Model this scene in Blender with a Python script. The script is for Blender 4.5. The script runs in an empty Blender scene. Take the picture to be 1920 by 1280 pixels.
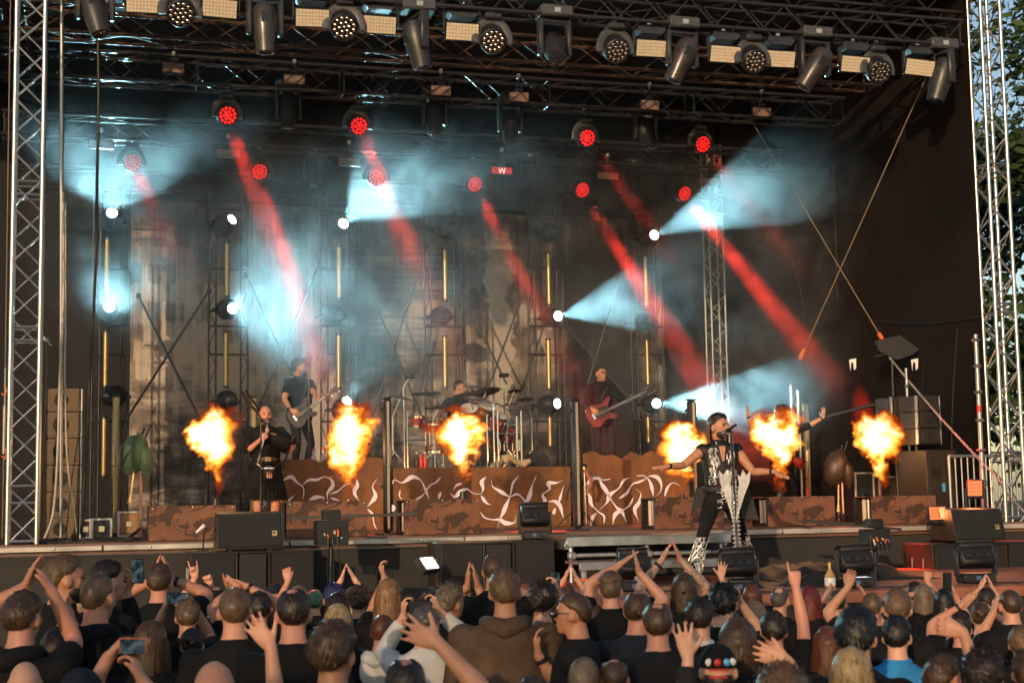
import bpy, math, random
import numpy as np
from mathutils import Vector, Matrix, Quaternion
R = math.radians
rng = random.Random(11)
sc = bpy.context.scene
COL = sc.collection
# ------------------------------------------------------------------ camera
FPX = 2800.0                      # focal length in pixels of the 1920 wide photograph
YAW, PITCH, ROLL = R(16.0), math.atan(295 / 2800), R(0.95)
CAM = Vector((0, 0, 2.25))
_w = Vector((math.sin(YAW) * math.cos(PITCH), math.cos(YAW) * math.cos(PITCH), math.sin(PITCH)))
_r = Vector((math.cos(YAW), -math.sin(YAW), 0))
_u = _r.cross(_w)
RT = _r * math.cos(ROLL) - _u * math.sin(ROLL)
UP = _u * math.cos(ROLL) + _r * math.sin(ROLL)
FW = _w
cam_d = bpy.data.cameras.new('camera')
cam = bpy.data.objects.new('camera', cam_d); COL.objects.link(cam)
cam_d.sensor_width = 36; cam_d.lens = FPX / 1920 * 36
cam_d.clip_start = 0.1; cam_d.clip_end = 900
cam.matrix_world = Matrix(((RT.x, UP.x, -FW.x, CAM.x), (RT.y, UP.y, -FW.y, CAM.y), (RT.z, UP.z, -FW.z, CAM.z), (0, 0, 0, 1)))
cam_d.dof.use_dof = True; cam_d.dof.focus_distance = 17.5; cam_d.dof.aperture_fstop = 4.5
sc.camera = cam
# ------------------------------------------------------------------ sky, sun, exposure
SUN_EL = R(12.0); SUN_D = Vector((0.52, 0.855, 0))      # horizontal travel of the light
world = bpy.data.worlds.new('World'); sc.world = world; world.use_nodes = True
wn = world.node_tree; bg = wn.nodes['Background']
sky = wn.nodes.new('ShaderNodeTexSky'); sky.sky_type = 'NISHITA'; sky.sun_disc = False
sky.sun_elevation = SUN_EL
_from = -SUN_D.normalized()
sky.sun_rotation = math.atan2(_from.x, _from.y)
wn.links.new(sky.outputs[0], bg.inputs[0]); bg.inputs[1].default_value = 0.145
sl = bpy.data.lights.new('sun', 'SUN'); sl.energy = 3.0; sl.angle = R(0.6); sl.color = (1.0, 0.68, 0.40)
so = bpy.data.objects.new('sun', sl); COL.objects.link(so)
_sd = Vector((SUN_D.x * math.cos(SUN_EL), SUN_D.y * math.cos(SUN_EL), -math.sin(SUN_EL)))
so.rotation_euler = _sd.to_track_quat('-Z', 'Y').to_euler(); so.location = (-10, -15, 12)
sc.view_settings.view_transform = 'Standard'; sc.view_settings.look = 'None'
sc.view_settings.exposure = 0.0; sc.view_settings.gamma = 1.0; sc.view_settings.use_curve_mapping = False
sc.render.engine = 'CYCLES'
cy = sc.cycles
cy.use_denoising = True
try: cy.denoiser = 'OPENIMAGEDENOISE'
except Exception: pass
cy.max_bounces = 5; cy.diffuse_bounces = 2; cy.glossy_bounces = 3; cy.transmission_bounces = 4
cy.volume_bounces = 0; cy.transparent_max_bounces = 12
cy.caustics_reflective = False; cy.caustics_refractive = False
cy.sample_clamp_indirect = 4.0
cy.volume_max_steps = 256
cy.use_adaptive_sampling = True; cy.adaptive_threshold = .055; cy.adaptive_min_samples = 20

# ------------------------------------------------------------------ pixel <-> place
def ray(px, py): return FW + RT * ((px - 960) / FPX) + UP * ((640 - py) / FPX)
def W(px, py, zc): return CAM + ray(px, py) * zc            # at a distance along the view
def PY(px, py, y):
    d = ray(px, py); return CAM + d * (y / d.y)             # on the stage plane y
def PZ(px, py, z):
    d = ray(px, py); return CAM + d * ((z - CAM.z) / d.z)   # on the floor z
def PX(px, py, x):
    d = ray(px, py); return CAM + d * (x / d.x)
def idir(ix, iy, toward=0.0):                               # direction: image right, image up, towards viewer
    return (RT * ix + UP * iy - FW * toward).normalized()
TAU = math.tau

# ------------------------------------------------------------------ mesh collector
class MB:
    def __init__(s, xf=None): s.v = []; s.f = []; s.m = []; s.x = xf; s.mi = 0
    def add(s, vs, fs):
        b = len(s.v)
        if s.x is not None: s.v.extend([s.x @ Vector(p) for p in vs])
        else: s.v.extend([Vector(p) for p in vs])
        for f in fs: s.f.append([b + i for i in f]); s.m.append(s.mi)
        return s
    def box(s, c, size, rot=None, ch=0.0):
        hx, hy, hz = size[0] / 2, size[1] / 2, size[2] / 2
        c = Vector(c)
        if ch <= 0:
            P = [Vector((x * hx, y * hy, z * hz)) for z in (-1, 1) for y in (-1, 1) for x in (-1, 1)]
            fs = [(0, 2, 3, 1), (4, 5, 7, 6), (0, 1, 5, 4), (2, 6, 7, 3), (0, 4, 6, 2), (1, 3, 7, 5)]
        else:
            ch = min(ch, hx * .9, hy * .9, hz * .9)
            P = []; idx = {}
            for sx in (-1, 1):
                for sy in (-1, 1):
                    for sz in (-1, 1):
                        idx[(sx, sy, sz)] = len(P)
                        P += [Vector((sx * hx, sy * (hy - ch), sz * (hz - ch))), Vector((sx * (hx - ch), sy * hy, sz * (hz - ch))), Vector((sx * (hx - ch), sy * (hy - ch), sz * hz))]
            fs = []
            I = lambda a, k: idx[a] + k
            for sx in (-1, 1): fs.append([I((sx, -1, -1), 0), I((sx, 1, -1), 0), I((sx, 1, 1), 0), I((sx, -1, 1), 0)][::sx])
            for sy in (-1, 1): fs.append([I((-1, sy, -1), 1), I((1, sy, -1), 1), I((1, sy, 1), 1), I((-1, sy, 1), 1)][::-sy])
            for sz in (-1, 1): fs.append([I((-1, -1, sz), 2), I((1, -1, sz), 2), I((1, 1, sz), 2), I((-1, 1, sz), 2)][::sz])
            for a in (-1, 1):
                for b in (-1, 1):
                    fs.append([I((a, b, -1), 0), I((a, b, -1), 1), I((a, b, 1), 1), I((a, b, 1), 0)][::a * b])
                    fs.append([I((a, -1, b), 0), I((a, -1, b), 2), I((a, 1, b), 2), I((a, 1, b), 0)][::-a * b])
                    fs.append([I((-1, a, b), 1), I((-1, a, b), 2), I((1, a, b), 2), I((1, a, b), 1)][::a * b])
                    for d in (-1, 1): fs.append([I((a, b, d), 0), I((a, b, d), 1), I((a, b, d), 2)][::a * b * d])
        if rot is not None: P = [rot @ p for p in P]
        return s.add([p + c for p in P], fs)
    def tube(s, pts, rad, n=8, cap=True, asp=None, up=None):
        pts = [Vector(p) for p in pts]
        if not isinstance(rad, (list, tuple)): rad = [rad] * len(pts)
        T = []
        for i in range(len(pts)):
            a = pts[max(i - 1, 0)]; b = pts[min(i + 1, len(pts) - 1)]
            d = b - a; T.append(d.normalized() if d.length > 1e-9 else Vector((0, 0, 1)))
        ref = Vector(up) if up is not None else (Vector((0, 0, 1)) if abs(T[0].z) < .9 else Vector((1, 0, 0)))
        N = (ref - T[0] * ref.dot(T[0])).normalized()
        vs = []
        for i, p in enumerate(pts):
            if i:
                N = N - T[i] * N.dot(T[i]); N = N.normalized() if N.length > 1e-6 else T[i].orthogonal().normalized()
            B = T[i].cross(N); r = rad[i]
            ra, rb = (r if isinstance(r, (tuple, list)) else (r, r))
            for k in range(n):
                t = TAU * k / n; vs.append(p + N * (math.cos(t) * ra) + B * (math.sin(t) * rb))
        fs = []
        for i in range(len(pts) - 1):
            for k in range(n):
                a = i * n + k; b = i * n + (k + 1) % n; fs.append((a, b, b + n, a + n))
        if cap:
            fs.append(tuple(range(n))[::-1]); fs.append(tuple(range((len(pts) - 1) * n, len(pts) * n)))
        return s.add(vs, fs)
    def ell(s, c, r, rot=None, nu=14, nv=9):
        c = Vector(c); P = [Vector((0, 0, -r[2]))]
        for j in range(1, nv):
            ph = -math.pi / 2 + math.pi * j / nv
            for i in range(nu):
                t = TAU * i / nu; P.append(Vector((r[0] * math.cos(ph) * math.cos(t), r[1] * math.cos(ph) * math.sin(t), r[2] * math.sin(ph))))
        P.append(Vector((0, 0, r[2]))); L = len(P) - 1
        fs = [(0, 1 + (i + 1) % nu, 1 + i) for i in range(nu)]
        for j in range(nv - 2):
            for i in range(nu):
                a = 1 + j * nu + i; b = 1 + j * nu + (i + 1) % nu; fs.append((a, b, b + nu, a + nu))
        fs += [(L, L - nu + i, L - nu + (i + 1) % nu) for i in range(nu)]
        if rot is not None: P = [rot @ p for p in P]
        return s.add([p + c for p in P], fs)
    def lathe(s, prof, n=16, c=(0, 0, 0), rot=None, caps=True):     # prof: (radius, z)
        c = Vector(c); P = []
        for (r, z) in prof:
            for k in range(n):
                t = TAU * k / n; P.append(Vector((r * math.cos(t), r * math.sin(t), z)))
        fs = []
        for j in range(len(prof) - 1):
            for k in range(n):
                a = j * n + k; b = j * n + (k + 1) % n; fs.append((a, b, b + n, a + n))
        if caps: fs.append(tuple(range(n))[::-1]); fs.append(tuple(range((len(prof) - 1) * n, len(prof) * n)))
        if rot is not None: P = [rot @ p for p in P]
        return s.add([p + c for p in P], fs)
    def prism(s, poly, thick, o, ax, ay):                            # 2d outline given a depth
        o = Vector(o); ax = Vector(ax).normalized(); ay = Vector(ay).normalized(); nz = ax.cross(ay)
        n = len(poly)
        P = [o + ax * p[0] + ay * p[1] + nz * (thick / 2) for p in poly] + [o + ax * p[0] + ay * p[1] - nz * (thick / 2) for p in poly]
        fs = [tuple(range(n)), tuple(range(n, 2 * n))[::-1]] + [(i, i + n, (i + 1) % n + n, (i + 1) % n) for i in range(n)]
        return s.add(P, fs)
    def mesh(s, name, off=None):
        me = bpy.data.meshes.new(name)
        vs = s.v if off is None else [p - off for p in s.v]
        me.from_pydata([tuple(p) for p in vs], [], s.f)
        return me

def root_loc(o):
    while o.parent is not None: o = o.parent
    return Vector(o.location)
def link(o, parent=None):
    COL.objects.link(o)
    if parent is not None: o.parent = parent
    return o
def setmats(me, mats):
    for m in (mats if isinstance(mats, (list, tuple)) else [mats]): me.materials.append(m)
def part(name, mb, mats, parent=None, smooth=True, ang=38):
    off = root_loc(parent) if parent is not None else None
    me = mb.mesh(name, off)
    setmats(me, mats)
    n = len(me.polygons)
    if isinstance(mats, (list, tuple)) and n: me.polygons.foreach_set('material_index', mb.m)
    if smooth and n:
        me.polygons.foreach_set('use_smooth', [True] * n)
        if ang: me.set_sharp_from_angle(angle=R(ang))
    return link(bpy.data.objects.new(name, me), parent)
def tag(o, label=None, cat=None, group=None, kind=None):
    if label: o['label'] = label
    if cat: o['category'] = cat
    if group: o['group'] = group
    if kind: o['kind'] = kind
    return o
def thing(name, label, cat, loc=(0, 0, 0), group=None):
    o = bpy.data.objects.new(name, None); o.empty_display_size = .1; o.location = loc
    COL.objects.link(o); return tag(o, label, cat, group)
def solo(name, mb, mats, label, cat, group=None, smooth=True, ang=38, loc=None):   # a thing that is one mesh, origin at its base
    if loc is None:
        zs = min(p.z for p in mb.v); loc = Vector((sum(p.x for p in mb.v) / len(mb.v), sum(p.y for p in mb.v) / len(mb.v), zs))
    o = part(name, MB(), mats, None); bpy.data.meshes.remove(o.data) if False else None
    me = mb.mesh(name, Vector(loc)); setmats(me, mats); n = len(me.polygons)
    if isinstance(mats, (list, tuple)): me.polygons.foreach_set('material_index', mb.m)
    if smooth:
        me.polygons.foreach_set('use_smooth', [True] * n)
        if ang: me.set_sharp_from_angle(angle=R(ang))
    old = o.data; o.data = me; bpy.data.meshes.remove(old); o.location = loc
    return tag(o, label, cat, group)
def struct(name, mb, mats, smooth=False, kind='structure'):
    return tag(part(name, mb, mats, None, smooth), kind=kind)
_unit = {}
def rod(name, p0, p1, r, mat, parent=None, n=8):                      # straight bar: shared mesh, its own object
    key = (mat.name, n)
    if key not in _unit:
        mb = MB().tube([(0, 0, 0), (0, 0, 1)], 1.0, n); me = mb.mesh('bar'); setmats(me, mat)
        me.polygons.foreach_set('use_smooth', [True] * len(me.polygons)); me.set_sharp_from_angle(angle=R(50)); _unit[key] = me
    p0 = Vector(p0); p1 = Vector(p1); d = p1 - p0
    o = bpy.data.objects.new(name, _unit[key])
    o.rotation_mode = 'QUATERNION'; o.rotation_quaternion = d.to_track_quat('Z', 'Y')
    o.location = p0 - (root_loc(parent) if parent is not None else Vector())
    o.scale = (r, r, d.length)
    return link(o, parent)
def frame(o, zdir, xhint=(1, 0, 0)):                                  # matrix whose local Z is zdir
    z = Vector(zdir).normalized(); x = Vector(xhint); x = x - z * x.dot(z)
    x = x.normalized() if x.length > 1e-6 else z.orthogonal().normalized()
    y = z.cross(x); o = Vector(o)
    return Matrix(((x.x, y.x, z.x, o.x), (x.y, y.y, z.y, o.y), (x.z, y.z, z.z, o.z), (0, 0, 0, 1)))

# ------------------------------------------------------------------ materials
def newmat(name):
    m = bpy.data.materials.new(name); m.use_nodes = True; return m, m.node_tree, m.node_tree.nodes['Principled BSDF']
def nd(nt, typ, **kw):
    n = nt.nodes.new(typ)
    for k, v in kw.items():
        if k.startswith('i_'): n.inputs[int(k[2:]) if k[2:].isdigit() else k[2:]].default_value = v
        else: setattr(n, k, v)
    return n
def noise(nt, scale, detail=3, rough=.55, vec=None, dist=0):
    n = nd(nt, 'ShaderNodeTexNoise'); n.inputs['Scale'].default_value = scale; n.inputs['Detail'].default_value = detail
    n.inputs['Roughness'].default_value = rough; n.inputs['Distortion'].default_value = dist
    if vec is not None: nt.links.new(vec, n.inputs['Vector'])
    return n
def ramp(nt, fac, stops):
    r = nd(nt, 'ShaderNodeValToRGB'); e = r.color_ramp.elements
    while len(e) < len(stops): e.new(.5)
    for k, (p, c) in enumerate(stops): e[k].position = p; e[k].color = (*c, 1) if len(c) == 3 else c
    nt.links.new(fac, r.inputs[0]); return r
def coords(nt, which='Object', scale=(1, 1, 1), rot=(0, 0, 0)):
    tc = nd(nt, 'ShaderNodeTexCoord'); mp = nd(nt, 'ShaderNodeMapping'); mp.inputs['Scale'].default_value = scale; mp.inputs['Rotation'].default_value = rot
    nt.links.new(tc.outputs[which], mp.inputs[0]); return mp.outputs[0]
def mathn(nt, op, a, b=None, c=None, clamp=False):
    n = nd(nt, 'ShaderNodeMath', operation=op, use_clamp=clamp)
    for i, q in enumerate((a, b, c)):
        if q is None: continue
        if isinstance(q, (int, float)): n.inputs[i].default_value = q
        else: nt.links.new(q, n.inputs[i])
    return n.outputs[0]
MATS = {}
def pm(name, col, rough=.6, metal=0.0, var=.25, vs=4.0, bump=0.0, bs=40.0, stretch=(1, 1, 1), rvar=.15, emis=None, col2=None, sheen=0, spec=None):
    if name in MATS: return MATS[name]
    m, nt, b = newmat(name); v = coords(nt, 'Object', stretch)
    n = noise(nt, vs, 5, .6, v)
    c2 = col2 if col2 else tuple(c * (1 - var) for c in col)
    rp = ramp(nt, n.outputs[0], [(.32, c2), (.68, tuple(min(1, c * (1 + var * .5)) for c in col))])
    nt.links.new(rp.outputs[0], b.inputs['Base Color'])
    b.inputs['Metallic'].default_value = metal
    mr = nd(nt, 'ShaderNodeMapRange'); mr.inputs[3].default_value = max(0.03, rough - rvar); mr.inputs[4].default_value = min(1, rough + rvar)
    nt.links.new(n.outputs[0], mr.inputs[0]); nt.links.new(mr.outputs[0], b.inputs['Roughness'])
    if spec is not None: b.inputs['Specular IOR Level'].default_value = spec
    if sheen: b.inputs['Sheen Weight'].default_value = sheen
    if bump:
        n2 = noise(nt, bs, 4, .6, v); bp = nd(nt, 'ShaderNodeBump'); bp.inputs['Strength'].default_value = bump; bp.inputs['Distance'].default_value = .02
        nt.links.new(n2.outputs[0], bp.inputs['Height']); nt.links.new(bp.outputs[0], b.inputs['Normal'])
    if emis: b.inputs['Emission Color'].default_value = (*emis[0], 1); b.inputs['Emission Strength'].default_value = emis[1]
    MATS[name] = m; return m
ALU = pm('aluminium', (.62, .60, .57), .38, 1.0, .18, 9)
ALU_DULL = pm('dull aluminium', (.52, .52, .52), .5, .9, .3, 7)
STEEL = pm('galvanised steel', (.45, .45, .44), .45, .9, .3, 12)
CHROME = pm('chrome', (.8, .8, .8), .12, 1.0, .1, 6, rvar=.05)
BLACKT = pm('black truss paint', (.035, .035, .037), .38, .3, .35, 9)
RUSTT = pm('dusty truss paint', (.10, .055, .035), .5, .3, .35, 9)
BLACKP = pm('black plastic', (.013, .0135, .015), .42, 0, .3, 10)
GREYP = pm('dark grey plastic', (.026, .027, .030), .40, 0, .3, 10)
MIDGREY = pm('mid grey plastic', (.06, .061, .064), .45, 0, .3, 10)
RUBBER = pm('black rubber', (.010, .010, .010), .6, 0, .3, 14)
DRAPE = pm('black molton drape', (.012, .0125, .014), .9, 0, .4, 1.2, .25, 60)
DRAPE_BR = pm('dusty brown black tarpaulin', (.011, .0072, .0056), .9, 0, .45, .55, .3, 6, col2=(.0055, .0043, .004), spec=.2)
SPKBRN = pm('brown speaker paint', (.030, .018, .011), .55, 0, .25, 18, .15, 160)
GRILLE = pm('black speaker grille', (.009, .009, .0095), .75, 0, .2, 50, .3, 300)
WHITEP = pm('white plastic', (.75, .75, .74), .4, 0, .1, 6)
CORDM = pm('cord sheath black', (.02, .02, .02), .5, 0, .3, 20)
STRAP = pm('sand coloured strap', (.22, .16, .11), .8, 0, .25, 30)
ORANGE = pm('orange ratchet', (.75, .16, .03), .5, 0, .25, 20)
REDP = pm('red plastic', (.6, .03, .02), .4, 0, .2, 20)
WOODBRN = pm('raw wood', (.30, .17, .08), .6, 0, .35, 8, .15, 30, (1, 1, 6))
def emit(name, col, st):
    if name in MATS: return MATS[name]
    m, nt, b = newmat(name); b.inputs['Base Color'].default_value = (*[c * .5 for c in col], 1); b.inputs['Emission Color'].default_value = (*col, 1); b.inputs['Emission Strength'].default_value = st
    MATS[name] = m; return m
ORD = ['first', 'second', 'third', 'fourth', 'fifth', 'sixth', 'seventh', 'eighth', 'ninth', 'tenth', 'eleventh', 'twelfth']
# ================================================================== ground, stage floor, roof, drapes
STZ, THZ = 1.85, 1.335            # main stage floor, lower thrust platform
FRONT = 16.8                      # front edge of the main stage (y)
BACK = 25.5
GROUND = pm('trampled grass', (.055, .06, .03), .9, 0, .5, .8, .5, 14, col2=(.07, .055, .035))
mb = MB(); N = 24
vs = []; fs = []
for j in range(N + 1):
    for i in range(N + 1):
        x = -300 + 600 * i / N; y = -300 + 600 * j / N; vs.append((x, y, 0.0))
for j in range(N):
    for i in range(N): a = j * (N + 1) + i; fs.append((a, a + 1, a + N + 2, a + N + 1))
mb.add(vs, fs); struct('ground', mb, GROUND)
STAGEFLOOR = pm('worn brown stage plywood', (.16, .085, .055), .55, 0, .35, 2.5, .1, 40, (1, 4, 1))
mb = MB().box((4.2, (FRONT + .004 + BACK + 1) / 2, STZ - .06), (16, BACK + 1 - FRONT, .12)); struct('stage_floor', mb, STAGEFLOOR)
# skirt of black cloth below the stage edge, with soft folds
SKIRT = pm('charcoal stage skirt cloth', (.022, .022, .023), .85, 0, .45, 1.6, .35, 22, (1, 1, 5), col2=(.034, .028, .022))
def drape(x0, x1, z0, z1, y, amp, wav, nx, nz=6, along='x', seed=0):
    q = random.Random(seed); ph = [q.uniform(0, 6) for _ in range(4)]
    vs = []; fs = []
    for j in range(nz + 1):
        for i in range(nx + 1):
            t = i / nx; x = x0 + (x1 - x0) * t; z = z0 + (z1 - z0) * j / nz
            k = amp * (math.sin(x * wav + ph[0] + .4 * math.sin(z * 1.3 + ph[3])) * .6 + math.sin(x * wav * 2.3 + ph[1]) * .3 + math.sin(x * wav * .37 + z * .8 + ph[2]) * .6)
            vs.append((x, y + k, z) if along == 'x' else (y + k, x, z))
    for j in range(nz):
        for i in range(nx): a = j * (nx + 1) + i; fs.append((a, a + 1, a + nx + 2, a + nx + 1))
    return MB().add(vs, fs)
t = tag(part('stage_skirt', drape(-3.8, 12.2, 0.0, STZ - .13, FRONT + .05, .012, 3.5, 160, 8, seed=3), SKIRT), 'charcoal cloth skirt hanging below the front edge of the main stage', 'skirt')
TRIM = pm('pale edge trim', (.55, .50, .44), .5, .5, .3, 3)
mb = MB(); 
trim = thing('edge_trim', 'pale metal trim strip screwed along the front edge of the main stage', 'trim', (4, FRONT, STZ - .1))
for k in range(8):
    x0 = -3.8 + 2 * k
    part('trim_length', MB().box((x0 + 1, FRONT - .03, STZ - .05), (1.985, .05, .06), ch=.008), TRIM, trim)
    for j in range(2): part('screw', MB().lathe([(.012, 0), (.012, .006), (.006, .01)], 8, (x0 + .5 + j, FRONT - .056, STZ - .05), Matrix.Rotation(R(90), 3, 'X')), CHROME, trim)
# lower thrust platform in front of the stage
THRUST = pm('terracotta thrust deck', (.33, .115, .07), .55, 0, .3, 2.2, .15, 60, (1, 3, 1))
TX0 = PZ(985, 1105, THZ).x
th = struct('thrust_platform', MB().box(((TX0 + 13) / 2, (12.75 + FRONT - .35) / 2, THZ - .05), (13 - TX0, FRONT - .35 - 12.75, .1)), THRUST)
part('skirt', drape(TX0, 13, 0, THZ - .1, 12.80, .01, 4, 100, 5, seed=9), SKIRT, th)
TAPE = pm('worn white tape', (.6, .55, .5), .6, 0, .5, 9)
for k, (a, b, c, d) in enumerate([(1090, 1093, 1285, 1090), (1430, 1100, 1530, 1103), (1640, 1095, 1740, 1097), (1010, 1088, 1080, 1090)]):
    p = PZ(a, b, THZ); q = PZ(c, d, THZ); dd = (q - p); nn = Vector((-dd.y, dd.x, 0)).normalized() * .02
    part('tape_line', MB().add([p + nn + Vector((0, 0, .004)), p - nn + Vector((0, 0, .004)), q - nn + Vector((0, 0, .004)), q + nn + Vector((0, 0, .004))], [(0, 1, 2, 3)]), TAPE, th)
# back wall, right wall, roof: black tarpaulins
struct('back_drape', drape(-5, 11.6, STZ, 9.4, BACK + .35, .03, 4.0, 260, 10, seed=5), DRAPE)
struct('side_drape', drape(17.25, BACK + .2, 1.0, 9.4, 11.45, .022, 2.6, 120, 16, 'y', seed=6), DRAPE_BR)
struct('stage_roof', MB().box((3.9, 21.3, 9.25), (16.5, 9.6, .08)), DRAPE)
# seams and cord marks on the side tarpaulin
# wing drape at the left edge
tag(part('wing_drape', drape(-3.4, -1.02, 0, 9.4, 17.75, .03, 6, 60, 8, seed=8), pm('olive brown wing cloth', (.05, .037, .016), .85, 0, .4, 1.2, .2, 30)), 'olive brown cloth hanging behind the left stage tower', 'drape')

# ------------------------------------------------------------------ painted backdrop
m, nt, b = newmat('painted ruin backdrop'); BD = m
def bd():
    tc = nd(nt, 'ShaderNodeTexCoord'); sx = nd(nt, 'ShaderNodeSeparateXYZ'); nt.links.new(tc.outputs['Object'], sx.inputs[0])
    wz = noise(nt, 1.3, 5, .65, tc.outputs['Object'], .4); wz2 = noise(nt, 1.9, 4, .7, coords(nt, 'Object', (3.0, 1, .35)), .2)
    X = mathn(nt, 'ADD', sx.outputs[0], mathn(nt, 'MULTIPLY', mathn(nt, 'SUBTRACT', wz.outputs[0], .5), 1.1))
    Z = mathn(nt, 'ADD', mathn(nt, 'ADD', sx.outputs[2], mathn(nt, 'MULTIPLY', mathn(nt, 'SUBTRACT', wz2.outputs[0], .5), 2.6)), mathn(nt, 'MULTIPLY', mathn(nt, 'SUBTRACT', wz.outputs[0], .5), .8))
    def band(val, c, w): return mathn(nt, 'SUBTRACT', 1.0, mathn(nt, 'DIVIDE', mathn(nt, 'ABSOLUTE', mathn(nt, 'SUBTRACT', val, c)), w), clamp=True)
    def blob(cx, cz, wx, wz, g, sharp=1.0):
        k = mathn(nt, 'MULTIPLY', mathn(nt, 'MULTIPLY', band(X, cx, wx), sharp, clamp=True), mathn(nt, 'MULTIPLY', band(Z, cz, wz), sharp, clamp=True)); return mathn(nt, 'MULTIPLY', k, g)
    big = noise(nt, .75, 6, .6, coords(nt, 'Object', (1, 1, 1.3)), .5)                    # cloud masses
    cloud = noise(nt, 1.5, 6, .62, coords(nt, 'Object', (.7, 1, 2.6), (0, R(14), 0)), 1.1) # brushed cloud edges
    drip = noise(nt, 2.2, 4, .7, coords(nt, 'Object', (3.6, 1, .16)), .15)                # falling streaks
    slab = noise(nt, 1.6, 4, .75, coords(nt, 'Object', (.30, 1, 9.0)), .1)                # sideways torn strips
    br = nd(nt, 'ShaderNodeTexBrick'); br.inputs['Scale'].default_value = 1.7; br.inputs['Mortar Size'].default_value = .0; br.inputs['Color1'].default_value = (0, 0, 0, 1); br.inputs['Color2'].default_value = (1, 1, 1, 1); br.offset = .37
    mpb = nd(nt, 'ShaderNodeMapping'); mpb.inputs['Rotation'].default_value = (R(90), 0, 0); mpb.inputs['Scale'].default_value = (2.1, 1, .45)
    wob = nd(nt, 'ShaderNodeVectorMath', operation='ADD'); nt.links.new(tc.outputs['Object'], wob.inputs[0]); sc_ = nd(nt, 'ShaderNodeVectorMath', operation='SCALE'); nt.links.new(drip.outputs['Color'], sc_.inputs[0]); sc_.inputs['Scale'].default_value = .35; nt.links.new(sc_.outputs[0], wob.inputs[1])
    nt.links.new(wob.outputs[0], mpb.inputs[0]); nt.links.new(mpb.outputs[0], br.inputs['Vector'])
    ruin = mathn(nt, 'ADD', mathn(nt, 'MULTIPLY', drip.outputs[0], .75), mathn(nt, 'MULTIPLY', br.outputs[0], .22))
    wr = mathn(nt, 'MULTIPLY', band(Z, 3.9, 2.1), 1.6, clamp=True)
    mixv = nd(nt, 'ShaderNodeMix', data_type='FLOAT'); nt.links.new(wr, mixv.inputs[0]); nt.links.new(cloud.outputs[0], mixv.inputs[2]); nt.links.new(ruin, mixv.inputs[3])
    torn = mathn(nt, 'MULTIPLY', mathn(nt, 'MULTIPLY', band(X, .05, .95), 2.5, clamp=True), mathn(nt, 'MULTIPLY', band(Z, 3.9, 1.3), 2.0, clamp=True))
    mix2 = nd(nt, 'ShaderNodeMix', data_type='FLOAT'); nt.links.new(torn, mix2.inputs[0]); nt.links.new(mixv.outputs[0], mix2.inputs[2]); nt.links.new(slab.outputs[0], mix2.inputs[3])
    a = mathn(nt, 'ADD', mathn(nt, 'MULTIPLY', big.outputs[0], .70), mathn(nt, 'MULTIPLY', mix2.outputs[0], .85))
    for args in [(-3.3, 2.9, 1.7, 1.5, .34), (-3.0, 4.2, 1.2, .8, .10), (.0, 3.9, .8, 1.2, .20), (-1.75, 1.75, .62, 1.0, .44, 1.6), (1.62, 3.0, .26, 2.3, .42, 3.0), (2.35, 3.5, .55, .5, .26), (.2, 1.7, 1.2, .7, .14), (-3.6, .7, 1.6, .8, -.20), (2.6, 1.3, .7, 1.3, -.16), (3.6, 2.5, 1.0, 3.0, -.35, 2.0), (-.9, 3.6, .5, 2.0, -.22), (-2.4, 1.2, .5, .6, .14)]: a = mathn(nt, 'ADD', a, blob(*args))
    rp = ramp(nt, a, [(.54, (.022, .018, .017)), (.68, (.085, .068, .060)), (.82, (.26, .21, .175)), (.97, (.60, .52, .44))])
    gr = noise(nt, 26, 3, .6, coords(nt, 'Object', (1, 1, .6))); mg = nd(nt, 'ShaderNodeMix', data_type='RGBA', blend_type='MULTIPLY'); mg.inputs[0].default_value = .35; nt.links.new(rp.outputs[0], mg.inputs[6]); nt.links.new(ramp(nt, gr.outputs[0], [(.35, (.45, .45, .45)), (.62, (1, 1, 1))]).outputs[0], mg.inputs[7])
    nt.links.new(mg.outputs[2], b.inputs['Base Color']); b.inputs['Roughness'].default_value = .8
bd()
bx0 = PY(240, 600, BACK).x; bx1 = PY(1245, 600, BACK).x; bz1 = PY(700, 392, BACK).z
bdm = drape(bx0, bx1, STZ + .02, bz1, BACK, .018, 3.1, 160, 24, seed=12)
bmid = Vector(((bx0 + bx1) / 2, BACK, STZ + .02))
solo('painted_backdrop', bdm, BD, 'tall painted backdrop of dark ruins and clouds behind the band', 'backdrop', loc=bmid, ang=0)

# ------------------------------------------------------------------ truss work
def truss(name, label, p0, p1, w, h, mat, pitch=.5, group=None, cr=.025, br=.011, cat='truss', sides=(0, 1, 2, 3), upv=(0, 0, 1), conn=()):
    p0 = Vector(p0); p1 = Vector(p1); a = (p1 - p0); L = a.length; a.normalize()
    u = Vector(upv); s = a.cross(u).normalized(); u = s.cross(a)
    t = thing(name, label, cat, p0, group)
    C = [s * (w / 2 * i) + u * (h / 2 * j) for (i, j) in ((-1, -1), (1, -1), (1, 1), (-1, 1))]
    for c in C: rod('chord', p0 + c, p1 + c, cr, mat, t, 10)
    nseg = max(2, int(round(L / pitch)))
    for k in sides:
        A, B = C[k], C[(k + 1) % 4]
        for i in range(nseg):
            q0 = p0 + a * (L * i / nseg); q1 = p0 + a * (L * (i + 1) / nseg)
            if (i + k) % 2: rod('brace', q0 + A, q1 + B, br, mat, t, 6)
            else: rod('brace', q0 + B, q1 + A, br, mat, t, 6)
    for f in (0.004, .996) + tuple(conn):
        for k in range(4): rod('end_bar', p0 + a * (L * f) + C[k], p0 + a * (L * f) + C[(k + 1) % 4], br * 1.25, mat, t, 6)
    return t
def tower_at(px0, py0, px1, py1, y):  # axis points bottom/top on plane y
    return PY(px0, py0, y), PY(px1, py1, y)
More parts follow.
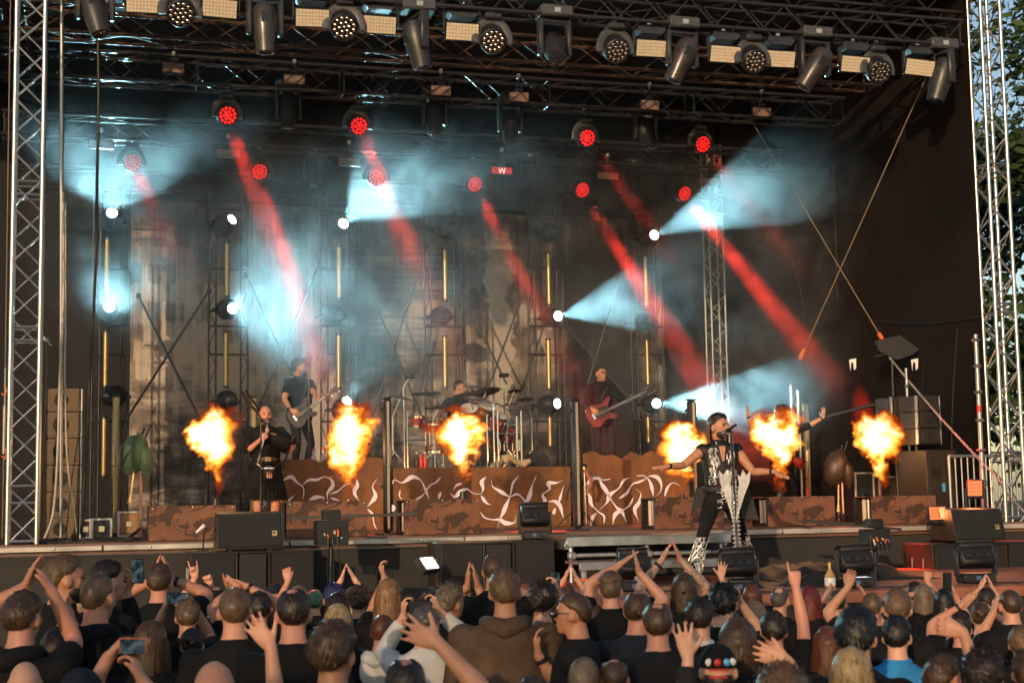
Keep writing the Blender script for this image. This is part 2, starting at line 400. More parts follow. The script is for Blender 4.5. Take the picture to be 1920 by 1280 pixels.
# the two bright stage towers
TLY = 17.05
b0 = PY(42, 1000, TLY); b0.z = STZ + .005
truss('stage_tower', 'bright aluminium truss tower at the left edge of the stage', b0, (b0.x, b0.y, 9.15), .30, .30, ALU, .31, 'stage towers', .026, .0115, 'tower', upv=(0, 1, 0), conn=(.06, .085, .30, .32, .52, .54))
b1 = PY(1893, 985, TLY + .1); b1.z = 1.0
truss('stage_tower', 'bright aluminium truss tower at the right edge of the stage', b1, (b1.x, b1.y, 9.15), .30, .30, ALU, .31, 'stage towers', .026, .0115, 'tower', upv=(0, 1, 0), conn=(.2, .215, .44, .455, .67, .685))
c0 = PY(1345, 700, 24.7); c0.z = STZ + .005
GOLDT = ALU_DULL
truss('corner_tower', 'slim truss tower in the back right corner behind the singer', c0, (c0.x, c0.y, 8.6), .27, .27, GOLDT, .30, None, .022, .010, 'tower', upv=(0, 1, 0), conn=(.4, .42))
# overhead trusses, front to back
ft0 = PY(1795, 92, 17.1); ftz = ft0.z + .17
truss('front_truss', 'black overhead truss along the front edge carrying the large lamps', (-2.2, 17.1, ftz), (ft0.x, 17.1, ftz), .32, .34, BLACKT, .33, 'overhead trusses')
truss('roof_truss', 'black truss high under the roof above the front truss', (-2.2, 17.55, ftz + .62), (PY(1812, 12, 17.55).x, 17.55, ftz + .62), .32, .34, BLACKT, .36, 'overhead trusses')
q = PY(1250, 140, 18.3)
truss('lamp_truss', 'dusty brown truss right behind the front lamps', (-1.6, 18.3, q.z + .17), (10.6, 18.3, q.z + .17), .36, .36, RUSTT, .5, 'overhead trusses')
q2 = PY(1575, 233, 19.6)
truss('second_truss', 'black truss carrying the six small grid lamps', (-1.3, 19.6, q2.z + .17), (q2.x, 19.6, q2.z + .17), .34, .36, BLACKT, .42, 'overhead trusses', conn=(.08, .22, .38, .5, .62, .8))
q3 = PY(960, 300, 22.0)
truss('third_truss', 'black truss above the row of thin red glowing lamps', (-1.2, 22.0, q3.z + .16), (10.9, 22.0, q3.z + .16), .34, .33, BLACKT, .45, 'overhead trusses')
q4 = PY(960, 388, 24.2)
truss('rear_truss', 'black truss at the back holding the top of the backdrop', (-1.2, 24.2, q4.z + .16), (10.9, 24.2, q4.z + .16), .34, .33, BLACKT, .45, 'overhead trusses')
FTZ = ftz - .17; T2Z = q2.z; T3Z = q3.z; T4Z = q4.z
# depth beams that carry the roof
for k, x in enumerate((-1.0, 4.6, 10.4)):
    truss('roof_beam', 'black roof beam running to the back %s' % ('above the left tower', 'over the middle of the stage', 'beside the right side drape')[k], (x, 17.0, 8.95), (x, 25.2, 8.95), .3, .3, BLACKT, .6, 'roof beams')
# side face of the front truss: cables and clamps bundled along it
mb = MB()
for k in range(16):
    x = -1.5 + k * .78 + rng.uniform(-.2, .2); L = rng.uniform(.5, 1.4); y = 17.1 + rng.uniform(-.12, .2); z = FTZ + rng.uniform(.05, .3)
    pts = [(x + L * i / 6, y + rng.uniform(-.03, .03), z - .1 * math.sin(math.pi * i / 6) + rng.uniform(-.02, .02)) for i in range(7)]
    mb.tube(pts, .009, 5)
tag(part('cable_loom', mb, CORDM, None), 'black cables lying along the front truss', 'cables', kind='stuff')
# ================================================================== stage lamps
LENSCLEAR = pm('dark glass lens', (.02, .022, .026), .08, .0, .1, 4, rvar=.03, spec=.9)
LENSGLOSS = pm('silvered lens cup', (.55, .48, .42), .15, 1.0, .4, 60, rvar=.08)
CELLCREAM = pm('cream phosphor cell', (.62, .52, .38), .45, 0, .15, 30)
CELLDIM = pm('dull rose phosphor cell', (.30, .19, .15), .45, 0, .25, 30)
RED_ON = emit('red lens glow', (1.0, .015, .015), 1.15)
RED_DIM = emit('red lens faint glow', (1.0, .05, .04), .5)
WHITE_ON = emit('white lens glow', (.80, .95, 1.0), 28)
ORNG_ON = emit('warm cell glow', (1.0, .14, .035), 1.3)
LIME = pm('green status tape', (.1, .5, .15), .5, 0, .1, 9)
DISP = pm('pale display', (.35, .38, .40), .3, 0, .3, 60)

def lamp(parent, kind, pos, d, power, col, name='light_source', **kw):
    l = bpy.data.lights.new(name, kind); l.energy = power; l.color = col
    for k, v in kw.items(): setattr(l, k, v)
    o = bpy.data.objects.new(name, l); o.rotation_mode = 'QUATERNION'; o.rotation_quaternion = Vector(d).to_track_quat('-Z', 'Y')
    o.location = Vector(pos) - root_loc(parent); link(o, parent); return o
def hook(t, top, ztruss):
    p = Vector(top); rod('clamp', p, (p.x, p.y, ztruss + .03), .014, BLACKP, t, 8)
    part('clamp_jaw', MB().box((p.x, p.y, ztruss), (.05, .05, .07), ch=.01), ALU_DULL, t)
def yoke(t, hp, ax, w, h, th, mat, zt):
    """U shaped yoke: cross piece at zt above the pivot, two arms"""
    up = Vector((0, 0, 1)); ax = Vector(ax).normalized(); fy = ax.cross(up)
    X = Matrix(((ax.x, fy.x, 0), (ax.y, fy.y, 0), (0, 0, 1)))
    part('yoke', MB().box(hp + up * zt, (w + th, .10, .05), X, .015), mat, t)
    for s in (-1, 1):
        c = hp + ax * (s * w / 2) + up * (zt / 2 - .03)
        part('arm', MB().box(c, (th, .11, zt + .14), X, .018), mat, t)
def moving_head(name, label, hp, aim, group, ztruss=None, s=1.0, headmat=None, lens=None, inverted=False, ax=None, bodymat=None):
    hp = Vector(hp); aim = Vector(aim).normalized(); up = Vector((0, 0, 1))
    if ax is None:
        ax = Vector((aim.x, aim.y, 0)).cross(up); ax = ax.normalized() if ax.length > .1 else Vector((1, 0, 0))
    t = thing(name, label, 'lamp', hp + up * .4 * s, group)
    bm_ = bodymat or GREYP; fy = ax.cross(up); X = Matrix(((1, 0, 0), (0, 1, 0), (0, 0, 1)))
    part('base', MB().box(hp + up * .40 * s, (.37 * s, .27 * s, .13 * s), X, .022), MIDGREY if bm_ is GREYP else bm_, t)
    part('display', MB().box(hp + up * .40 * s + Vector((0, -.137 * s, 0)), (.07 * s, .006, .05 * s)), DISP, t)
    yoke(t, hp, ax, .33 * s, 0, .06 * s, bm_, .30 * s)
    F = frame(hp, aim, ax)
    h = MB(F); pr = [(.04, -.25), (.105, -.235), (.13, -.17), (.135, -.02), (.122, .10), (.108, .22), (.104, .27), (.085, .275)]
    h.lathe([(r * s, z * s) for r, z in pr], 14)
    hd = part('head', h, headmat or GREYP, t)
    part('vent', MB(F).box((0, .118 * s, -.08 * s), (.11 * s, .03, .12 * s), None, .006), BLACKP, hd)
    part('lens', MB(F).lathe([(.083 * s, .26 * s), (.083 * s, .277 * s), (.05 * s, .292 * s), (.001, .297 * s)], 16), lens or LENSCLEAR, t)
    if ztruss is not None:
        for q in (-1, 1): hook(t, hp + up * .46 * s + Vector((q * .1, 0, 0)), ztruss)
    return t, F
def hexes(r, n=2):
    out = [(0, 0)]
    for k in range(1, n + 1):
        for i in range(6 * k): a = TAU * i / (6 * k) + .15 * k; out.append((r * k * math.cos(a), r * k * math.sin(a)))
    return out
def round_wash(name, label, hp, aim, group, ztruss=None, s=1.0, lens=None):
    hp = Vector(hp); aim = Vector(aim).normalized(); up = Vector((0, 0, 1))
    ax = Vector((aim.x, aim.y, 0)).cross(up); ax = ax.normalized() if ax.length > .1 else Vector((1, 0, 0))
    t = thing(name, label, 'lamp', hp + up * .3 * s, group)
    # horseshoe yoke
    pts = [hp + ax * (math.cos(a) * .19 * s) + up * (math.sin(a) * .21 * s) for a in [R(-12 + 204 * i / 12) for i in range(13)]]
    part('yoke', MB().tube(pts, [(.028 * s, .05 * s)] * 13, 8, True, None, aim.cross(ax)), MIDGREY, t)
    part('base', MB().box(hp + up * .25 * s, (.20 * s, .18 * s, .08 * s), None, .02), GREYP, t)
    F = frame(hp, aim, ax)
    part('head', MB(F).lathe([(.05 * s, -.17 * s), (.11 * s, -.15 * s), (.148 * s, -.04 * s), (.152 * s, .07 * s), (.14 * s, .085 * s), (.135 * s, .075 * s)], 20), BLACKP, t)
    mb = MB(F)
    for (x, y) in hexes(.052 * s): mb.lathe([(.022 * s, .072 * s), (.0225 * s, .085 * s), (.012 * s, .094 * s), (.001, .096 * s)], 9, (x, y, 0))
    tag(part('lens_array', mb, lens or LENSGLOSS, t), kind='stuff')
    if ztruss is not None: hook(t, hp + up * .28 * s, ztruss)
    return t, F
def panel_lamp(name, label, hp, aim, group, ztruss=None, w=.39, h=.20, cell=None, nx=10, ny=5, backs=True, ax=(1, 0, 0)):
    hp = Vector(hp); aim = Vector(aim).normalized(); up = Vector((0, 0, 1))
    t = thing(name, label, 'lamp', hp + up * .2, group)
    F = frame(hp, aim, ax)
    body = part('body', MB(F).box((0, 0, -.035), (w + .03, h + .03, .07), None, .014), BLACKP, t)
    mb = MB(F)
    for i in range(nx):
        for j in range(ny): mb.box((-w / 2 + (i + .5) * w / nx, -h / 2 + (j + .5) * h / ny, .002), (w / nx * .92, h / ny * .92, .008))
    tag(part('cell_grid', mb, cell or CELLCREAM, t, False), kind='stuff')
    if backs:
        b = hp + up * (h / 2 + .13) - Vector((aim.x, aim.y, 0)) * .06
        part('base', MB().prism([(-.14, -.05), (.14, -.05), (.19, .0), (.17, .06), (-.17, .06), (-.19, .0)], .2, b, (1, 0, 0), (0, 0, 1)), GREYP, t)
        for q in (-1, 1): part('arm', MB().box(hp + Vector((q * (w / 2 + .03), .02, h / 2 - .0)), (.02, .07, h * .7 + .1), None, .006), GREYP, t)
        if ztruss is not None: hook(t, b + up * .05, ztruss)
    elif ztruss is not None:
        part('arm', MB().box(hp + up * (h / 2 + .04), (.12, .03, .06), None, .006), GREYP, t); hook(t, hp + up * (h / 2 + .05), ztruss)
    return t, F

# --- front truss row
FY = 17.05
GP = 'pale grid lamps on the front truss'
for k, (x, y) in enumerate([(270, 7), (412, 16), (586, 34), (712, 47), (867, 60), (1221, 91), (1360, 102), (1463, 111), (1604, 121), (1725, 127)]):
    panel_lamp('grid_lamp', '%s cream grid lamp from the left on the front truss' % ORD[k], PY(x, y, FY), (-.05 + rng.uniform(-.1, .1), -1, -.35), GP, FTZ, ax=(1, rng.uniform(-.08, .08), rng.uniform(-.03, .03)))
for k, (x, y) in enumerate([(338, 22), (645, 48), (923, 74), (1154, 92), (1411, 112), (1645, 132)]):
    round_wash('round_lamp', '%s unlit round lamp from the left on the front truss, many small lenses' % ORD[k], PY(x, y, FY), (.12 * (1 if k in (4, 5) else 0) + rng.uniform(-.12, .12), -1, -.75), 'round lamps on the front truss', FTZ, 1.1)
WARMHEAD = pm('glossy dark lamp shell', (.05, .042, .04), .28, .2, .3, 6)
for k, (x, y, ax_, ay_, tw, lab, hm) in enumerate([
    (178, 22, .30, -.9, .25, 'dark moving head lamp at the far left of the front truss', None),
    (497, 52, .05, -1, .10, 'moving head lamp hanging straight down between cream grid lamps, rusty reflection below', WARMHEAD),
    (783, 82, .22, -1, .05, 'moving head lamp turned sideways showing its flat yoke arm', None),
    (1040, 92, .10, -.5, .75, 'moving head lamp pointing its big lens at the audience', None),
    (1279, 112, -.45, -1, .12, 'moving head lamp tilted left with rusty reflection, right of centre on the front truss', WARMHEAD),
    (1528, 128, -.65, -1, .10, 'moving head lamp leaning left under the right part of the front truss', WARMHEAD),
    (1765, 148, -.30, -1, .05, 'moving head lamp at the right end of the front truss', None)]):
    moving_head('moving_head', lab, PY(x, y, FY), idir(ax_, ay_, tw), 'moving heads on the front truss', FTZ, 1.12, hm, ax=Vector((.25, -1, 0)).normalized() if k in (2, 6) else Vector((1, .05, 0)))
# --- second truss: small grid lamps above, red washes and dark heads below
for k, (x, y) in enumerate([(325, 127), (552, 148), (827, 170), (973, 182), (1219, 197), (1429, 210)]):
    panel_lamp('small_grid_lamp', '%s small rose grid lamp from the left, on the second truss' % ORD[k], PY(x, y, 19.35), (0, -1, -.1), 'small grid lamps on the second truss', T2Z + .34, .27, .125, CELLDIM, 9, 4, False)
def aim_px(p, x, y, toward): # from p toward an image point, leaning to the viewer
    zc = (p - CAM).dot(FW); q = W(x, y, zc - toward); return (q - p).normalized()
RED = (1.0, .035, .02)
REDS2 = [(425, 215, 560, 600, 1.0, 1, 'over the kilted piper'), (670, 235, 850, 640, 1.0, 1, 'left of the drummer'), (1097, 258, 1290, 520, 1.0, .6, 'above the bass player'), (1313, 270, 1500, 500, 1.0, .8, 'nearest the right corner tower')]
def red_wash(k, x, y, tx, ty, tw, pw, where, yy, zt, grp, label):
    p = PY(x, y, yy); a = aim_px(p, tx, ty, tw)
    t, F = round_wash('red_lamp', label, p, (a.x * .6, a.y - .8, a.z * .5), grp, zt, .92, RED_ON if pw > .3 else RED_DIM)
    lamp(t, 'SPOT', p + a * .16, a, 520 * pw * REDPOW, RED, spot_size=R(8), spot_blend=.45, shadow_soft_size=.09)
REDPOW = 36.0
for k, (x, y, tx, ty, tw, pw, wh) in enumerate(REDS2):
    red_wash(k, x, y, tx, ty, tw, pw, wh, 19.5, T2Z, 'red lamps under the second truss', 'red glowing round lamp under the second truss, %s' % wh)
for k, (x, y, lab) in enumerate([(541, 208, 'dark moving head under the second truss, between two red lamps at the left'), (815, 222, 'dark moving head under the second truss, half lost in white smoke'), (957, 236, 'dark moving head under the second truss, lens showing, above the backdrop middle'), (1210, 250, 'dark moving head under the second truss, leaning right beside a red lamp')]):
    moving_head('moving_head', lab, PY(x, y, 19.6), idir(.02 if k < 3 else .35, -1, .45), 'moving heads under the second truss', T2Z, .92, BLACKP, bodymat=BLACKP, ax=Vector((1, 0, 0)))
# --- third truss
for k, (x, y) in enumerate([(190, 270), (428, 287), (655, 303), (941, 320), (1140, 330), (1330, 340)]):
    t, F = panel_lamp('strip_lamp', ('%s thin panel lamp from the left on the third truss' % ORD[k]) + (', lit red' if k == 3 else ''), PY(x, y, 21.8), (0, -1, -.05), 'thin panel lamps on the third truss', T3Z + .1, .33, .10, RED_DIM if k == 3 else CELLDIM, 12, 3, False)
    if k == 3:   # pale zigzag mark shown on the lit panel
        mbz = MB(F); zz = [(-.05, .04), (-.03, -.035), (0, .03), (.03, -.04), (.05, .045)]
        for i in range(4): mbz.box(((zz[i][0] + zz[i + 1][0]) / 2, (zz[i][1] + zz[i + 1][1]) / 2, .009), (.012, .085, .004), Matrix.Rotation(math.atan2(-(zz[i + 1][0] - zz[i][0]), zz[i + 1][1] - zz[i][1]), 3, 'Z'))
        part('lit_mark', mbz, emit('pale pixel glow', (1, .75, .6), 1.5), t)
REDS3 = [(248, 305, 300, 420, 2, .18, 'lost in blue smoke at the left'), (485, 320, 600, 690, .9, 1.0, 'above the guitarist'), (704, 333, 745, 420, 2, .22, 'faint inside the white smoke left of centre'), (887, 344, 1040, 640, .9, .6, 'above the drum kit'), (1088, 355, 1310, 705, 1.0, 1.5, 'strongest beam, above the bass player'), (1279, 362, 1585, 745, 1.0, 1.5, 'sending a red beam to the far right')]
for k, (x, y, tx, ty, tw, pw, wh) in enumerate(REDS3):
    red_wash(k, x, y, tx, ty, tw, pw, wh, 21.9, T3Z, 'red lamps under the third truss', 'red round lamp under the third truss, %s' % wh)
for k, (x, y, lab) in enumerate([(590, 325, 'unlit moving head under the third truss above the guitarist'), (990, 335, 'unlit moving head under the third truss right of the red lit panel'), (1185, 345, 'unlit moving head under the third truss next to the strong red beam')]):
    moving_head('moving_head', lab, PY(x, y, 22.0), idir(.05, -1, .5), 'moving heads under the third truss', T3Z, .85, BLACKP, bodymat=BLACKP, ax=Vector((1, 0, 0)))

# ------------------------------------------------------------------ back light towers with tubes and lamps
TWY = 23.9
TUBE_SUNLIT = pm('pixel tube with sunlit gold colour', (.50, .36, .15), .32, .75, .25, 40, stretch=(1, 1, .3))  # gold of the sun's reflection put into the base colour of plain tubes
TW = [(207, 180, 235), (428, 398, 458), (635, 608, 662), (832, 803, 860), (1025, 998, 1052), (1213, 1190, 1237)]
NAMEP = ['leftmost', 'second', 'third', 'fourth', 'fifth', 'rightmost']
TUBES = [[(202, 447, 552), (199, 620, 725), (196, 782, 893)], [(426, 455, 556), (424, 622, 725)], [(636, 462, 560), (635, 627, 728)], [(834, 467, 563), (834, 630, 727)], [(1028, 475, 572), (1028, 636, 730), (1031, 780, 838)], [(1210, 480, 575), (1213, 637, 722), (1215, 780, 830)]]
for k, (xc, xl, xr) in enumerate(TW):
    yt = [372, 385, 392, 398, 402, 408][k]
    pl = PY(xl, 640, TWY); pr = PY(xr, 640, TWY); ztop = T4Z + .05
    t = thing('lamp_tower', '%s slim black ladder tower standing before the backdrop' % NAMEP[k], 'tower', ((pl.x + pr.x) / 2, TWY, STZ), 'ladder towers before the backdrop')
    for p in (pl, pr):
        for dx in (-.055, .055): rod('chord', (p.x + dx, TWY, STZ + .005), (p.x + dx, TWY, ztop), .017, BLACKT, t, 8)
        n = 17
        for i in range(n):
            z0 = STZ + .1 + (ztop - STZ - .2) * i / n; z1 = STZ + .1 + (ztop - STZ - .2) * (i + 1) / n; s = 1 if i % 2 else -1
            rod('brace', (p.x - .055 * s, TWY, z0), (p.x + .055 * s, TWY, z1), .0085, BLACKT, t, 6)
    for z in (PY(xc, 505, TWY).z, PY(xc, 612, TWY).z, PY(xc, 665, TWY).z, PY(xc, 790, TWY).z, PY(xc, yt + 8, TWY).z, PY(xc, yt + 30, TWY).z):
        rod('crossbar', (pl.x - .06, TWY - .03, z), (pr.x + .06, TWY - .03, z), .018, BLACKT, t, 8)
    for j, (x, y0, y1) in enumerate(TUBES[k]):
        a = PY(x, y0, TWY - .08); c = PY(x, y1, TWY - .08); c.x = a.x; c.y = a.y
        tt = thing('pixel_tube', '%s tube lamp in painted sunlight gold hanging in the %s ladder tower' % (('upper', 'middle', 'lower')[j], NAMEP[k]), 'tube lamp', c, 'tube lamps in the ladder towers')
        part('tube', MB().tube([c, a], .040, 12), TUBE_SUNLIT, tt)
        for q in (a, c): part('end_cap', MB().tube([q - Vector((0, 0, .02)), q + Vector((0, 0, .02))], .044, 12), BLACKP, tt)
        rod('hanger', a, a + Vector((0, 0, .09)), .008, BLACKP, tt, 6)
# lamps of the towers: (px, py, on, image direction deg, lean to viewer deg, power, where)
WH = (.40, .84, .96)
WP = 1.5
HEADS = [(0, 210, 398, 1, 60, 60, 72, 1.05, 'top'), (0, 205, 574, 1, 35, 64, 70, .55, 'middle'), (0, 196, 748, 0, 200, 60, 0, 0, 'bottom'),
         (1, 437, 410, 2, 30, 30, 0, 0, 'top'), (1, 437, 578, 1, 4, 55, 52, 1.3, 'middle'), (1, 434, 752, 0, 0, 60, 0, 0, 'bottom'),
         (2, 645, 418, 1, 31, 58, 38, 1.15, 'top'), (2, 640, 590, 0, 0, 50, 0, 0, 'middle'), (2, 652, 750, 1, 55, 40, 26, .3, 'bottom'),
         (3, 850, 424, 0, 20, 60, 0, 0, 'top'), (3, 838, 590, 0, 10, 60, 0, 0, 'middle'),
         (4, 1044, 432, 0, 10, 60, 0, 0, 'top'), (4, 1048, 592, 1, 11, 60, 26, 1.2, 'middle'), (4, 1047, 756, 1, 10, 45, 22, .15, 'bottom'),
         (5, 1228, 440, 1, 21, 66, 27, 2.2, 'top'), (5, 1222, 600, 0, 10, 60, 0, 0, 'middle'), (5, 1232, 756, 1, 7, 71, 27, 3.6, 'bottom')]
for (k, x, y, on, ang, beta, phi, pw, pos) in HEADS:
    lensp = PY(x, y, TWY - .35)
    d = idir(math.cos(R(ang)) * math.cos(R(beta)), math.sin(R(ang)) * math.cos(R(beta)), math.sin(R(beta)))
    hp = lensp - d * .24; s = .95
    t = thing('tower_lamp', '%s %s lamp head in the %s ladder tower' % (pos, ('dark', 'white beam', 'small white glowing')[on], NAMEP[k]), 'lamp', hp, 'lamp heads in the ladder towers')
    F = frame(hp, d, (0, 0, 1))
    part('head', MB(F).lathe([(.06, -.16), (.13, -.14), (.165, -.05), (.17, .05), (.15, .11), (.105, .16), (.10, .21), (.082, .215)], 18), BLACKP, t)
    part('lens', MB(F).lathe([(.08, .20), (.08, .216), (.05, .229), (.001, .234)], 16), WHITE_ON if on else LENSCLEAR, t)
    hx = Vector((1, 0, 0))
    part('yoke', MB().tube([hp + hx * .2, hp + hx * .2 + Vector((0, .1, -.02)), hp + Vector((0, .24, -.02)), hp - hx * .2 + Vector((0, .1, -.02)), hp - hx * .2], [(.02, .04)] * 5, 8), BLACKP, t)
    rod('bracket', hp + Vector((-.25, .26, 0)), hp + Vector((.25, .26, 0)), .018, BLACKT, t, 8)
    if on == 1 and pw: lamp(t, 'SPOT', hp + d * .26, d, 900 * pw * WP, WH, spot_size=2 * math.asin(math.sin(R(phi)) * math.cos(R(beta))), spot_blend=.15, shadow_soft_size=.04)
# crossed braces between the towers
BR = [(260, 555, 378, 792), (392, 545, 228, 800), (463, 515, 548, 705), (600, 490, 470, 800), (668, 478, 792, 785), (800, 462, 695, 790), (863, 540, 950, 720), (992, 520, 900, 770), (1060, 610, 1240, 815), (1175, 480, 1098, 735)]
SHADE = ['leaning right', 'leaning left']
for k, (xa, ya, xb, yb) in enumerate(BR):
    yy = TWY + (.28 if k % 2 else .15)
    rod_o = thing('brace_pole', 'grey brace pole %s between the %s and %s ladder towers' % (SHADE[k % 2], NAMEP[k // 2], NAMEP[k // 2 + 1]), 'pole', PY(xb, yb, yy), 'brace poles between ladder towers')
    rod('pole', PY(xa, ya, yy), PY(xb, yb, yy), .019, MIDGREY, rod_o, 8)
    part('coupler', MB().box(PY(xa, ya, yy), (.07, .07, .09), None, .012), BLACKP, rod_o)

# ------------------------------------------------------------------ stage smoke: one still volume in the stage box
SMK = .42
m, nt, b = newmat('drifting stage smoke'); nt.nodes.remove(b); SMOKE = m
pv = nd(nt, 'ShaderNodeVolumePrincipled'); nt.links.new(pv.outputs[0], nt.nodes['Material Output'].inputs['Volume'])
v = coords(nt, 'Object', (1, 1, 1.1))
n1 = noise(nt, 1.25, 5.0, .66, v, .9)
mr = nd(nt, 'ShaderNodeMapRange'); mr.interpolation_type = 'SMOOTHSTEP'
for i, q in ((1, .40), (2, .66), (3, 0.04), (4, 1.15)): mr.inputs[i].default_value = q
nt.links.new(n1.outputs[0], mr.inputs[0])
tcs = nd(nt, 'ShaderNodeTexCoord'); tot = None
for (x, y, yy, r_, g) in [(240, 190, 21.6, 2.3, .95), (230, 560, 22.3, 1.5, .55), (600, 585, 21.9, 1.5, .8), (800, 300, 21.6, 2.1, 1.0), (1430, 365, 21.0, 2.3, .9), (1165, 580, 21.9, 1.5, .8), (1340, 742, 21.6, 1.5, .95), (1440, 725, 20.0, 1.5, .95),
    (1230, 560, 21.5, 1.5, .5), (1480, 600, 21.2, 1.6, .5), (520, 440, 21.0, 1.5, .45), (790, 560, 20.8, 1.3, .4), (1010, 540, 21.4, 1.1, .4), (600, 720, 22.9, 1.6, .25), (1135, 420, 21.5, .9, .4), (1330, 430, 21.5, .9, .4), (470, 290, 19.6, 1.0, .35), (710, 310, 19.6, 1.0, .3), (850, 430, 21.0, 6.8, .17), (900, 820, 23.4, 2.4, .18)]:
    c_ = PY(x, y, yy); dn = nd(nt, 'ShaderNodeVectorMath', operation='DISTANCE'); nt.links.new(tcs.outputs['Object'], dn.inputs[0]); dn.inputs[1].default_value = c_
    k = nd(nt, 'ShaderNodeMapRange'); k.interpolation_type = 'SMOOTHSTEP'
    for i, q in ((1, r_ * .25), (2, r_), (3, g), (4, 0.0)): k.inputs[i].default_value = q
    nt.links.new(dn.outputs['Value'], k.inputs[0]); tot = k.outputs[0] if tot is None else mathn(nt, 'MAXIMUM', tot, k.outputs[0])
sy_ = nd(nt, 'ShaderNodeSeparateXYZ'); nt.links.new(tcs.outputs['Object'], sy_.inputs[0])
fy_ = nd(nt, 'ShaderNodeMapRange'); fy_.interpolation_type = 'SMOOTHSTEP'; nt.links.new(sy_.outputs[1], fy_.inputs[0])
for i, q in ((1, 18.4), (2, 19.1), (3, 0.0), (4, 1.0)): fy_.inputs[i].default_value = q
fz_ = nd(nt, 'ShaderNodeMapRange'); fz_.interpolation_type = 'SMOOTHSTEP'; nt.links.new(sy_.outputs[2], fz_.inputs[0])
for i, q in ((1, 7.75), (2, 6.9), (3, 0.0), (4, 1.0)): fz_.inputs[i].default_value = q
dens_ = mathn(nt, 'ADD', mathn(nt, 'MULTIPLY', mathn(nt, 'MULTIPLY', mathn(nt, 'MULTIPLY', mr.outputs[0], tot), mathn(nt, 'MULTIPLY', fy_.outputs[0], fz_.outputs[0])), SMK), .004)
nt.links.new(dens_, pv.inputs['Density'])
pv.inputs['Color'].default_value = (.85, .88, .9, 1); pv.inputs['Anisotropy'].default_value = .25
m.cycles.volume_step_rate = 1.0
sm = MB().box((5.15, 21.8, 5.1), (12.3, 6.9, 5.3)); so_ = part('stage_smoke', sm, SMOKE, None, False)
tag(so_, 'thin drifting smoke filling the stage between the trusses', 'smoke', kind='stuff')

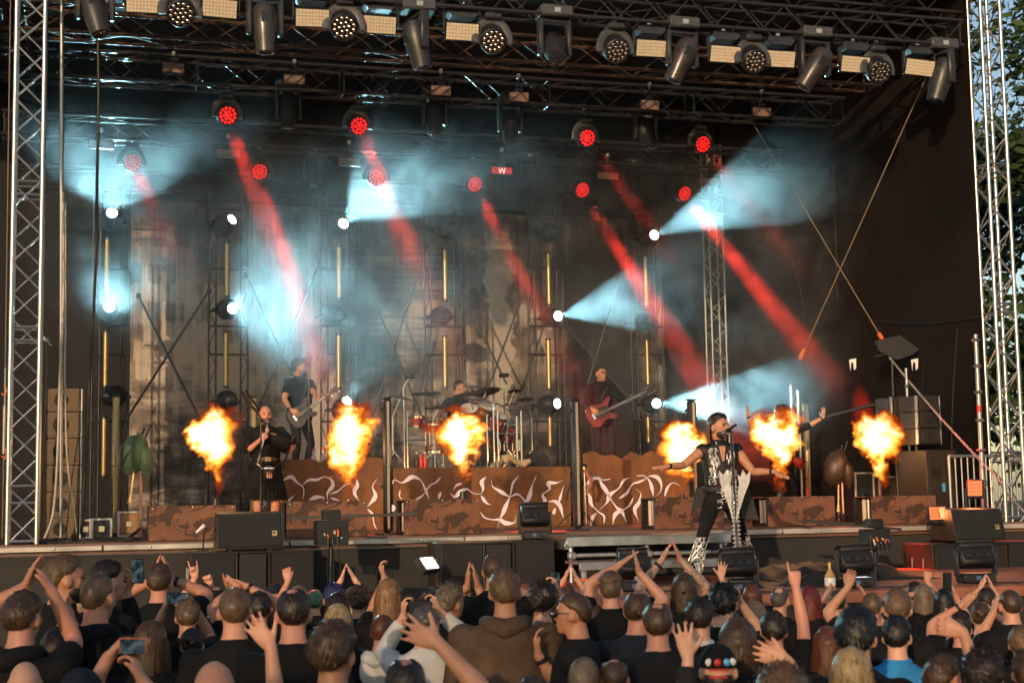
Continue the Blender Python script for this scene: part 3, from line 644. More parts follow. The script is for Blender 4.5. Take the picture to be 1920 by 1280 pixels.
# ------------------------------------------------------------------ flames
FIREK = 10.5
m, nt, b = newmat('burning gas'); nt.nodes.remove(b); FIRE = m
def fire():
    tc = nd(nt, 'ShaderNodeTexCoord'); oi = nd(nt, 'ShaderNodeObjectInfo')
    seed = mathn(nt, 'MULTIPLY', oi.outputs['Random'], 57.0)
    def n4(scale, detail, rough, vec):
        n = nd(nt, 'ShaderNodeTexNoise', noise_dimensions='4D'); n.inputs['Scale'].default_value = scale; n.inputs['Detail'].default_value = detail; n.inputs['Roughness'].default_value = rough
        nt.links.new(seed, n.inputs['W']); nt.links.new(vec, n.inputs['Vector']); return n
    P = tc.outputs['Object']
    big = n4(3.6, 1, .5, P); fine = n4(10.0, 3, .62, P)
    def vm(op, a, b_=None, s=None):
        n = nd(nt, 'ShaderNodeVectorMath', operation=op)
        if a is not None: nt.links.new(a, n.inputs[0]) if not isinstance(a, tuple) else setattr(n.inputs[0], 'default_value', a)
        if b_ is not None: nt.links.new(b_, n.inputs[1]) if not isinstance(b_, tuple) else setattr(n.inputs[1], 'default_value', b_)
        if s is not None: n.inputs['Scale'].default_value = s
        return n.outputs[0]
    w1 = vm('SCALE', vm('SUBTRACT', big.outputs['Color'], (.5, .5, .5)), None, .42)
    w2 = vm('SCALE', vm('SUBTRACT', fine.outputs['Color'], (.5, .5, .5)), None, .29)
    sp = nd(nt, 'ShaderNodeSeparateXYZ'); nt.links.new(P, sp.inputs[0])
    Q = vm('ADD', P, vm('ADD', w1, w2))
    s = nd(nt, 'ShaderNodeSeparateXYZ'); nt.links.new(Q, s.inputs[0])
    fc = nd(nt, 'ShaderNodeFloatCurve'); cv = fc.mapping.curves[0]
    for (x, y) in [(.04, .05), (.18, .12), (.34, .19), (.48, .32), (.62, .44), (.76, .43), (.90, .30)]: cv.points.new(x, y)
    cv.points[0].location = (0, .02); cv.points[-1].location = (1, .0); fc.mapping.update()
    nt.links.new(mathn(nt, 'MULTIPLY', s.outputs[2], .97, clamp=True), fc.inputs[1])
    prof = mathn(nt, 'MULTIPLY', fc.outputs[0], .56)
    rr = mathn(nt, 'SQRT', mathn(nt, 'ADD', mathn(nt, 'MULTIPLY', s.outputs[0], s.outputs[0]), mathn(nt, 'MULTIPLY', s.outputs[1], s.outputs[1])))
    d = mathn(nt, 'SUBTRACT', prof, rr)                                   # >0 inside
    dens = mathn(nt, 'DIVIDE', d, .032, clamp=True)
    # heat: hotter in the middle heights, cooler at the rim and the crown
    heat = mathn(nt, 'ADD', mathn(nt, 'MULTIPLY', d, 8.5), mathn(nt, 'MULTIPLY', mathn(nt, 'SUBTRACT', fine.outputs[0], .5), 1.9))
    heat = mathn(nt, 'SUBTRACT', heat, mathn(nt, 'MULTIPLY', mathn(nt, 'MAXIMUM', mathn(nt, 'SUBTRACT', sp.outputs[2], .74), 0.0), 2.4))
    heat = mathn(nt, 'SUBTRACT', heat, mathn(nt, 'MULTIPLY', mathn(nt, 'MAXIMUM', mathn(nt, 'SUBTRACT', .42, sp.outputs[2]), 0.0), 1.2))
    heat = mathn(nt, 'ADD', heat, -.02)
    rp = ramp(nt, heat, [(0.0, (.45, .05, .003)), (.25, (1, .20, .012)), (.50, (1, .42, .04)), (.75, (1, .68, .16)), (1.0, (1, .92, .62))])
    st = mathn(nt, 'ADD', .55, mathn(nt, 'MULTIPLY', mathn(nt, 'MAXIMUM', heat, 0.0), 3.0))
    ab = nd(nt, 'ShaderNodeVolumeAbsorption'); ab.inputs[0].default_value = (0, 0, 0, 1); nt.links.new(mathn(nt, 'MULTIPLY', dens, 7.0), ab.inputs[1])
    em = nd(nt, 'ShaderNodeEmission'); nt.links.new(rp.outputs[0], em.inputs[0]); nt.links.new(mathn(nt, 'MULTIPLY', mathn(nt, 'MULTIPLY', dens, st), FIREK), em.inputs[1])
    ad = nd(nt, 'ShaderNodeAddShader'); nt.links.new(ab.outputs[0], ad.inputs[0]); nt.links.new(em.outputs[0], ad.inputs[1])
    nt.links.new(ad.outputs[0], nt.nodes['Material Output'].inputs['Volume'])
fire()
FIRE.cycles.volume_step_rate = .11
FLY = 17.75
FL = [(405, 935, 752, 84, 'leftmost flame jet, beside the kilted piper', .0), (652, 940, 748, 92, 'flame jet in front of the guitarist', .1), (868, 922, 760, 92, 'flame jet in front of the drum kit', .25), (1279, 928, 782, 84, 'flame jet right behind the singer\'s outstretched arm', .05), (1462, 925, 762, 86, 'flame jet hiding the chest of the man in the hat', .2), (1652, 930, 762, 76, 'rightmost flame jet, left of the stacked line speakers', .05)]
for k, (x, yb, yt, wpx, lab, lean) in enumerate(FL):
    p = PY(x, yb, FLY); q = PY(x, yt, FLY); H = (q.z - p.z) * .95; 
    prof = [(.05, -.02), (.14, .1), (.20, .3), (.36, .48), (.40, .65), (.38, .82), (.28, 1.0), (.05, 1.1)]
    me = MB().lathe(prof, 14).mesh('flame'); setmats(me, FIRE)
    o = bpy.data.objects.new('flame', me); COL.objects.link(o); tag(o, lab, 'flame', 'flames along the stage front')
    sx = wpx / (FPX / ((p - CAM).dot(FW))) / .43
    o.location = p; o.scale = (sx, sx, H); o.rotation_euler = (0, R(6 * lean * 4), R(60 * k))
    l = bpy.data.lights.new('flame_light', 'POINT'); l.energy = 70; l.color = (1, .42, .12); l.shadow_soft_size = .16
    lo = bpy.data.objects.new('flame_light', l); lo.location = (0, 0, .62); link(lo, o); lo.scale = (1 / sx, 1 / sx, 1 / H)
# ================================================================== things on and around the stage
def paint_mat():
    m, nt, b = newmat('rust brown board with dark brush strokes')
    v = coords(nt, 'Object', (1, 1, 1)); base = noise(nt, 2.2, 5, .6, v)
    rb = ramp(nt, base.outputs[0], [(.3, (.13, .045, .022)), (.7, (.24, .10, .05))])
    def strokes(sc_, rot, th, gate, dist):
        vv = coords(nt, 'Object', sc_, rot); n_ = noise(nt, 1.5, 1.0, .4, vv, dist); g_ = noise(nt, 3.3, 1.0, .5, coords(nt, 'Object', (1, 1, 1.6)))
        k = mathn(nt, 'ABSOLUTE', mathn(nt, 'SUBTRACT', n_.outputs[0], .5)); w_ = mathn(nt, 'MULTIPLY', mathn(nt, 'SUBTRACT', g_.outputs[0], gate), th, clamp=True)
        return mathn(nt, 'DIVIDE', mathn(nt, 'SUBTRACT', w_, k), .02, clamp=True)
    rs = strokes((1.7, 1, 4.2), (0, R(32), 0), .62, .40, 1.6); rs2 = strokes((3.4, 1, 1.5), (0, R(-28), 0), .55, .43, 1.2)
    mx = nd(nt, 'ShaderNodeMix', data_type='RGBA'); mx.inputs[7].default_value = (.035, .014, .008, 1)
    nt.links.new(mathn(nt, 'MULTIPLY', mathn(nt, 'MAXIMUM', rs, rs2), .85), mx.inputs[0]); nt.links.new(rb.outputs[0], mx.inputs[6])
    nt.links.new(mx.outputs[2], b.inputs['Base Color']); b.inputs['Roughness'].default_value = .6
    return m
BOARD = paint_mat()
RUST = pm('rusty iron effect panel', (.20, .076, .02), .6, 0, .5, 3.2, .25, 30, (1, 1, .4), col2=(.075, .028, .010))
LILAC = pm('pale lilac lettering paint', (.86, .76, .88), .5, 0, .12, 6)
STRK_EDGE = pm('black lettering outline', (.02, .012, .01), .6, 0, .2, 9)
WARMTUBE = pm('creamy tube', (.65, .52, .40), .4, 0, .2, 10)
# --- flame boxes along the front edge
BX = [(279, 442, 947, 0), (537, 688, 939, 0), (757, 900, 935, 742), (1226, 1356, 931, 1201), (1438, 1564, 930, 1409), (1633, 1754, 929, 1601)]
BLAB = ['under the leftmost flame', 'below the guitarist', 'in front of the drum riser', 'half hidden behind the singer', 'below the man in the hat', 'rightmost along the stage edge']
for k, (x0, x1, yt, xs) in enumerate(BX):
    yf = 17.1; a = PY(x0, yt, yf); c = PY(x1, yt, yf); zt = (a.z + c.z) / 2; w = c.x - a.x; dp = .42
    t = thing('flame_box', 'rust brown painted flame box %s' % BLAB[k], 'flame box', (a.x + w / 2, yf, STZ), 'flame boxes along the stage front')
    h = zt - STZ - .004; zc_ = STZ + .004 + h / 2
    part('front_panel', MB().box((a.x + w / 2, yf, zc_), (w, .018, h), None, .003), BOARD, t)
    part('top_panel', MB().box((a.x + w / 2, yf + dp / 2 + .011, zt - .009), (w, dp, .018), None, .003), BOARD, t)
    part('back_panel', MB().box((a.x + w / 2, yf + dp + .03, zc_), (w, .018, h), None, .003), SPKBRN, t)
    part('side_panel', MB().box((c.x - .009, yf + dp / 2 + .012, zc_ - .012), (.018, dp - .004, h - .026), None, .003), BOARD, t)
    for yy in (yf + .03, yf + dp): part('frame_post', MB().box((a.x + .02, yy, zc_ - .012), (.035, .035, h - .03), None, .004), BLACKP, t)
    part('floor_rail', MB().box((a.x + .02, yf + dp / 2 + .01, STZ + .03), (.035, dp - .08, .04), None, .004), BLACKP, t)
    for j in range(3): part('gas_tube', MB().tube([(a.x + .07, yf + .1 + j * .1, STZ + .03), (a.x + .07, yf + .1 + j * .1, zt - .04)], .03, 10), WARMTUBE if j % 2 == 0 else STEEL, t)
    for (u, vz) in ((.04, .06), (.96, .06), (.04, .94), (.96, .94), (.5, .97)): part('bolt', MB().lathe([(.009, 0), (.009, .006)], 8, (a.x + w * u, yf - .009, STZ + h * vz), Matrix.Rotation(R(90), 3, 'X')), CHROME, t)
    # nozzle and valve of the burner, behind the board
    fx, fyb = FL[k][0], FL[k][1]; pz = PY(fx, fyb, FLY)
    part('burner', MB().lathe([(.09, STZ + .004), (.09, STZ + .06), (.05, STZ + .1), (.05, pz.z - .06), (.035, pz.z + .01)], 12, (pz.x, pz.y, 0)), BLACKP, t)

# --- risers: decks and painted panels with wavy lettering
RZ = PY(880, 876, 20.5).z
DECK = pm('black riser deck', (.03, .028, .028), .5, 0, .3, 3)
for k, (xa, xb, y1, lab) in enumerate([(520, 722, 23.4, 'riser the guitarist stands on'), (738, 1070, 23.6, 'riser carrying the drum kit'), (1085, 1300, 23.4, 'riser the bass player stands on')]):
    a = PY(xa, 880, 20.55); c = PY(xb, 880, 20.55); zz = RZ - (0 if k == 1 else .07)
    t = thing('riser', 'black ' + lab, 'riser', ((a.x + c.x) / 2, 22, STZ), 'band risers')
    part('deck', MB().box(((a.x + c.x) / 2, (20.56 + y1) / 2, zz - .05), (c.x - a.x, y1 - 20.56, .10), None, .006), DECK, t)
    for x in (a.x + .06, c.x - .06):
        for y in (20.7, y1 - .1): part('leg', MB().tube([(x, y, STZ + .002), (x, y, zz - .1)], .025, 8), ALU_DULL, t)
def jag(x0, x1, z, n, seed, amp=.05):
    q = random.Random(seed); return [(x0 + (x1 - x0) * i / n, z + q.uniform(-amp, amp) + (amp * .6 if i % 2 else -amp * .3)) for i in range(n + 1)]
def cr(pts, n=6):  # catmull-rom through pixel points
    out = []; P = [pts[0]] + list(pts) + [pts[-1]]
    for i in range(1, len(P) - 2):
        p0, p1, p2, p3 = [np.array(q, float) for q in P[i - 1:i + 3]]
        for k in range(n):
            t = k / n; out.append(.5 * ((2 * p1) + (-p0 + p2) * t + (2 * p0 - 5 * p1 + 4 * p2 - p3) * t * t + (-p0 + 3 * p1 - 3 * p2 + p3) * t ** 3))
    out.append(np.array(pts[-1], float)); return out
def stroke(t, pts, org, scl, y, wmax=7.8, seed=0):
    """tapered wavy brush stroke on the panel plane y; pts in enlarged picture units"""
    q = random.Random(seed); P = cr([((p[0] / scl + org[0]), (p[1] / scl + org[1])) for p in pts])
    W3 = [PY(p[0], p[1], y) for p in P]; n = len(W3); L = [0]
    for i in range(1, n): L.append(L[-1] + (W3[i] - W3[i - 1]).length)
    ph = q.uniform(0, 6); fr = q.uniform(5, 8)
    for (grow, dy, mat, nm) in ((.006, .0, STRK_EDGE, 'stroke_outline'), (0, -.004, LILAC, 'letter_stroke')):
        A = []; B = []
        for i in range(n):
            d = W3[min(i + 1, n - 1)] - W3[max(i - 1, 0)]; d.normalize(); nn = Vector((-d.z, 0, d.x))
            u = L[i] / L[-1]; w = (wmax / 134) * (.16 + .84 * min(1, 3.2 * min(u, 1 - u))) * (.68 + .42 * math.sin(ph + fr * L[i] * 2.2)) * .5 + grow
            A.append(W3[i] + nn * w); B.append(W3[i] - nn * w)
        vs = []; 
        for dd in (dy, dy + .003): vs += [p + Vector((0, dd, 0)) for p in A] + [p + Vector((0, dd, 0)) for p in B]
        fs = []
        for i in range(n - 1):
            fs += [(i, i + 1, n + i + 1, n + i), (2 * n + i, 3 * n + i, 3 * n + i + 1, 2 * n + i + 1), (i, 2 * n + i, 2 * n + i + 1, i + 1), (n + i, n + i + 1, 3 * n + i + 1, 3 * n + i)]
        fs += [(0, n, 3 * n, 2 * n), (n - 1, 3 * n - 1, 4 * n - 1, 2 * n - 1)]
        part(nm, MB().add(vs, fs), mat, t, False)
def rpanel(xa, xb, y, ztop, jagged, lab, seed, strokes, org, scl):
    a = PY(xa, 900, y); c = PY(xb, 900, y); w = c.x - a.x
    poly = [(0, STZ + .004), (w, STZ + .004)]
    if jagged: poly += [(p[0], p[1]) for p in jag(0, w, ztop, max(6, int(w / .14)), seed)][::-1]
    else: poly += [(w, ztop), (0, ztop)]
    t = thing('lettered_board', lab, 'panel', (a.x + w / 2, y, STZ), 'rusty riser panels')
    part('board', MB().prism(poly, .02, (a.x, y, 0), (1, 0, 0), (0, 0, 1)), RUST, t, False)
    n = max(1, int(round(w / 1.25)))
    for i in range(n + 1): part('edge_batten', MB().box((a.x + .02 + (w - .04) * i / n, y + .03, (STZ + ztop) / 2 - .05), (.03, .03, ztop - STZ - .2)), WOODBRN, t)
    for i, s in enumerate(strokes): stroke(t, s, org, scl, y - .016, seed=seed * 50 + i)
    return t
LS = [[(455, 865), (480, 845), (520, 830), (555, 865), (595, 895), (603, 935), (597, 975)], [(600, 880), (640, 850), (690, 850), (740, 830), (785, 850), (795, 890), (760, 940), (765, 990)], [(545, 950), (515, 975), (495, 1000)], [(635, 985), (690, 965), (740, 970), (720, 992)], [(775, 945), (830, 925), (870, 890), (915, 872)], [(780, 970), (830, 985), (850, 1000)], [(950, 840), (960, 880), (940, 930), (960, 975), (980, 992)], [(1090, 845), (1060, 895), (1080, 960), (1025, 1030)], [(1028, 1045), (1060, 1080), (1070, 1140), (1088, 1178)], [(440, 985), (465, 1003)], [(330, 985), (345, 1010), (320, 1045)], [(905, 978), (890, 1005), (905, 1040)]]
MS = [[(210, 855), (225, 825), (280, 845), (350, 805), (410, 830), (445, 900), (470, 965)], [(445, 905), (480, 860), (515, 845), (550, 805)], [(445, 910), (410, 945), (370, 965)], [(265, 895), (260, 940), (285, 970)], [(555, 910), (540, 940), (540, 965)], [(870, 805), (840, 840), (850, 890), (830, 930)], [(830, 925), (780, 920), (735, 890), (690, 910), (650, 945), (615, 915)], [(835, 935), (870, 985), (910, 1003)], [(910, 820), (915, 870), (960, 900), (1035, 945)], [(1100, 798), (1060, 850), (1040, 940), (1010, 1010), (990, 1060), (968, 1105), (950, 1168)], [(1045, 945), (1090, 925), (1130, 955), (1155, 990), (1190, 1035), (1245, 1060)], [(1225, 797), (1195, 870), (1180, 930), (1155, 985), (1120, 1020), (1110, 1060)], [(833, 1055), (860, 1090), (910, 1105), (968, 1107), (1010, 1130), (1070, 1125), (1085, 1070)], [(1420, 825), (1370, 845), (1310, 850), (1320, 890), (1270, 930), (1285, 980), (1215, 1030)], [(1420, 865), (1400, 930), (1385, 985)], [(1290, 985), (1350, 975), (1390, 1005), (1410, 1070), (1430, 1130)], [(1360, 1020), (1345, 1070)], [(212, 1000), (216, 1030), (208, 1050)], [(640, 900), (660, 865), (700, 850)]]
RS = [[(380, 820), (410, 820), (445, 840), (450, 870), (490, 930), (520, 985), (560, 1040), (590, 1060), (625, 1150)], [(515, 845), (460, 850), (410, 840), (380, 855), (330, 905)], [(345, 915), (375, 960), (385, 1010), (430, 1060), (470, 1090), (470, 1140)], [(645, 835), (600, 855), (570, 905), (510, 950), (490, 1000), (440, 1050)], [(420, 1070), (390, 1110), (385, 1165)], [(750, 845), (700, 865), (660, 880), (620, 940), (570, 975)], [(685, 825), (740, 825), (780, 870), (800, 960)], [(680, 910), (715, 940), (705, 1000), (675, 1050), (705, 1135)], [(665, 970), (640, 1020), (590, 1055), (545, 1080), (528, 1155)], [(765, 825), (820, 830), (850, 870), (850, 920), (820, 955)], [(980, 890), (930, 870), (895, 900), (875, 960)]]
rpanel(520, 719, 20.5, PY(620, 858, 20.5).z, True, 'jagged rusty panel with lilac lettering below the guitarist', 4, LS, (400, 660), 3.555)
rpanel(737, 1069, 20.5, RZ, False, 'straight topped rusty panel with lilac lettering below the drum kit', 5, MS, (680, 680), 3.765)
rpanel(1094, 1292, 20.5, PY(1180, 852, 20.5).z, True, 'jagged rusty panel with lilac lettering below the bass player', 6, RS, (1000, 660), 3.555)

# --- subwoofers and wedge speakers
def sub(x0, x1, ytop, yf, lab, two=True):
    a = PY(x0, ytop, yf); c = PY(x1, ytop, yf); w = c.x - a.x; zt = a.z; h = .56; d = .72
    t = thing('subwoofer', lab, 'speaker', (a.x + w / 2, yf + d / 2, 0), 'subwoofers in front of the stage')
    for lev in range(2):
        z1 = zt - lev * (h + .006); z0 = z1 - h if lev == 0 else 0.002
        if z1 - z0 < .1: continue
        cz = (z0 + z1) / 2; hh = z1 - z0; n = '' 
        part('cabinet', MB().box((a.x + w / 2, yf + d / 2 + .03, cz), (w, d - .06, hh), None, .008), SPKBRN, t)
        for s in (0, 1):
            gx = a.x + w * (.18 if s == 0 else .82); part('grille', MB().box((gx, yf + .012, cz), (w * .345, .035, hh - .03), None, .006), GRILLE, t)
        part('slot_wall', MB().box((a.x + w * .38, yf + .06, cz), (.02, .1, hh - .04), Matrix.Rotation(R(-25), 3, 'Z'), .002), SPKBRN, t)
        part('slot_wall', MB().box((a.x + w * .62, yf + .06, cz), (.02, .1, hh - .04), Matrix.Rotation(R(25), 3, 'Z'), .002), SPKBRN, t)
        part('slot', MB().box((a.x + w / 2, yf + .006, cz), (w * .2, .012, hh - .06)), RUBBER, t)
        part('rim', MB().box((a.x + w / 2, yf + .01, z1 - .007), (w - .002, .04, .012)), BLACKP, t)
        for yy in (.25, .5):
            hd = part('handle', MB().box((a.x - .002, yf + yy, cz + .05), (.012, .06, .18), None, .004), BLACKP, t)
            part('grip', MB().tube([(a.x - .010, yf + yy, cz - .01), (a.x - .010, yf + yy, cz + .11)], .008, 6), ALU_DULL, hd)
    return t, zt, a, c
_, zL, aL, cL = sub(358, 590, 1036, 15.85, 'black subwoofer with a wedge speaker on top, left below the piper')
_, zM, aM, cM = sub(829, 1041, 1018, 15.85, 'black subwoofer below the drum kit, its left side brown and sunlit')
_, zR, aR, cR = sub(1752, 1965, 1020, 15.85, 'wide subwoofer at the right carrying a wedge speaker')
mbx = PY(1694, 1018, 15.9); 
def wedge(x0, x1, yb, yf, z0, lab, h=.36, d=.5):
    a = PY(x0, yb, yf); c = PY(x1, yb, yf); w = c.x - a.x
    t = thing('wedge_speaker', lab, 'speaker', (a.x + w / 2, yf + .2, z0), 'wedge speakers on the subwoofers')
    z0 += .03
    poly = [(0, 0), (d, .0), (d, .12), (.30, h + .02), (.10, h)]       # y,z outline
    part('cabinet', MB().prism(poly, w, (a.x + w / 2, yf, z0), (0, 1, 0), (0, 0, 1)), SPKBRN, t, False)
    L = math.hypot(.10, h); an = math.atan2(.10, h)
    g = part('grille', MB().box((a.x + w / 2, yf + .05 - .012, z0 + h / 2 + .004), (w - .03, .03, L - .02), Matrix.Rotation(-an, 3, 'X'), .006), GRILLE, t)
    for s in (-1, 1): part('rim', MB().box((a.x + w / 2 + s * (w / 2 - .008), yf + .045 - .014, z0 + h / 2), (.014, .035, L), Matrix.Rotation(-an, 3, 'X')), GREYP, t)
    e = Vector((a.x + w * .87, yf + .05 - .032 + .035 * 0, z0 + h * .42)); e.y = yf + .10 * .42 - .031
    M_ = Matrix.Rotation(-an, 3, 'X')
    part('badge', MB().box(e, (.05, .005, .055), M_), pm('brassy badge', (.6, .45, .2), .4, .5, .1, 5), t)
    part('badge_mark', MB().box(e + Vector((-.004, -.004, .006)), (.022, .003, .022), M_), BLACKP, t)
    for s in (-1, 1): part('foot', MB().box((a.x + w / 2 + s * w * .3, yf + .2, z0 - .015), (.05, .3, .028)), RUBBER, t)
    for zz in (.1, .2): part('hand_hole', MB().box((a.x - .002, yf + .26, z0 + zz), (.01, .12, .05), None, .004), RUBBER, t)
    return t
wedge(408, 531, 1010, 15.95, zL, 'black wedge speaker on the left subwoofer, small square brass badge')
wedge(1790, 1884, 1005, 15.95, zR, 'black wedge speaker at the right, small square badge, brown sunlit side', h=.37, d=.55)

# --- boxes on poles with a long black bar
def pole_box(bx, y0, y1, tx, ty, tw_, zc_, bar, lab):
    w = (bx[1] - bx[0]) / FPX * zc_; c = W((bx[0] + bx[1]) / 2, (y0 + y1) / 2, zc_); h = (y1 - y0) / FPX * zc_
    t = thing('pole_box', lab, 'stage box', (c.x, c.y, 0), 'small boxes on poles at the stage front')
    part('pole', MB().tube([(c.x, c.y, .003), (c.x, c.y, c.z - h / 2)], .022, 10), BLACKP, t)
    for a in range(3):
        d = Vector((math.cos(a * TAU / 3), math.sin(a * TAU / 3), 0)); part('leg', MB().tube([(c.x, c.y, .5), c * 0 + Vector((c.x, c.y, .012)) + d * .42], .014, 6), BLACKP, t)
    bd_ = part('case', MB().box(c, (w, .26, h), None, .008), BLACKP, t)
    part('socket_panel', MB().box(c + Vector((-.02, -.133, -.01)), (w * .62, .006, h * .5), None, .002), RUBBER, bd_)
    q = random.Random(int(bx[0]))
    for j in range(6): part('plug', MB().tube([c + Vector((-.09 + .035 * j, -.135, q.uniform(-.06, .03))), c + Vector((-.09 + .035 * j, -.165, q.uniform(-.07, .02)))], .010, 8), (WARMTUBE, ORANGE, CHROME)[j % 3], t)
    top = W(tx, ty, zc_); part('top_box', MB().box((c.x, c.y, c.z + h / 2 + .06), (tw_ / FPX * zc_, .14, .10), None, .006), BLACKP, t)
    a = W(bar[0], bar[1], zc_); e = W(bar[2], bar[3], zc_); part('long_bar', MB().box((a + e) / 2, ((e - a).length, .035, .03), Matrix.Rotation(math.atan2((e - a).y, (e - a).x), 3, 'Z') @ Matrix.Rotation(-math.atan2((e - a).z, math.hypot((e - a).x, (e - a).y)), 3, 'Y')), RUBBER, t)
    for j in range(3):
        s0 = c + Vector((-.06 + .05 * j, -.16, -.04)); part('cable', MB().tube([s0, s0 + Vector((.0, -.04, -.12)), s0 + Vector((.02 * j, .05, -.3)), Vector((c.x + .03, c.y, .6))], .006, 5), CORDM, t)
    return t
pole_box((591, 650), 975, 1020, 618, 964, 34, 15.6, (540, 971, 780, 963), 'black socket box on a pole with a long bar, beside the left subwoofer')
pole_box((1618, 1662), 991, 1029, 1637, 981, 28, 16.4, (1507, 976, 1690, 992), 'black socket box on a pole with a long bar, below the rightmost flame')

# --- floor lamps seen from behind
def floor_lamp(cx, cy, zc_, wpx, z0, lab, cell=None, face=None, tape=False, grp='floor lamps at the stage front'):
    w = wpx / FPX * zc_; p = W(cx, cy, zc_); p.z = z0
    t = thing('floor_lamp', lab, 'lamp', p, grp)
    X = Matrix.Rotation(R(-8), 3, 'Z') if face is None else Matrix.Rotation(face, 3, 'Z')
    part('base', MB().box(p + Vector((0, 0, .05)), (w * .8, .22, .095), X, .016), BLACKP, t)
    part('display', MB().box(p + X @ Vector((-.02, -.113, .055)), (w * .12, .006, .04), X), pm('dim blue display', (.06, .12, .25), .3, 0, .2, 40), t)
    for s in (-1, 1): part('arm', MB().box(p + X @ Vector((s * w * .47, 0, .19)), (.03, .09, .24), X, .01), GREYP, t)
    c = p + Vector((0, 0, .27)); Y = X @ Matrix.Rotation(R(-32), 3, 'X')
    hd = part('head', MB().box(c, (w * .86, .15, .24), Y, .025), BLACKP, t)
    part('cooling_rib', MB().box(c + Y @ Vector((0, -.085, .07)), (w * .8, .035, .045), Y, .012), GREYP, hd)
    for j in range(3): part('fan', MB().lathe([(.04, 0), (.04, .012), (.02, .016), (.002, .016)], 14, c + Y @ Vector(((j - 1) * w * .25, -.076, -.03)), Y @ Matrix.Rotation(R(90), 3, 'X')), RUBBER, hd)
    part('handle', MB().box(c + Y @ Vector((0, -.02, .125)), (w * .88, .12, .022), Y, .008), GREYP, t)
    part('light_face', MB().box(c + Y @ Vector((0, .078, 0)), (w * .78, .008, .19), Y), cell or CELLDIM, t)
    if tape: part('tape', MB().box(c + Y @ Vector((0, -.03, .138)), (w * .3, .04, .006), Y), pm('yellow tape', (.7, .68, .08), .6, 0, .1, 5), t)
    part('cable', MB().tube([p + Vector((.03, -.12, .05)), p + Vector((.06, -.25, .012)), p + Vector((.3, -.3, .008)), p + Vector((.5, -.1, .008))], .008, 6), CORDM, t)
    return t
floor_lamp(1003, 1000, 16.9, 62, zM + .003, 'black floor lamp with a strip of yellow tape, on the subwoofer by the steps', tape=True)
floor_lamp(1385, 1105, 14.2, 76, THZ + .003, 'black floor lamp seen from behind at the singer\'s feet')
floor_lamp(1188, 1082, 14.6, 66, THZ + .003, 'black floor lamp half hidden by clapping hands, before the steps')
floor_lamp(1605, 1090, 14.6, 76, THZ + .003, 'black floor lamp beside the bottle on the red deck')
floor_lamp(1830, 1083, 15.0, 80, THZ + .003, 'black floor lamp in front of the right subwoofer')
def face_lamp(px, py, zc_, z0, w, h, aim, glow, lab, on=0, col=(1, 1, 1)):
    p = W(px, py, zc_)
    t = thing('panel_floor_lamp', lab, 'lamp', (p.x, p.y, z0), 'lit floor lamps')
    aim = Vector(aim).normalized(); F = frame(p, aim, Vector((0, 0, 1)).cross(aim))
    part('body', MB(F).box((0, 0, -.04), (w + .04, h + .04, .08), None, .012), GREYP, t)
    mb = MB(F)
    for i in range(6):
        for j in range(4): mb.box((-w / 2 + (i + .5) * w / 6, -h / 2 + (j + .5) * h / 4, .003), (w / 6 * .9, h / 4 * .9, .008))
    part('light_face', mb, glow, t, False)
    part('base', MB().box((p.x, p.y, z0 + .035), (w * .9, .2, .066), None, .012), BLACKP, t)
    ax = Vector((0, 0, 1)).cross(aim).normalized()
    for s in (-1, 1): part('arm', MB().tube([(p.x + ax.x * s * (w / 2 + .03), p.y + ax.y * s * (w / 2 + .03), z0 + .05), p + ax * (s * (w / 2 + .03))], .018, 6), GREYP, t)
    if on: lamp(t, 'AREA', p + aim * .03, aim, on, col, shape='RECTANGLE', size=w, size_y=h)
    return t
face_lamp(1828, 915, 18.6, STZ + .004, .17, .19, (-.7, -.75, .2), ORNG_ON, 'tilted floor lamp glowing orange by the right railing', 6, (1, .3, .1))
face_lamp(1757, 962, 18.3, STZ + .004, .18, .16, (-.3, -.9, .25), ORNG_ON, 'low floor lamp glowing orange beside the rightmost flame box', 5, (1, .3, .1))
face_lamp(805, 1055, 15.6, 1.28, .24, .14, (.55, -.55, .6), emit('cool white cells', (.85, .92, 1), 4), 'tilted floor lamp glowing white left of the middle subwoofer', 8, (.9, .95, 1))
face_lamp(1610, 1034, 15.2, THZ + .003, .13, .09, (.0, -.8, .6), emit('cool white cells', (.85, .92, 1), 4), 'small white glowing lamp below the right socket box', 3, (.9, .95, 1))
# stand below the white lamp in the pit
t = solo('pit_case', MB().box((W(805, 1055, 15.6).x, W(805, 1055, 15.6).y + .05, .64), (.5, .4, 1.275), None, .012), BLACKP, 'black case standing in the pit under the white glowing lamp', 'case')
for gx, off in ((230, 0),):
    p = PY(232, 888, 22.0); 

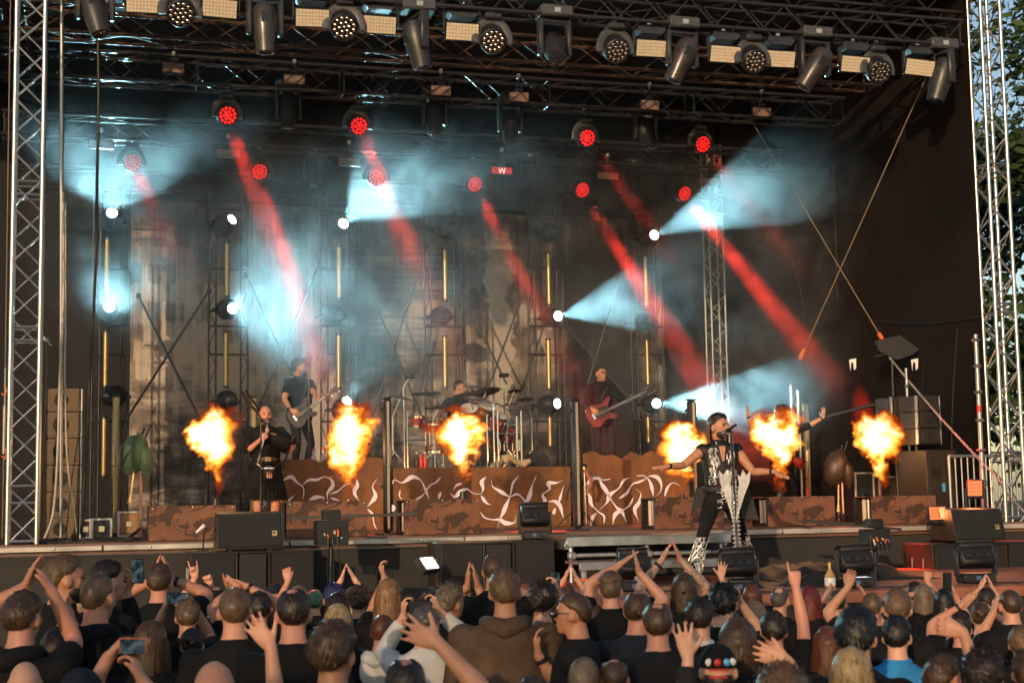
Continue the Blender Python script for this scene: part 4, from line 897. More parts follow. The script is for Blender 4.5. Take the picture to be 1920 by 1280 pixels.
# --- aluminium step platform between stage and thrust
def steps():
    yf = 15.55; a = PY(1060, 1003, yf); c = PY(1368, 1001, yf); zt = (a.z + c.z) / 2
    t = thing('step_platform', 'aluminium step platform leading from the stage down to the red deck', 'platform', ((a.x + c.x) / 2, yf, THZ))
    w = c.x - a.x; x = (a.x + c.x) / 2; y1 = FRONT - .06
    part('deck', MB().box((x, (yf + y1) / 2, zt - .02), (w, y1 - yf, .035)), STAGEFLOOR, t)
    part('front_beam', MB().box((x, yf - .02, zt - .055), (w, .045, .105), None, .006), ALU, t)
    for s in (-1, 1): part('side_beam', MB().box((x + s * (w / 2 - .03), (yf + y1) / 2 + .02, zt - .092), (.045, y1 - yf - .05, .1), None, .006), ALU, t)
    for i in range(3):
        xx = a.x + .08 + (w - .16) * i / 2
        part('leg', MB().tube([(xx, yf + .06, THZ + .003), (xx, yf + .06, zt - .11)], .026, 10), ALU_DULL, t)
    zp = PY(1200, 1038, yf).z
    part('cross_pipe', MB().tube([(a.x + .05, yf + .02, zp), (c.x - .05, yf + .02, zp)], .026, 10), ALU_DULL, t)
    for i in range(3): part('coupler', MB().box((a.x + .08 + (w - .16) * i / 2, yf + .03, zp), (.09, .09, .085), None, .015), STEEL, t)
    y2 = 15.0; zs = PY(1200, 1050, y2).z; x0 = PY(1085, 1050, y2).x; x1 = PY(1400, 1050, y2).x; xm = (x0 + x1) / 2
    part('step_deck', MB().box((xm, (y2 + yf) / 2 - .03, zs - .015), (x1 - x0, yf - y2 - .1, .03)), STAGEFLOOR, t)
    part('step_beam', MB().box((xm, y2 - .02, zs - .045), (x1 - x0, .04, .085), None, .005), ALU, t)
    for i in range(4): 
        xx = x0 + .07 + (x1 - x0 - .14) * i / 3; part('step_leg', MB().box((xx, y2 + .05, (THZ + .003 + zs - .09) / 2), (.05, .05, zs - .09 - THZ - .003), None, .006), ALU_DULL, t)
    part('foot_tape', MB().box((x0 + .05, y2 + .03, THZ + .06), (.16, .11, .03)), ORANGE, t)
steps()
# --- crumpled black cloth on the thrust
def cloth(x0, x1, y0, y1, h, seed, lab):
    q = random.Random(seed); nx, ny = 46, 22; vs = []; fs = []
    from mathutils import noise as mn
    for j in range(ny + 1):
        for i in range(nx + 1):
            u, v = i / nx, j / ny; e = min(1, 6 * min(u, 1 - u, v, 1 - v))
            p = Vector((x0 + (x1 - x0) * u, y0 + (y1 - y0) * v, 0)); s = Vector((seed * 3.1, 0, 0))
            k = mn.fractal((p + s) * 1.9, .9, 2.0, 4) * .5 + .5; r_ = abs(mn.noise((p + s) * Vector((1, 1, 1)) * 3.3))
            p.x += .06 * mn.noise(p * 2.7 + s); p.y += .08 * mn.noise(p * 2.1 - s)
            p.z = THZ + .006 + e * h * max(.05, (.25 + .75 * k) * (1 - .55 * r_) * math.sin(math.pi * min(1, .15 + v)) ** .4 * (0.5 + .5 * math.sin(math.pi * u)))
            vs.append(p)
    for j in range(ny):
        for i in range(nx): a = j * (nx + 1) + i; fs.append((a, a + 1, a + nx + 2, a + nx + 1))
    n0 = len(vs); vs += [Vector((p.x, p.y, THZ + .003)) for p in vs]
    def ring(): return [i for i in range(nx)] + [nx + j * (nx + 1) for j in range(ny)] + [ny * (nx + 1) + nx - i for i in range(nx)] + [(ny - j) * (nx + 1) for j in range(ny)]
    rg = ring()
    for k in range(len(rg)): a, b_ = rg[k], rg[(k + 1) % len(rg)]; fs.append((a, n0 + a, n0 + b_, b_))
    solo('black_cloth', MB().add(vs, fs), pm('black tarpaulin sheet', (.012, .012, .013), .5, 0, .4, 3, .2, 30), lab, 'cloth', 'black cloths on the red deck', ang=0)
p = PZ(1400, 1085, THZ); q_ = PZ(1660, 1085, THZ)
cloth(p.x, q_.x + .5, 14.2, 16.3, .26, 2, 'large crumpled black sheet on the red deck right of the singer')
p = PZ(1425, 1094, THZ); cloth(p.x, p.x + .62, 13.55, 14.0, .2, 5, 'small bunched black cloth beside the lamp at the singer\'s feet')
p = PZ(1318, 1098, THZ); cloth(p.x, p.x + .38, 13.7, 14.25, .26, 8, 'bunched black cloth behind the singer\'s left boot')
# bottle on the deck
p = PZ(1557, 1104, THZ); GLASSB = pm('amber bottle glass', (.45, .28, .08), .1, 0, .3, 12, spec=.8)
t = thing('bottle', 'squat clear brown bottle with white label on the red deck', 'bottle', p)
part('glass', MB().lathe([(.045, .004), (.052, .02), (.052, .12), (.035, .16), (.016, .19), (.016, .23)], 14, p), GLASSB, t)
part('label', MB().lathe([(.0535, .035), (.0535, .11)], 14, p, caps=False), WHITEP, t); part('cap', MB().lathe([(.018, .23), (.018, .255)], 10, p), pm('gold cap', (.7, .5, .15), .3, .8, .1, 5), t)

# --- tube lamps standing upright on stage
LEDSTRIP = None
def led_mat():
    m, nt, b = newmat('dotted led strip'); v = coords(nt, 'Object', (1, 1, 1)); w = nd(nt, 'ShaderNodeTexWave', bands_direction='Z'); w.inputs['Scale'].default_value = 16
    nt.links.new(v, w.inputs[0]); rp = ramp(nt, w.outputs[1], [(.35, (.10, .08, .06)), (.6, (.62, .5, .36))]); nt.links.new(rp.outputs[0], b.inputs['Base Color']); b.inputs['Roughness'].default_value = .35; return m
LEDSTRIP = led_mat()
for k, (x, yt, yb, wpx, lab, gold) in enumerate([(215, 742, 1000, 14, 'upright tube lamp in painted sunlight gold at the left behind the flight case', 1), (475, 745, 985, 12, 'upright tube lamp behind the bald piper', 1), (727, 748, 1002, 15, 'dark upright tube lamp left of the drum riser', 0), (1083, 750, 994, 15, 'dark upright tube lamp left of the bass player', 0), (1303, 751, 985, 16, 'dark upright tube lamp behind the singer and flame', 0), (1518, 756, 975, 11, 'upright tube lamp right of the man in the hat', 1)]):
    p = PZ(x, yb, STZ); p.z = STZ + .004
    if p.y > 20.2: p = PY(x, yb, 20.2); p.z = STZ + .004
    q = PY(x, yt, p.y); zc_ = (p - CAM).dot(FW); r_ = wpx / 2 / FPX * zc_
    t = thing('upright_tube', lab, 'tube lamp', p, 'tube lamps standing on the stage')
    part('base', MB().lathe([(.16, 0), (.16, .012), (.05, .02)], 18, p), BLACKP, t)
    part('housing', MB().box((p.x, p.y, (p.z + .02 + q.z) / 2), (2 * r_, 2 * r_, q.z - p.z - .02), None, r_ * .5), TUBE_SUNLIT if gold else GREYP, t)
    part('led_strip', MB().box((p.x + .005, p.y - r_ - .002, (p.z + q.z) / 2 + .02), (r_ * .62, .005, q.z - p.z - .1)), LEDSTRIP, t)
    part('end_cap', MB().box((p.x, p.y, q.z + .012), (2.1 * r_, 2.1 * r_, .024), None, .006), BLACKP, t)
    for zz in (.35, .92): part('bracket', MB().box((p.x - r_ - .015, p.y, p.z + (q.z - p.z) * zz), (.03, .05, .04)), BLACKP, t)
    part('joint_band', MB().box((p.x, p.y, (p.z + q.z) / 2), (2.1 * r_, 2.1 * r_, .012)), RUBBER, t)

# --- line array speakers
def line_box(t, c, w, h, d, X):
    b_ = part('cabinet', MB().prism([(-w / 2, -h / 2), (w / 2, -h / 2), (w / 2 * .96, h / 2), (-w / 2 * .96, h / 2)], d, c, X @ Vector((1, 0, 0)), (0, 0, 1)), SPKBRN, t, False)
    part('grille', MB().box(c + X @ Vector((0, -d / 2 - .006, 0)), (w * .93, .012, h * .88), X, .004), pm('brown grille', (.026, .017, .011), .7, 0, .2, 50, .3, 250), b_)
    part('horn_slot', MB().lathe([(h * .3, 0), (h * .3, .01)], 18, c + X @ Vector((0, -d / 2 - .012, 0)), X @ Matrix.Rotation(R(90), 3, 'X')), GRILLE, b_)
    part('horn_bar', MB().box(c + X @ Vector((0, -d / 2 - .026, 0)), (h * .56, .008, .018), X), SPKBRN, b_)
    for s in (-1, 1): part('rigging_bar', MB().box(c + X @ Vector((s * (w / 2 + .02), -d / 2 + .04, 0)), (.022, .05, h * 1.02), X, .004), STEEL, b_)
def array(px0, px1, pys, zc_, rot, lab, grp, z0=None, group='line speaker stacks'):
    X = Matrix.Rotation(rot, 3, 'Z'); w = (px1 - px0) / FPX * zc_ / abs(math.cos(rot)) * .98
    base = W((px0 + px1) / 2, pys[-1], zc_)
    t = thing('line_array', lab, 'speaker', base, group)
    for k in range(len(pys) - 1):
        c = W((px0 + px1) / 2, (pys[k] + pys[k + 1]) / 2, zc_); c.x, c.y = base.x, base.y; h = (pys[k + 1] - pys[k]) / FPX * zc_ * .95
        line_box(t, c, w, h, .42, X)
    return t
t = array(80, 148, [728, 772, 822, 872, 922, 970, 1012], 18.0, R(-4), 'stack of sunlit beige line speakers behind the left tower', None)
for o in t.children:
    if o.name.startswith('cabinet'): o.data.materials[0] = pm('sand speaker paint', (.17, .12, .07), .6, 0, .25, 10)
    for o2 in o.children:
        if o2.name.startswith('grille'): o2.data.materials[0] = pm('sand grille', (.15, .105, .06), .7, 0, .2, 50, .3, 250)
# right hand stack: three line speakers on a column over two subwoofers
t = array(1703, 1750, [742, 772, 804, 834], 20.0, R(8), 'three brown line speakers stacked at the right above subwoofers', None)
rb = root_loc(t); top = W(1726, 742, 20.0)
rod('column', (rb.x, rb.y + .1, STZ + .004), (rb.x, rb.y + .1, rb.z + .05), .03, BLACKP, t)
t2 = array(1657, 1703, [744, 790, 836], 20.6, R(8), 'dark line speakers behind the three brown ones at the right', None)
rb2 = root_loc(t2); rod('column', (rb2.x, rb2.y, STZ + .004), (rb2.x, rb2.y, rb2.z), .03, BLACKP, t2)
def bigsub(px0, px1, y0, y1, zc_, lab):
    c = W((px0 + px1) / 2, (y0 + y1) / 2, zc_); w = (px1 - px0) / FPX * zc_; zt = W(px0, y0, zc_).z
    t = thing('stage_subwoofer', lab, 'speaker', (c.x, c.y, STZ), 'upright subwoofers at the right')
    hh = zt - STZ - .004; X = Matrix.Rotation(R(8), 3, 'Z'); cz = STZ + .004 + hh / 2
    part('cabinet', MB().box((c.x, c.y, cz), (w, .6, hh), X, .01), SPKBRN, t)
    for s in (-1, 1): part('grille', MB().box(Vector((c.x, c.y, cz)) + X @ Vector((s * w * .24, -.306, hh * .02)), (w * .42, .012, hh * .9), X, .006), pm('brown grille', (.026, .017, .011), .7, 0, .2, 50, .3, 250), t)
    for s in (-1, 1): part('port', MB().lathe([(w * .14, 0), (w * .14, .012)], 16, Vector((c.x, c.y, cz)) + X @ Vector((s * w * .24, -.311, hh * .18)), X @ Matrix.Rotation(R(90), 3, 'X')), RUBBER, t)
    part('blue_tag', MB().box(Vector((c.x, c.y, cz)) + X @ Vector((0, -.318, -.02)), (.05, .006, .11), X), pm('blue tag', (.1, .4, .75), .5, 0, .1, 5), t)
bigsub(1704, 1775, 845, 960, 20.0, 'tall brown subwoofer with a blue tag under the right line speakers')
# cases behind
def case(px0, px1, y0, zc_, dpt, lab, mat, z0=None, grp='flight cases'):
    c = W((px0 + px1) / 2, y0, zc_); w = (px1 - px0) / FPX * zc_; zt = c.z; zb = (STZ if z0 is None else z0) + .004; h = zt - zb
    t = thing('flight_case', lab, 'case', (c.x, c.y + dpt / 2, zb), grp)
    part('shell', MB().box((c.x, c.y + dpt / 2, zb + h / 2), (w, dpt, h), None, .006), mat, t)
    for sx in (-1, 1):
        for sy in (0, 1): part('corner_rail', MB().box((c.x + sx * (w / 2 - .008), c.y + sy * dpt, zb + h / 2), (.03, .03, h + .006), None, .004), ALU_DULL, t)
    for zz in (zb + .012, zb + h - .012): part('edge_rail', MB().box((c.x, c.y - .004, zz), (w - .032, .022, .026), None, .003), ALU_DULL, t)
    part('latch', MB().box((c.x, c.y - .008, zb + h * .5), (.07, .012, .07), None, .003), CHROME, t)
    return t
case(172, 209, 971, 17.6, .45, 'open grey flight case with black front on the left stage edge', BLACKP)
case(150, 171, 973, 18.0, .4, 'small dark case beside the open flight case', GREYP)
case(222, 262, 958, 18.9, .5, 'brown case behind the green bagpipe stand', WOODBRN)
case(1600, 1640, 885, 21.0, .5, 'dark equipment case behind the rightmost flame box', BLACKP)
case(1645, 1700, 892, 21.0, .6, 'brown cabinet behind the rightmost flame', SPKBRN)

# --- bagpipe standing on a holder (left, green) and one in the back (right, dark)
GREENBAG = pm('dark green velvet', (.03, .075, .035), .6, 0, .4, 5, .2, 30, sheen=.3)
def pipe_stand(px, ytop, ybot, zc_, bagmat, lab, s=1.0):
    p = W(px, ybot, zc_); p.z = STZ + .004; top = W(px, ytop, zc_)
    t = thing('bagpipe_on_stand', lab, 'bagpipe', p, 'bagpipes resting on stands')
    H = top.z - p.z
    part('stand_pole', MB().tube([p, (p.x, p.y, p.z + H * .75)], .018, 8), pm('copper pole', (.5, .28, .18), .4, .6, .3, 8), t)
    for a in range(3): part('stand_foot', MB().tube([(p.x, p.y, p.z + .12), (p.x + .25 * math.cos(a * 2.1), p.y + .25 * math.sin(a * 2.1), p.z + .01)], .014, 6), BLACKP, t)
    b_ = Vector((p.x - .06 * s, p.y, p.z + H * .80)); rt = Matrix.Rotation(R(12), 3, 'Y')
    mb = MB(); mb.tube([b_ + rt @ Vector((0, 0, -.28 * s)), b_ + rt @ Vector((-.03 * s, 0, -.18 * s)), b_ + rt @ Vector((-.03, 0, 0)), b_ + rt @ Vector((0, 0, .15 * s)), b_ + rt @ Vector((.03, 0, .23 * s))], [.05 * s, .14 * s, .17 * s, .13 * s, .04 * s], 16); mb.tube([b_ + Vector((.02, -.03, .10)), b_ + Vector((.10 * s, -.05, -.02)), b_ + Vector((.13 * s, -.05, -.20 * s)), b_ + Vector((.15 * s, -.04, -.30 * s))], [.05 * s, .10 * s, .08 * s, .02], 12)
    part('bag', mb, bagmat, t, ang=60)
    for j, dx in enumerate((-.05, .0, .05)): part('drone', MB().tube([b_ + Vector((dx, 0, .05)), b_ + Vector((dx * 1.5 + .1, .02, .25 * s + .05 * j))], [.012, .016], 8), RUBBER, t)
    part('chanter', MB().tube([b_ + Vector((-.02, -.05, -.2 * s)), b_ + Vector((-.06, -.1, -.5 * s)), b_ + Vector((-.07, -.11, -.62 * s))], [.012, .016, .035], 10), pm('brass horn', (.55, .38, .18), .35, .8, .2, 8), t)
    return t
pipe_stand(263, 808, 1006, 18.1, GREENBAG, 'green bagpipe resting on a copper stand at the left')
pipe_stand(1582, 848, 985, 20.5, pm('dark brown leather', (.04, .022, .015), .45, 0, .3, 8), 'dark brown bagpipe on a stand right of the man in the hat')

# --- rails, poles, straps, chains, cables
def pole(name, lab, a, b_, r_, mat, grp=None, collars=(), band=None):
    t = thing(name, lab, 'pole', b_ if Vector(b_).z < Vector(a).z else a, grp)
    rod('pipe', a, b_, r_, mat, t, 12); A = Vector(a); B = Vector(b_)
    for f in collars: q = A.lerp(B, f); part('collar', MB().lathe([(r_ * 1.5, -.02), (r_ * 2.1, 0), (r_ * 1.5, .02)], 12, q), mat, t)
    if band is not None: q = A.lerp(B, band); part('red_band', MB().lathe([(r_ * 1.06, -.045), (r_ * 1.06, .045)], 12, q), REDP, t)
    return t
zz = 19.4
a = W(1829, 627, zz); b_ = W(1838, 900, zz); b_.x, b_.y, b_.z = a.x, a.y, STZ + .004
pole('scaffold_pole', 'tall scaffold pole with collars and a red band near the right tower', a, b_, .03, STEEL, 'scaffold poles at the right', (.03, .17, .31, .46, .62, .8), .40)
for k, (x, yt, lab) in enumerate([(1484, 722, 'thin upright pole behind the man in the hat'), (1497, 732, 'second thin upright pole behind the man in the hat'), (1699, 690, 'upright pole with collar above the right line speakers'), (1716, 690, 'upright pole right of the collared pole above the line speakers')]):
    a = W(x, yt, 21.5); b_ = Vector((a.x, a.y, STZ + .004)); pole('scaffold_pole', lab, a, b_, .022, STEEL, 'scaffold poles at the right', (.12,) if k == 2 else ())
a = W(1530, 786, 21.7); b_ = W(1705, 741, 21.7); pole('rail_pipe', 'sloping pipe behind the hat man and rightmost flame', a, b_, .022, GREYP)
# railing at the right
def railing():
    y = 17.2; a = PY(1779, 855, y); c = PY(1915, 853, y); t = thing('railing', 'grey tubular crowd railing by the right tower', 'railing', (a.x, y, STZ))
    rod('top_rail', (a.x, y, a.z), (c.x, y, a.z), .022, STEEL, t); rod('bottom_rail', (a.x, y, STZ + .06), (c.x, y, STZ + .06), .02, STEEL, t)
    n = 13
    for i in range(n): x = a.x + (c.x - a.x) * i / (n - 1); rod('bar', (x, y, STZ + .06), (x, y, a.z), .011 if 0 < i < n - 1 else .02, STEEL, t)
    for x in (a.x, c.x): rod('foot', (x, y - .2, STZ + .012), (x, y + .2, STZ + .012), .012, STEEL, t); rod('foot_post', (x, y, STZ + .01), (x, y, STZ + .07), .018, STEEL, t)
railing()
def strap(lab, a, b_, ratchet=True):
    t = thing('lashing_strap', lab, 'strap', b_, 'crossed lashing straps'); d = (Vector(b_) - Vector(a)).normalized()
    rod('webbing', a, b_, .009, STRAP, t, 6)
    if ratchet: F = frame(b_, d, (0, 1, 0)); part('ratchet', MB(F).box((0, 0, .08), (.06, .05, .18), None, .012), ORANGE, t); part('ratchet_handle', MB(F).box((.04, 0, .13), (.02, .05, .12), None, .005), CHROME, t)
strap('long sand coloured strap running down left across the right side of the stage', W(1738, 142, 20.5), W(1508, 655, 22.0))
strap('sand coloured strap running down right, crossing the longer one', W(1415, 236, 23.2), W(1648, 625, 22.0))
def chain(lab, a, b_, n, sag, mat, rr=.016):
    t = thing('chain', lab, 'chain', b_, 'chains'); a = Vector(a); b_ = Vector(b_)
    for i in range(n):
        u = (i + .5) / n; q = a.lerp(b_, u) - Vector((0, 0, sag * 4 * u * (1 - u))); d = (b_ - a).normalized(); F = frame(q, d, (1, 0, 0) if i % 2 else (0, 1, 0.2))
        L = (b_ - a).length / n * .62
        pts = [F @ Vector((rr * math.cos(t_), 0, L * math.sin(t_))) for t_ in [TAU * j / 10 for j in range(11)]]
        part('chain_link', MB().tube(pts, .0055, 5, False), mat, t)
chain('steel chain running from the line speakers down to the orange lamp at the right', W(1668, 670, 20.3), W(1880, 905, 18.7), 60, .05, STEEL)
# ratchet line at the far left edge
t = thing('ratchet_line', 'vertical lashing with orange hooks at the far left edge', 'strap', W(6, 900, 16.9)); 
rod('webbing', W(20, -10, 16.9), W(10, 690, 16.9), .008, STRAP, t, 6); rod('turnbuckle', W(9, 760, 16.9), W(7, 850, 16.9), .018, TRIM, t, 8)
for y in (735, 852): part('hook', MB().tube([W(9, y - 12, 16.9), W(13, y - 4, 16.9), W(9, y + 8, 16.9), W(4, y + 2, 16.9)], .014, 6), ORANGE, t)
rod('lower_webbing', W(7, 860, 16.9), W(4, 1010, 16.9), .008, STRAP, t, 6); rod('link', W(10, 690, 16.9), W(9, 760, 16.9), .012, STEEL, t, 6)
# pipes and cables beside the left tower
pole('upright_pipe', 'thin grey upright pipe just right of the left tower', W(116, -30, 17.6), Vector((W(116, 900, 17.6).x, W(116, 900, 17.6).y, STZ + .004)), .022, STEEL)
def cable(lab, pts, zc_, r_, mat, grp='hanging cables at the left'):
    P = [W(x, y, zc_) for x, y in cr(pts, 5)]; P[-1].z = max(P[-1].z, STZ + r_ + .003)
    solo('hanging_cable', MB().tube(P, r_, 6), mat, lab, 'cable', grp, ang=0)
cable('long black cable hanging from the left dark lamp to the stage floor', [(184, 70), (185, 200), (182, 330), (180, 480), (172, 640), (166, 760), (160, 880), (152, 1000)], 17.5, .017, CORDM)
cable('pale cable swinging from the left tower to the floor', [(118, 360), (119, 560), (112, 720), (108, 850), (100, 960), (82, 1012)], 17.35, .016, TRIM)
cable('thin pale cable right of the pale swinging cable', [(123, 380), (123, 600), (122, 720), (126, 860), (138, 950), (144, 1000)], 17.45, .011, TRIM)
cable('grey cable drooping from the clamp on the left tower', [(84, 635), (88, 660), (87, 760), (78, 900), (76, 1005)], 17.3, .009, CORDM)
part_ = thing('tower_clamp', 'small grey clamp fixed to the left tower', 'clamp', W(84, 635, 16.85)); part('jaw', MB().box(W(83, 636, 16.85), (.1, .08, .06), Matrix.Rotation(R(30), 3, 'Y'), .012), STEEL, part_); part('bolt', MB().tube([W(83, 636, 16.85), W(97, 648, 16.85)], .012, 6), STEEL, part_)
# clutter of cables on the floor at the left, one heap
mb = MB(); q = random.Random(4)
for k in range(22):
    p = Vector((W(110, 1010, 17.7).x + q.uniform(-.6, .9), 17.4 + q.uniform(-.3, .7), STZ + .012)); a0 = q.uniform(0, 6)
    pts = [p + Vector((.25 * math.sin(a0 + i * .9) * q.uniform(.5, 1), .12 * math.cos(a0 + i * 1.1), .012 * (i % 3))) for i in range(8)]; mb.tube(pts, .009, 5)
tag(part('cable_heap', mb, CORDM, None), 'heap of black cables on the stage floor behind the left tower', 'cables', kind='stuff')
# monitor arm and dark stand with draped cover in the right background
zz = 21.2
t = thing('cover_stand', 'dark stand with a black cover hanging from it above the right speakers', 'stand', (W(1665, 700, zz).x, W(1665, 700, zz).y, STZ))
rod('post', (W(1672, 700, zz).x, W(1672, 700, zz).y, STZ + .004), W(1672, 660, zz), .02, BLACKP, t); rod('arm', W(1640, 668, zz), W(1722, 655, zz), .018, BLACKP, t)
part('cover', MB().prism([(0, .22), (.35, .30), (.62, .1), (.5, .02), (.3, -.05), (.05, .08)], .12, W(1640, 668, zz), RT, UP), RUBBER, t, False)
for x in (1708, 1592): part('pale_label', MB().prism([(0, .12), (.1, .14), (.1, 0), (.07, -.03), (.06, .08), (.03, .08), (.02, -.04)], .01, W(x, 690, zz), RT, UP), WHITEP, t, False)
# small monitor lamp and things on the drum riser
p = W(1010, 855, 22.0)
t = thing('small_monitor', 'small black monitor speaker at the right end of the drum riser', 'speaker', (p.x, p.y, RZ)); part('cabinet', MB().prism([(-.16, 0), (.16, 0), (.16, .12), (.06, .24), (-.13, .2)], .3, (p.x, 21.2, RZ + .004), (1, 0, 0), (0, 0, 1)), BLACKP, t, False); part('grille', MB().box((p.x, 21.2 - .155, RZ + .1), (.26, .012, .14)), GRILLE, t)
p = PY(945, 872, 20.75)
HORNM = pm('pale driftwood', (.5, .38, .22), .7, 0, .4, 9, .3, 30)
solo('driftwood', MB().tube([(p.x, 20.75, RZ + .10), (p.x + .08, 20.72, RZ + .15), (p.x + .17, 20.75, RZ + .08), (p.x + .3, 20.78, RZ + .05), (p.x + .40, 20.75, RZ + .10)], [.085, .05, .04, .06, .03], 9), HORNM, 'pale curved piece of driftwood lying on the drum riser front', 'driftwood')
q = random.Random(9)
def small_bottle(p, lab, c1, c2, s=1.0):
    t = thing('small_bottle', lab, 'bottle', p, 'drink bottles on the risers'); part('body', MB().lathe([(.03 * s, .0), (.033 * s, .02), (.033 * s, .13 * s), (.014 * s, .18 * s), (.014 * s, .22 * s)], 10, p), c1, t); part('cap', MB().lathe([(.016 * s, .22 * s), (.016 * s, .24 * s)], 8, p), c2, t)
CLEARB = pm('pale water bottle', (.5, .5, .52), .15, 0, .2, 20); BRNB = pm('brown beer bottle', (.05, .022, .01), .12, 0, .3, 9)
zj = PY(620, 858, 20.5).z
for x, lab, m1, m2 in ((588, 'water bottle with red cap left of the second flame', CLEARB, REDP), (606, 'water bottle with red cap right of its twin below the guitarist', CLEARB, REDP)):
    p = PY(x, 862, 20.75); p.z = RZ - .07 + .003; small_bottle(p, lab, m1, m2, 1.5)
for x, lab, m1, m2 in ((781, 'brown bottle on the drum riser', BRNB, WHITEP), (790, 'red bottle beside the brown bottle on the drum riser', REDP, BLACKP), (797, 'short red bottle nearest the floor tom', REDP, WHITEP)):
    p = PY(x, 872, 20.8); p.z = RZ + .003; small_bottle(p, lab, m1, m2, .95)
# tripod stand with instrument cradle in front of the drum riser
p = PZ(1040, 985, STZ); p = Vector((p.x, 20.0, STZ + .004)); top = PY(1040, 872, 20.0)
t = thing('instrument_stand', 'black tripod instrument stand in front of the drum riser', 'stand', p)
H = top.z - p.z
part('post', MB().tube([p + Vector((0, 0, .1)), p + Vector((0, 0, H))], .014, 8), BLACKP, t); part('side_post', MB().tube([p + Vector((.12, 0, .02)), p + Vector((.1, 0, H * .97))], .011, 8), CHROME, t)
for a in range(3): part('leg', MB().tube([p + Vector((0, 0, .3)), p + Vector((.3 * math.cos(a * 2.1 + .4), .3 * math.sin(a * 2.1 + .4), .012))], .011, 6), BLACKP, t)
part('arm', MB().tube([p + Vector((0, 0, H * .98)), p + Vector((-.06, -.02, H * .9)), p + Vector((-.16, -.04, H * .55)), p + Vector((-.18, -.05, H * .42))], [.02, .016, .013, .01], 7), BLACKP, t)
part('cradle', MB().tube([p + Vector((-.08, -.03, H)), p + Vector((0, -.08, H + .02)), p + Vector((.12, -.06, H - .01))], .018, 7), BLACKP, t)
part('strap', MB().tube([p + Vector((.1, -.02, H * .93)), p + Vector((.19, -.05, H * .72)), p + Vector((.12, -.05, H * .55))], [(.03, .008)] * 3, 6), pm('red brown leather', (.22, .06, .03), .5, 0, .3, 9), t)
# white microphone on a short stand at the left subwoofer
t = thing('floor_microphone', 'short microphone with white body on the left subwoofer edge', 'microphone', W(380, 1014, 15.9))
p0 = W(380, 1020, 15.9); p0.z = zL + .004
part('base', MB().lathe([(.06, 0), (.06, .012), (.02, .02)], 14, p0), RUBBER, t); part('arm', MB().tube([p0, W(383, 1000, 15.9), W(388, 988, 15.9)], .008, 6), RUBBER, t); part('body', MB().tube([W(368, 998, 15.9), W(384, 984, 15.9)], [.014, .024], 10), WHITEP, t)

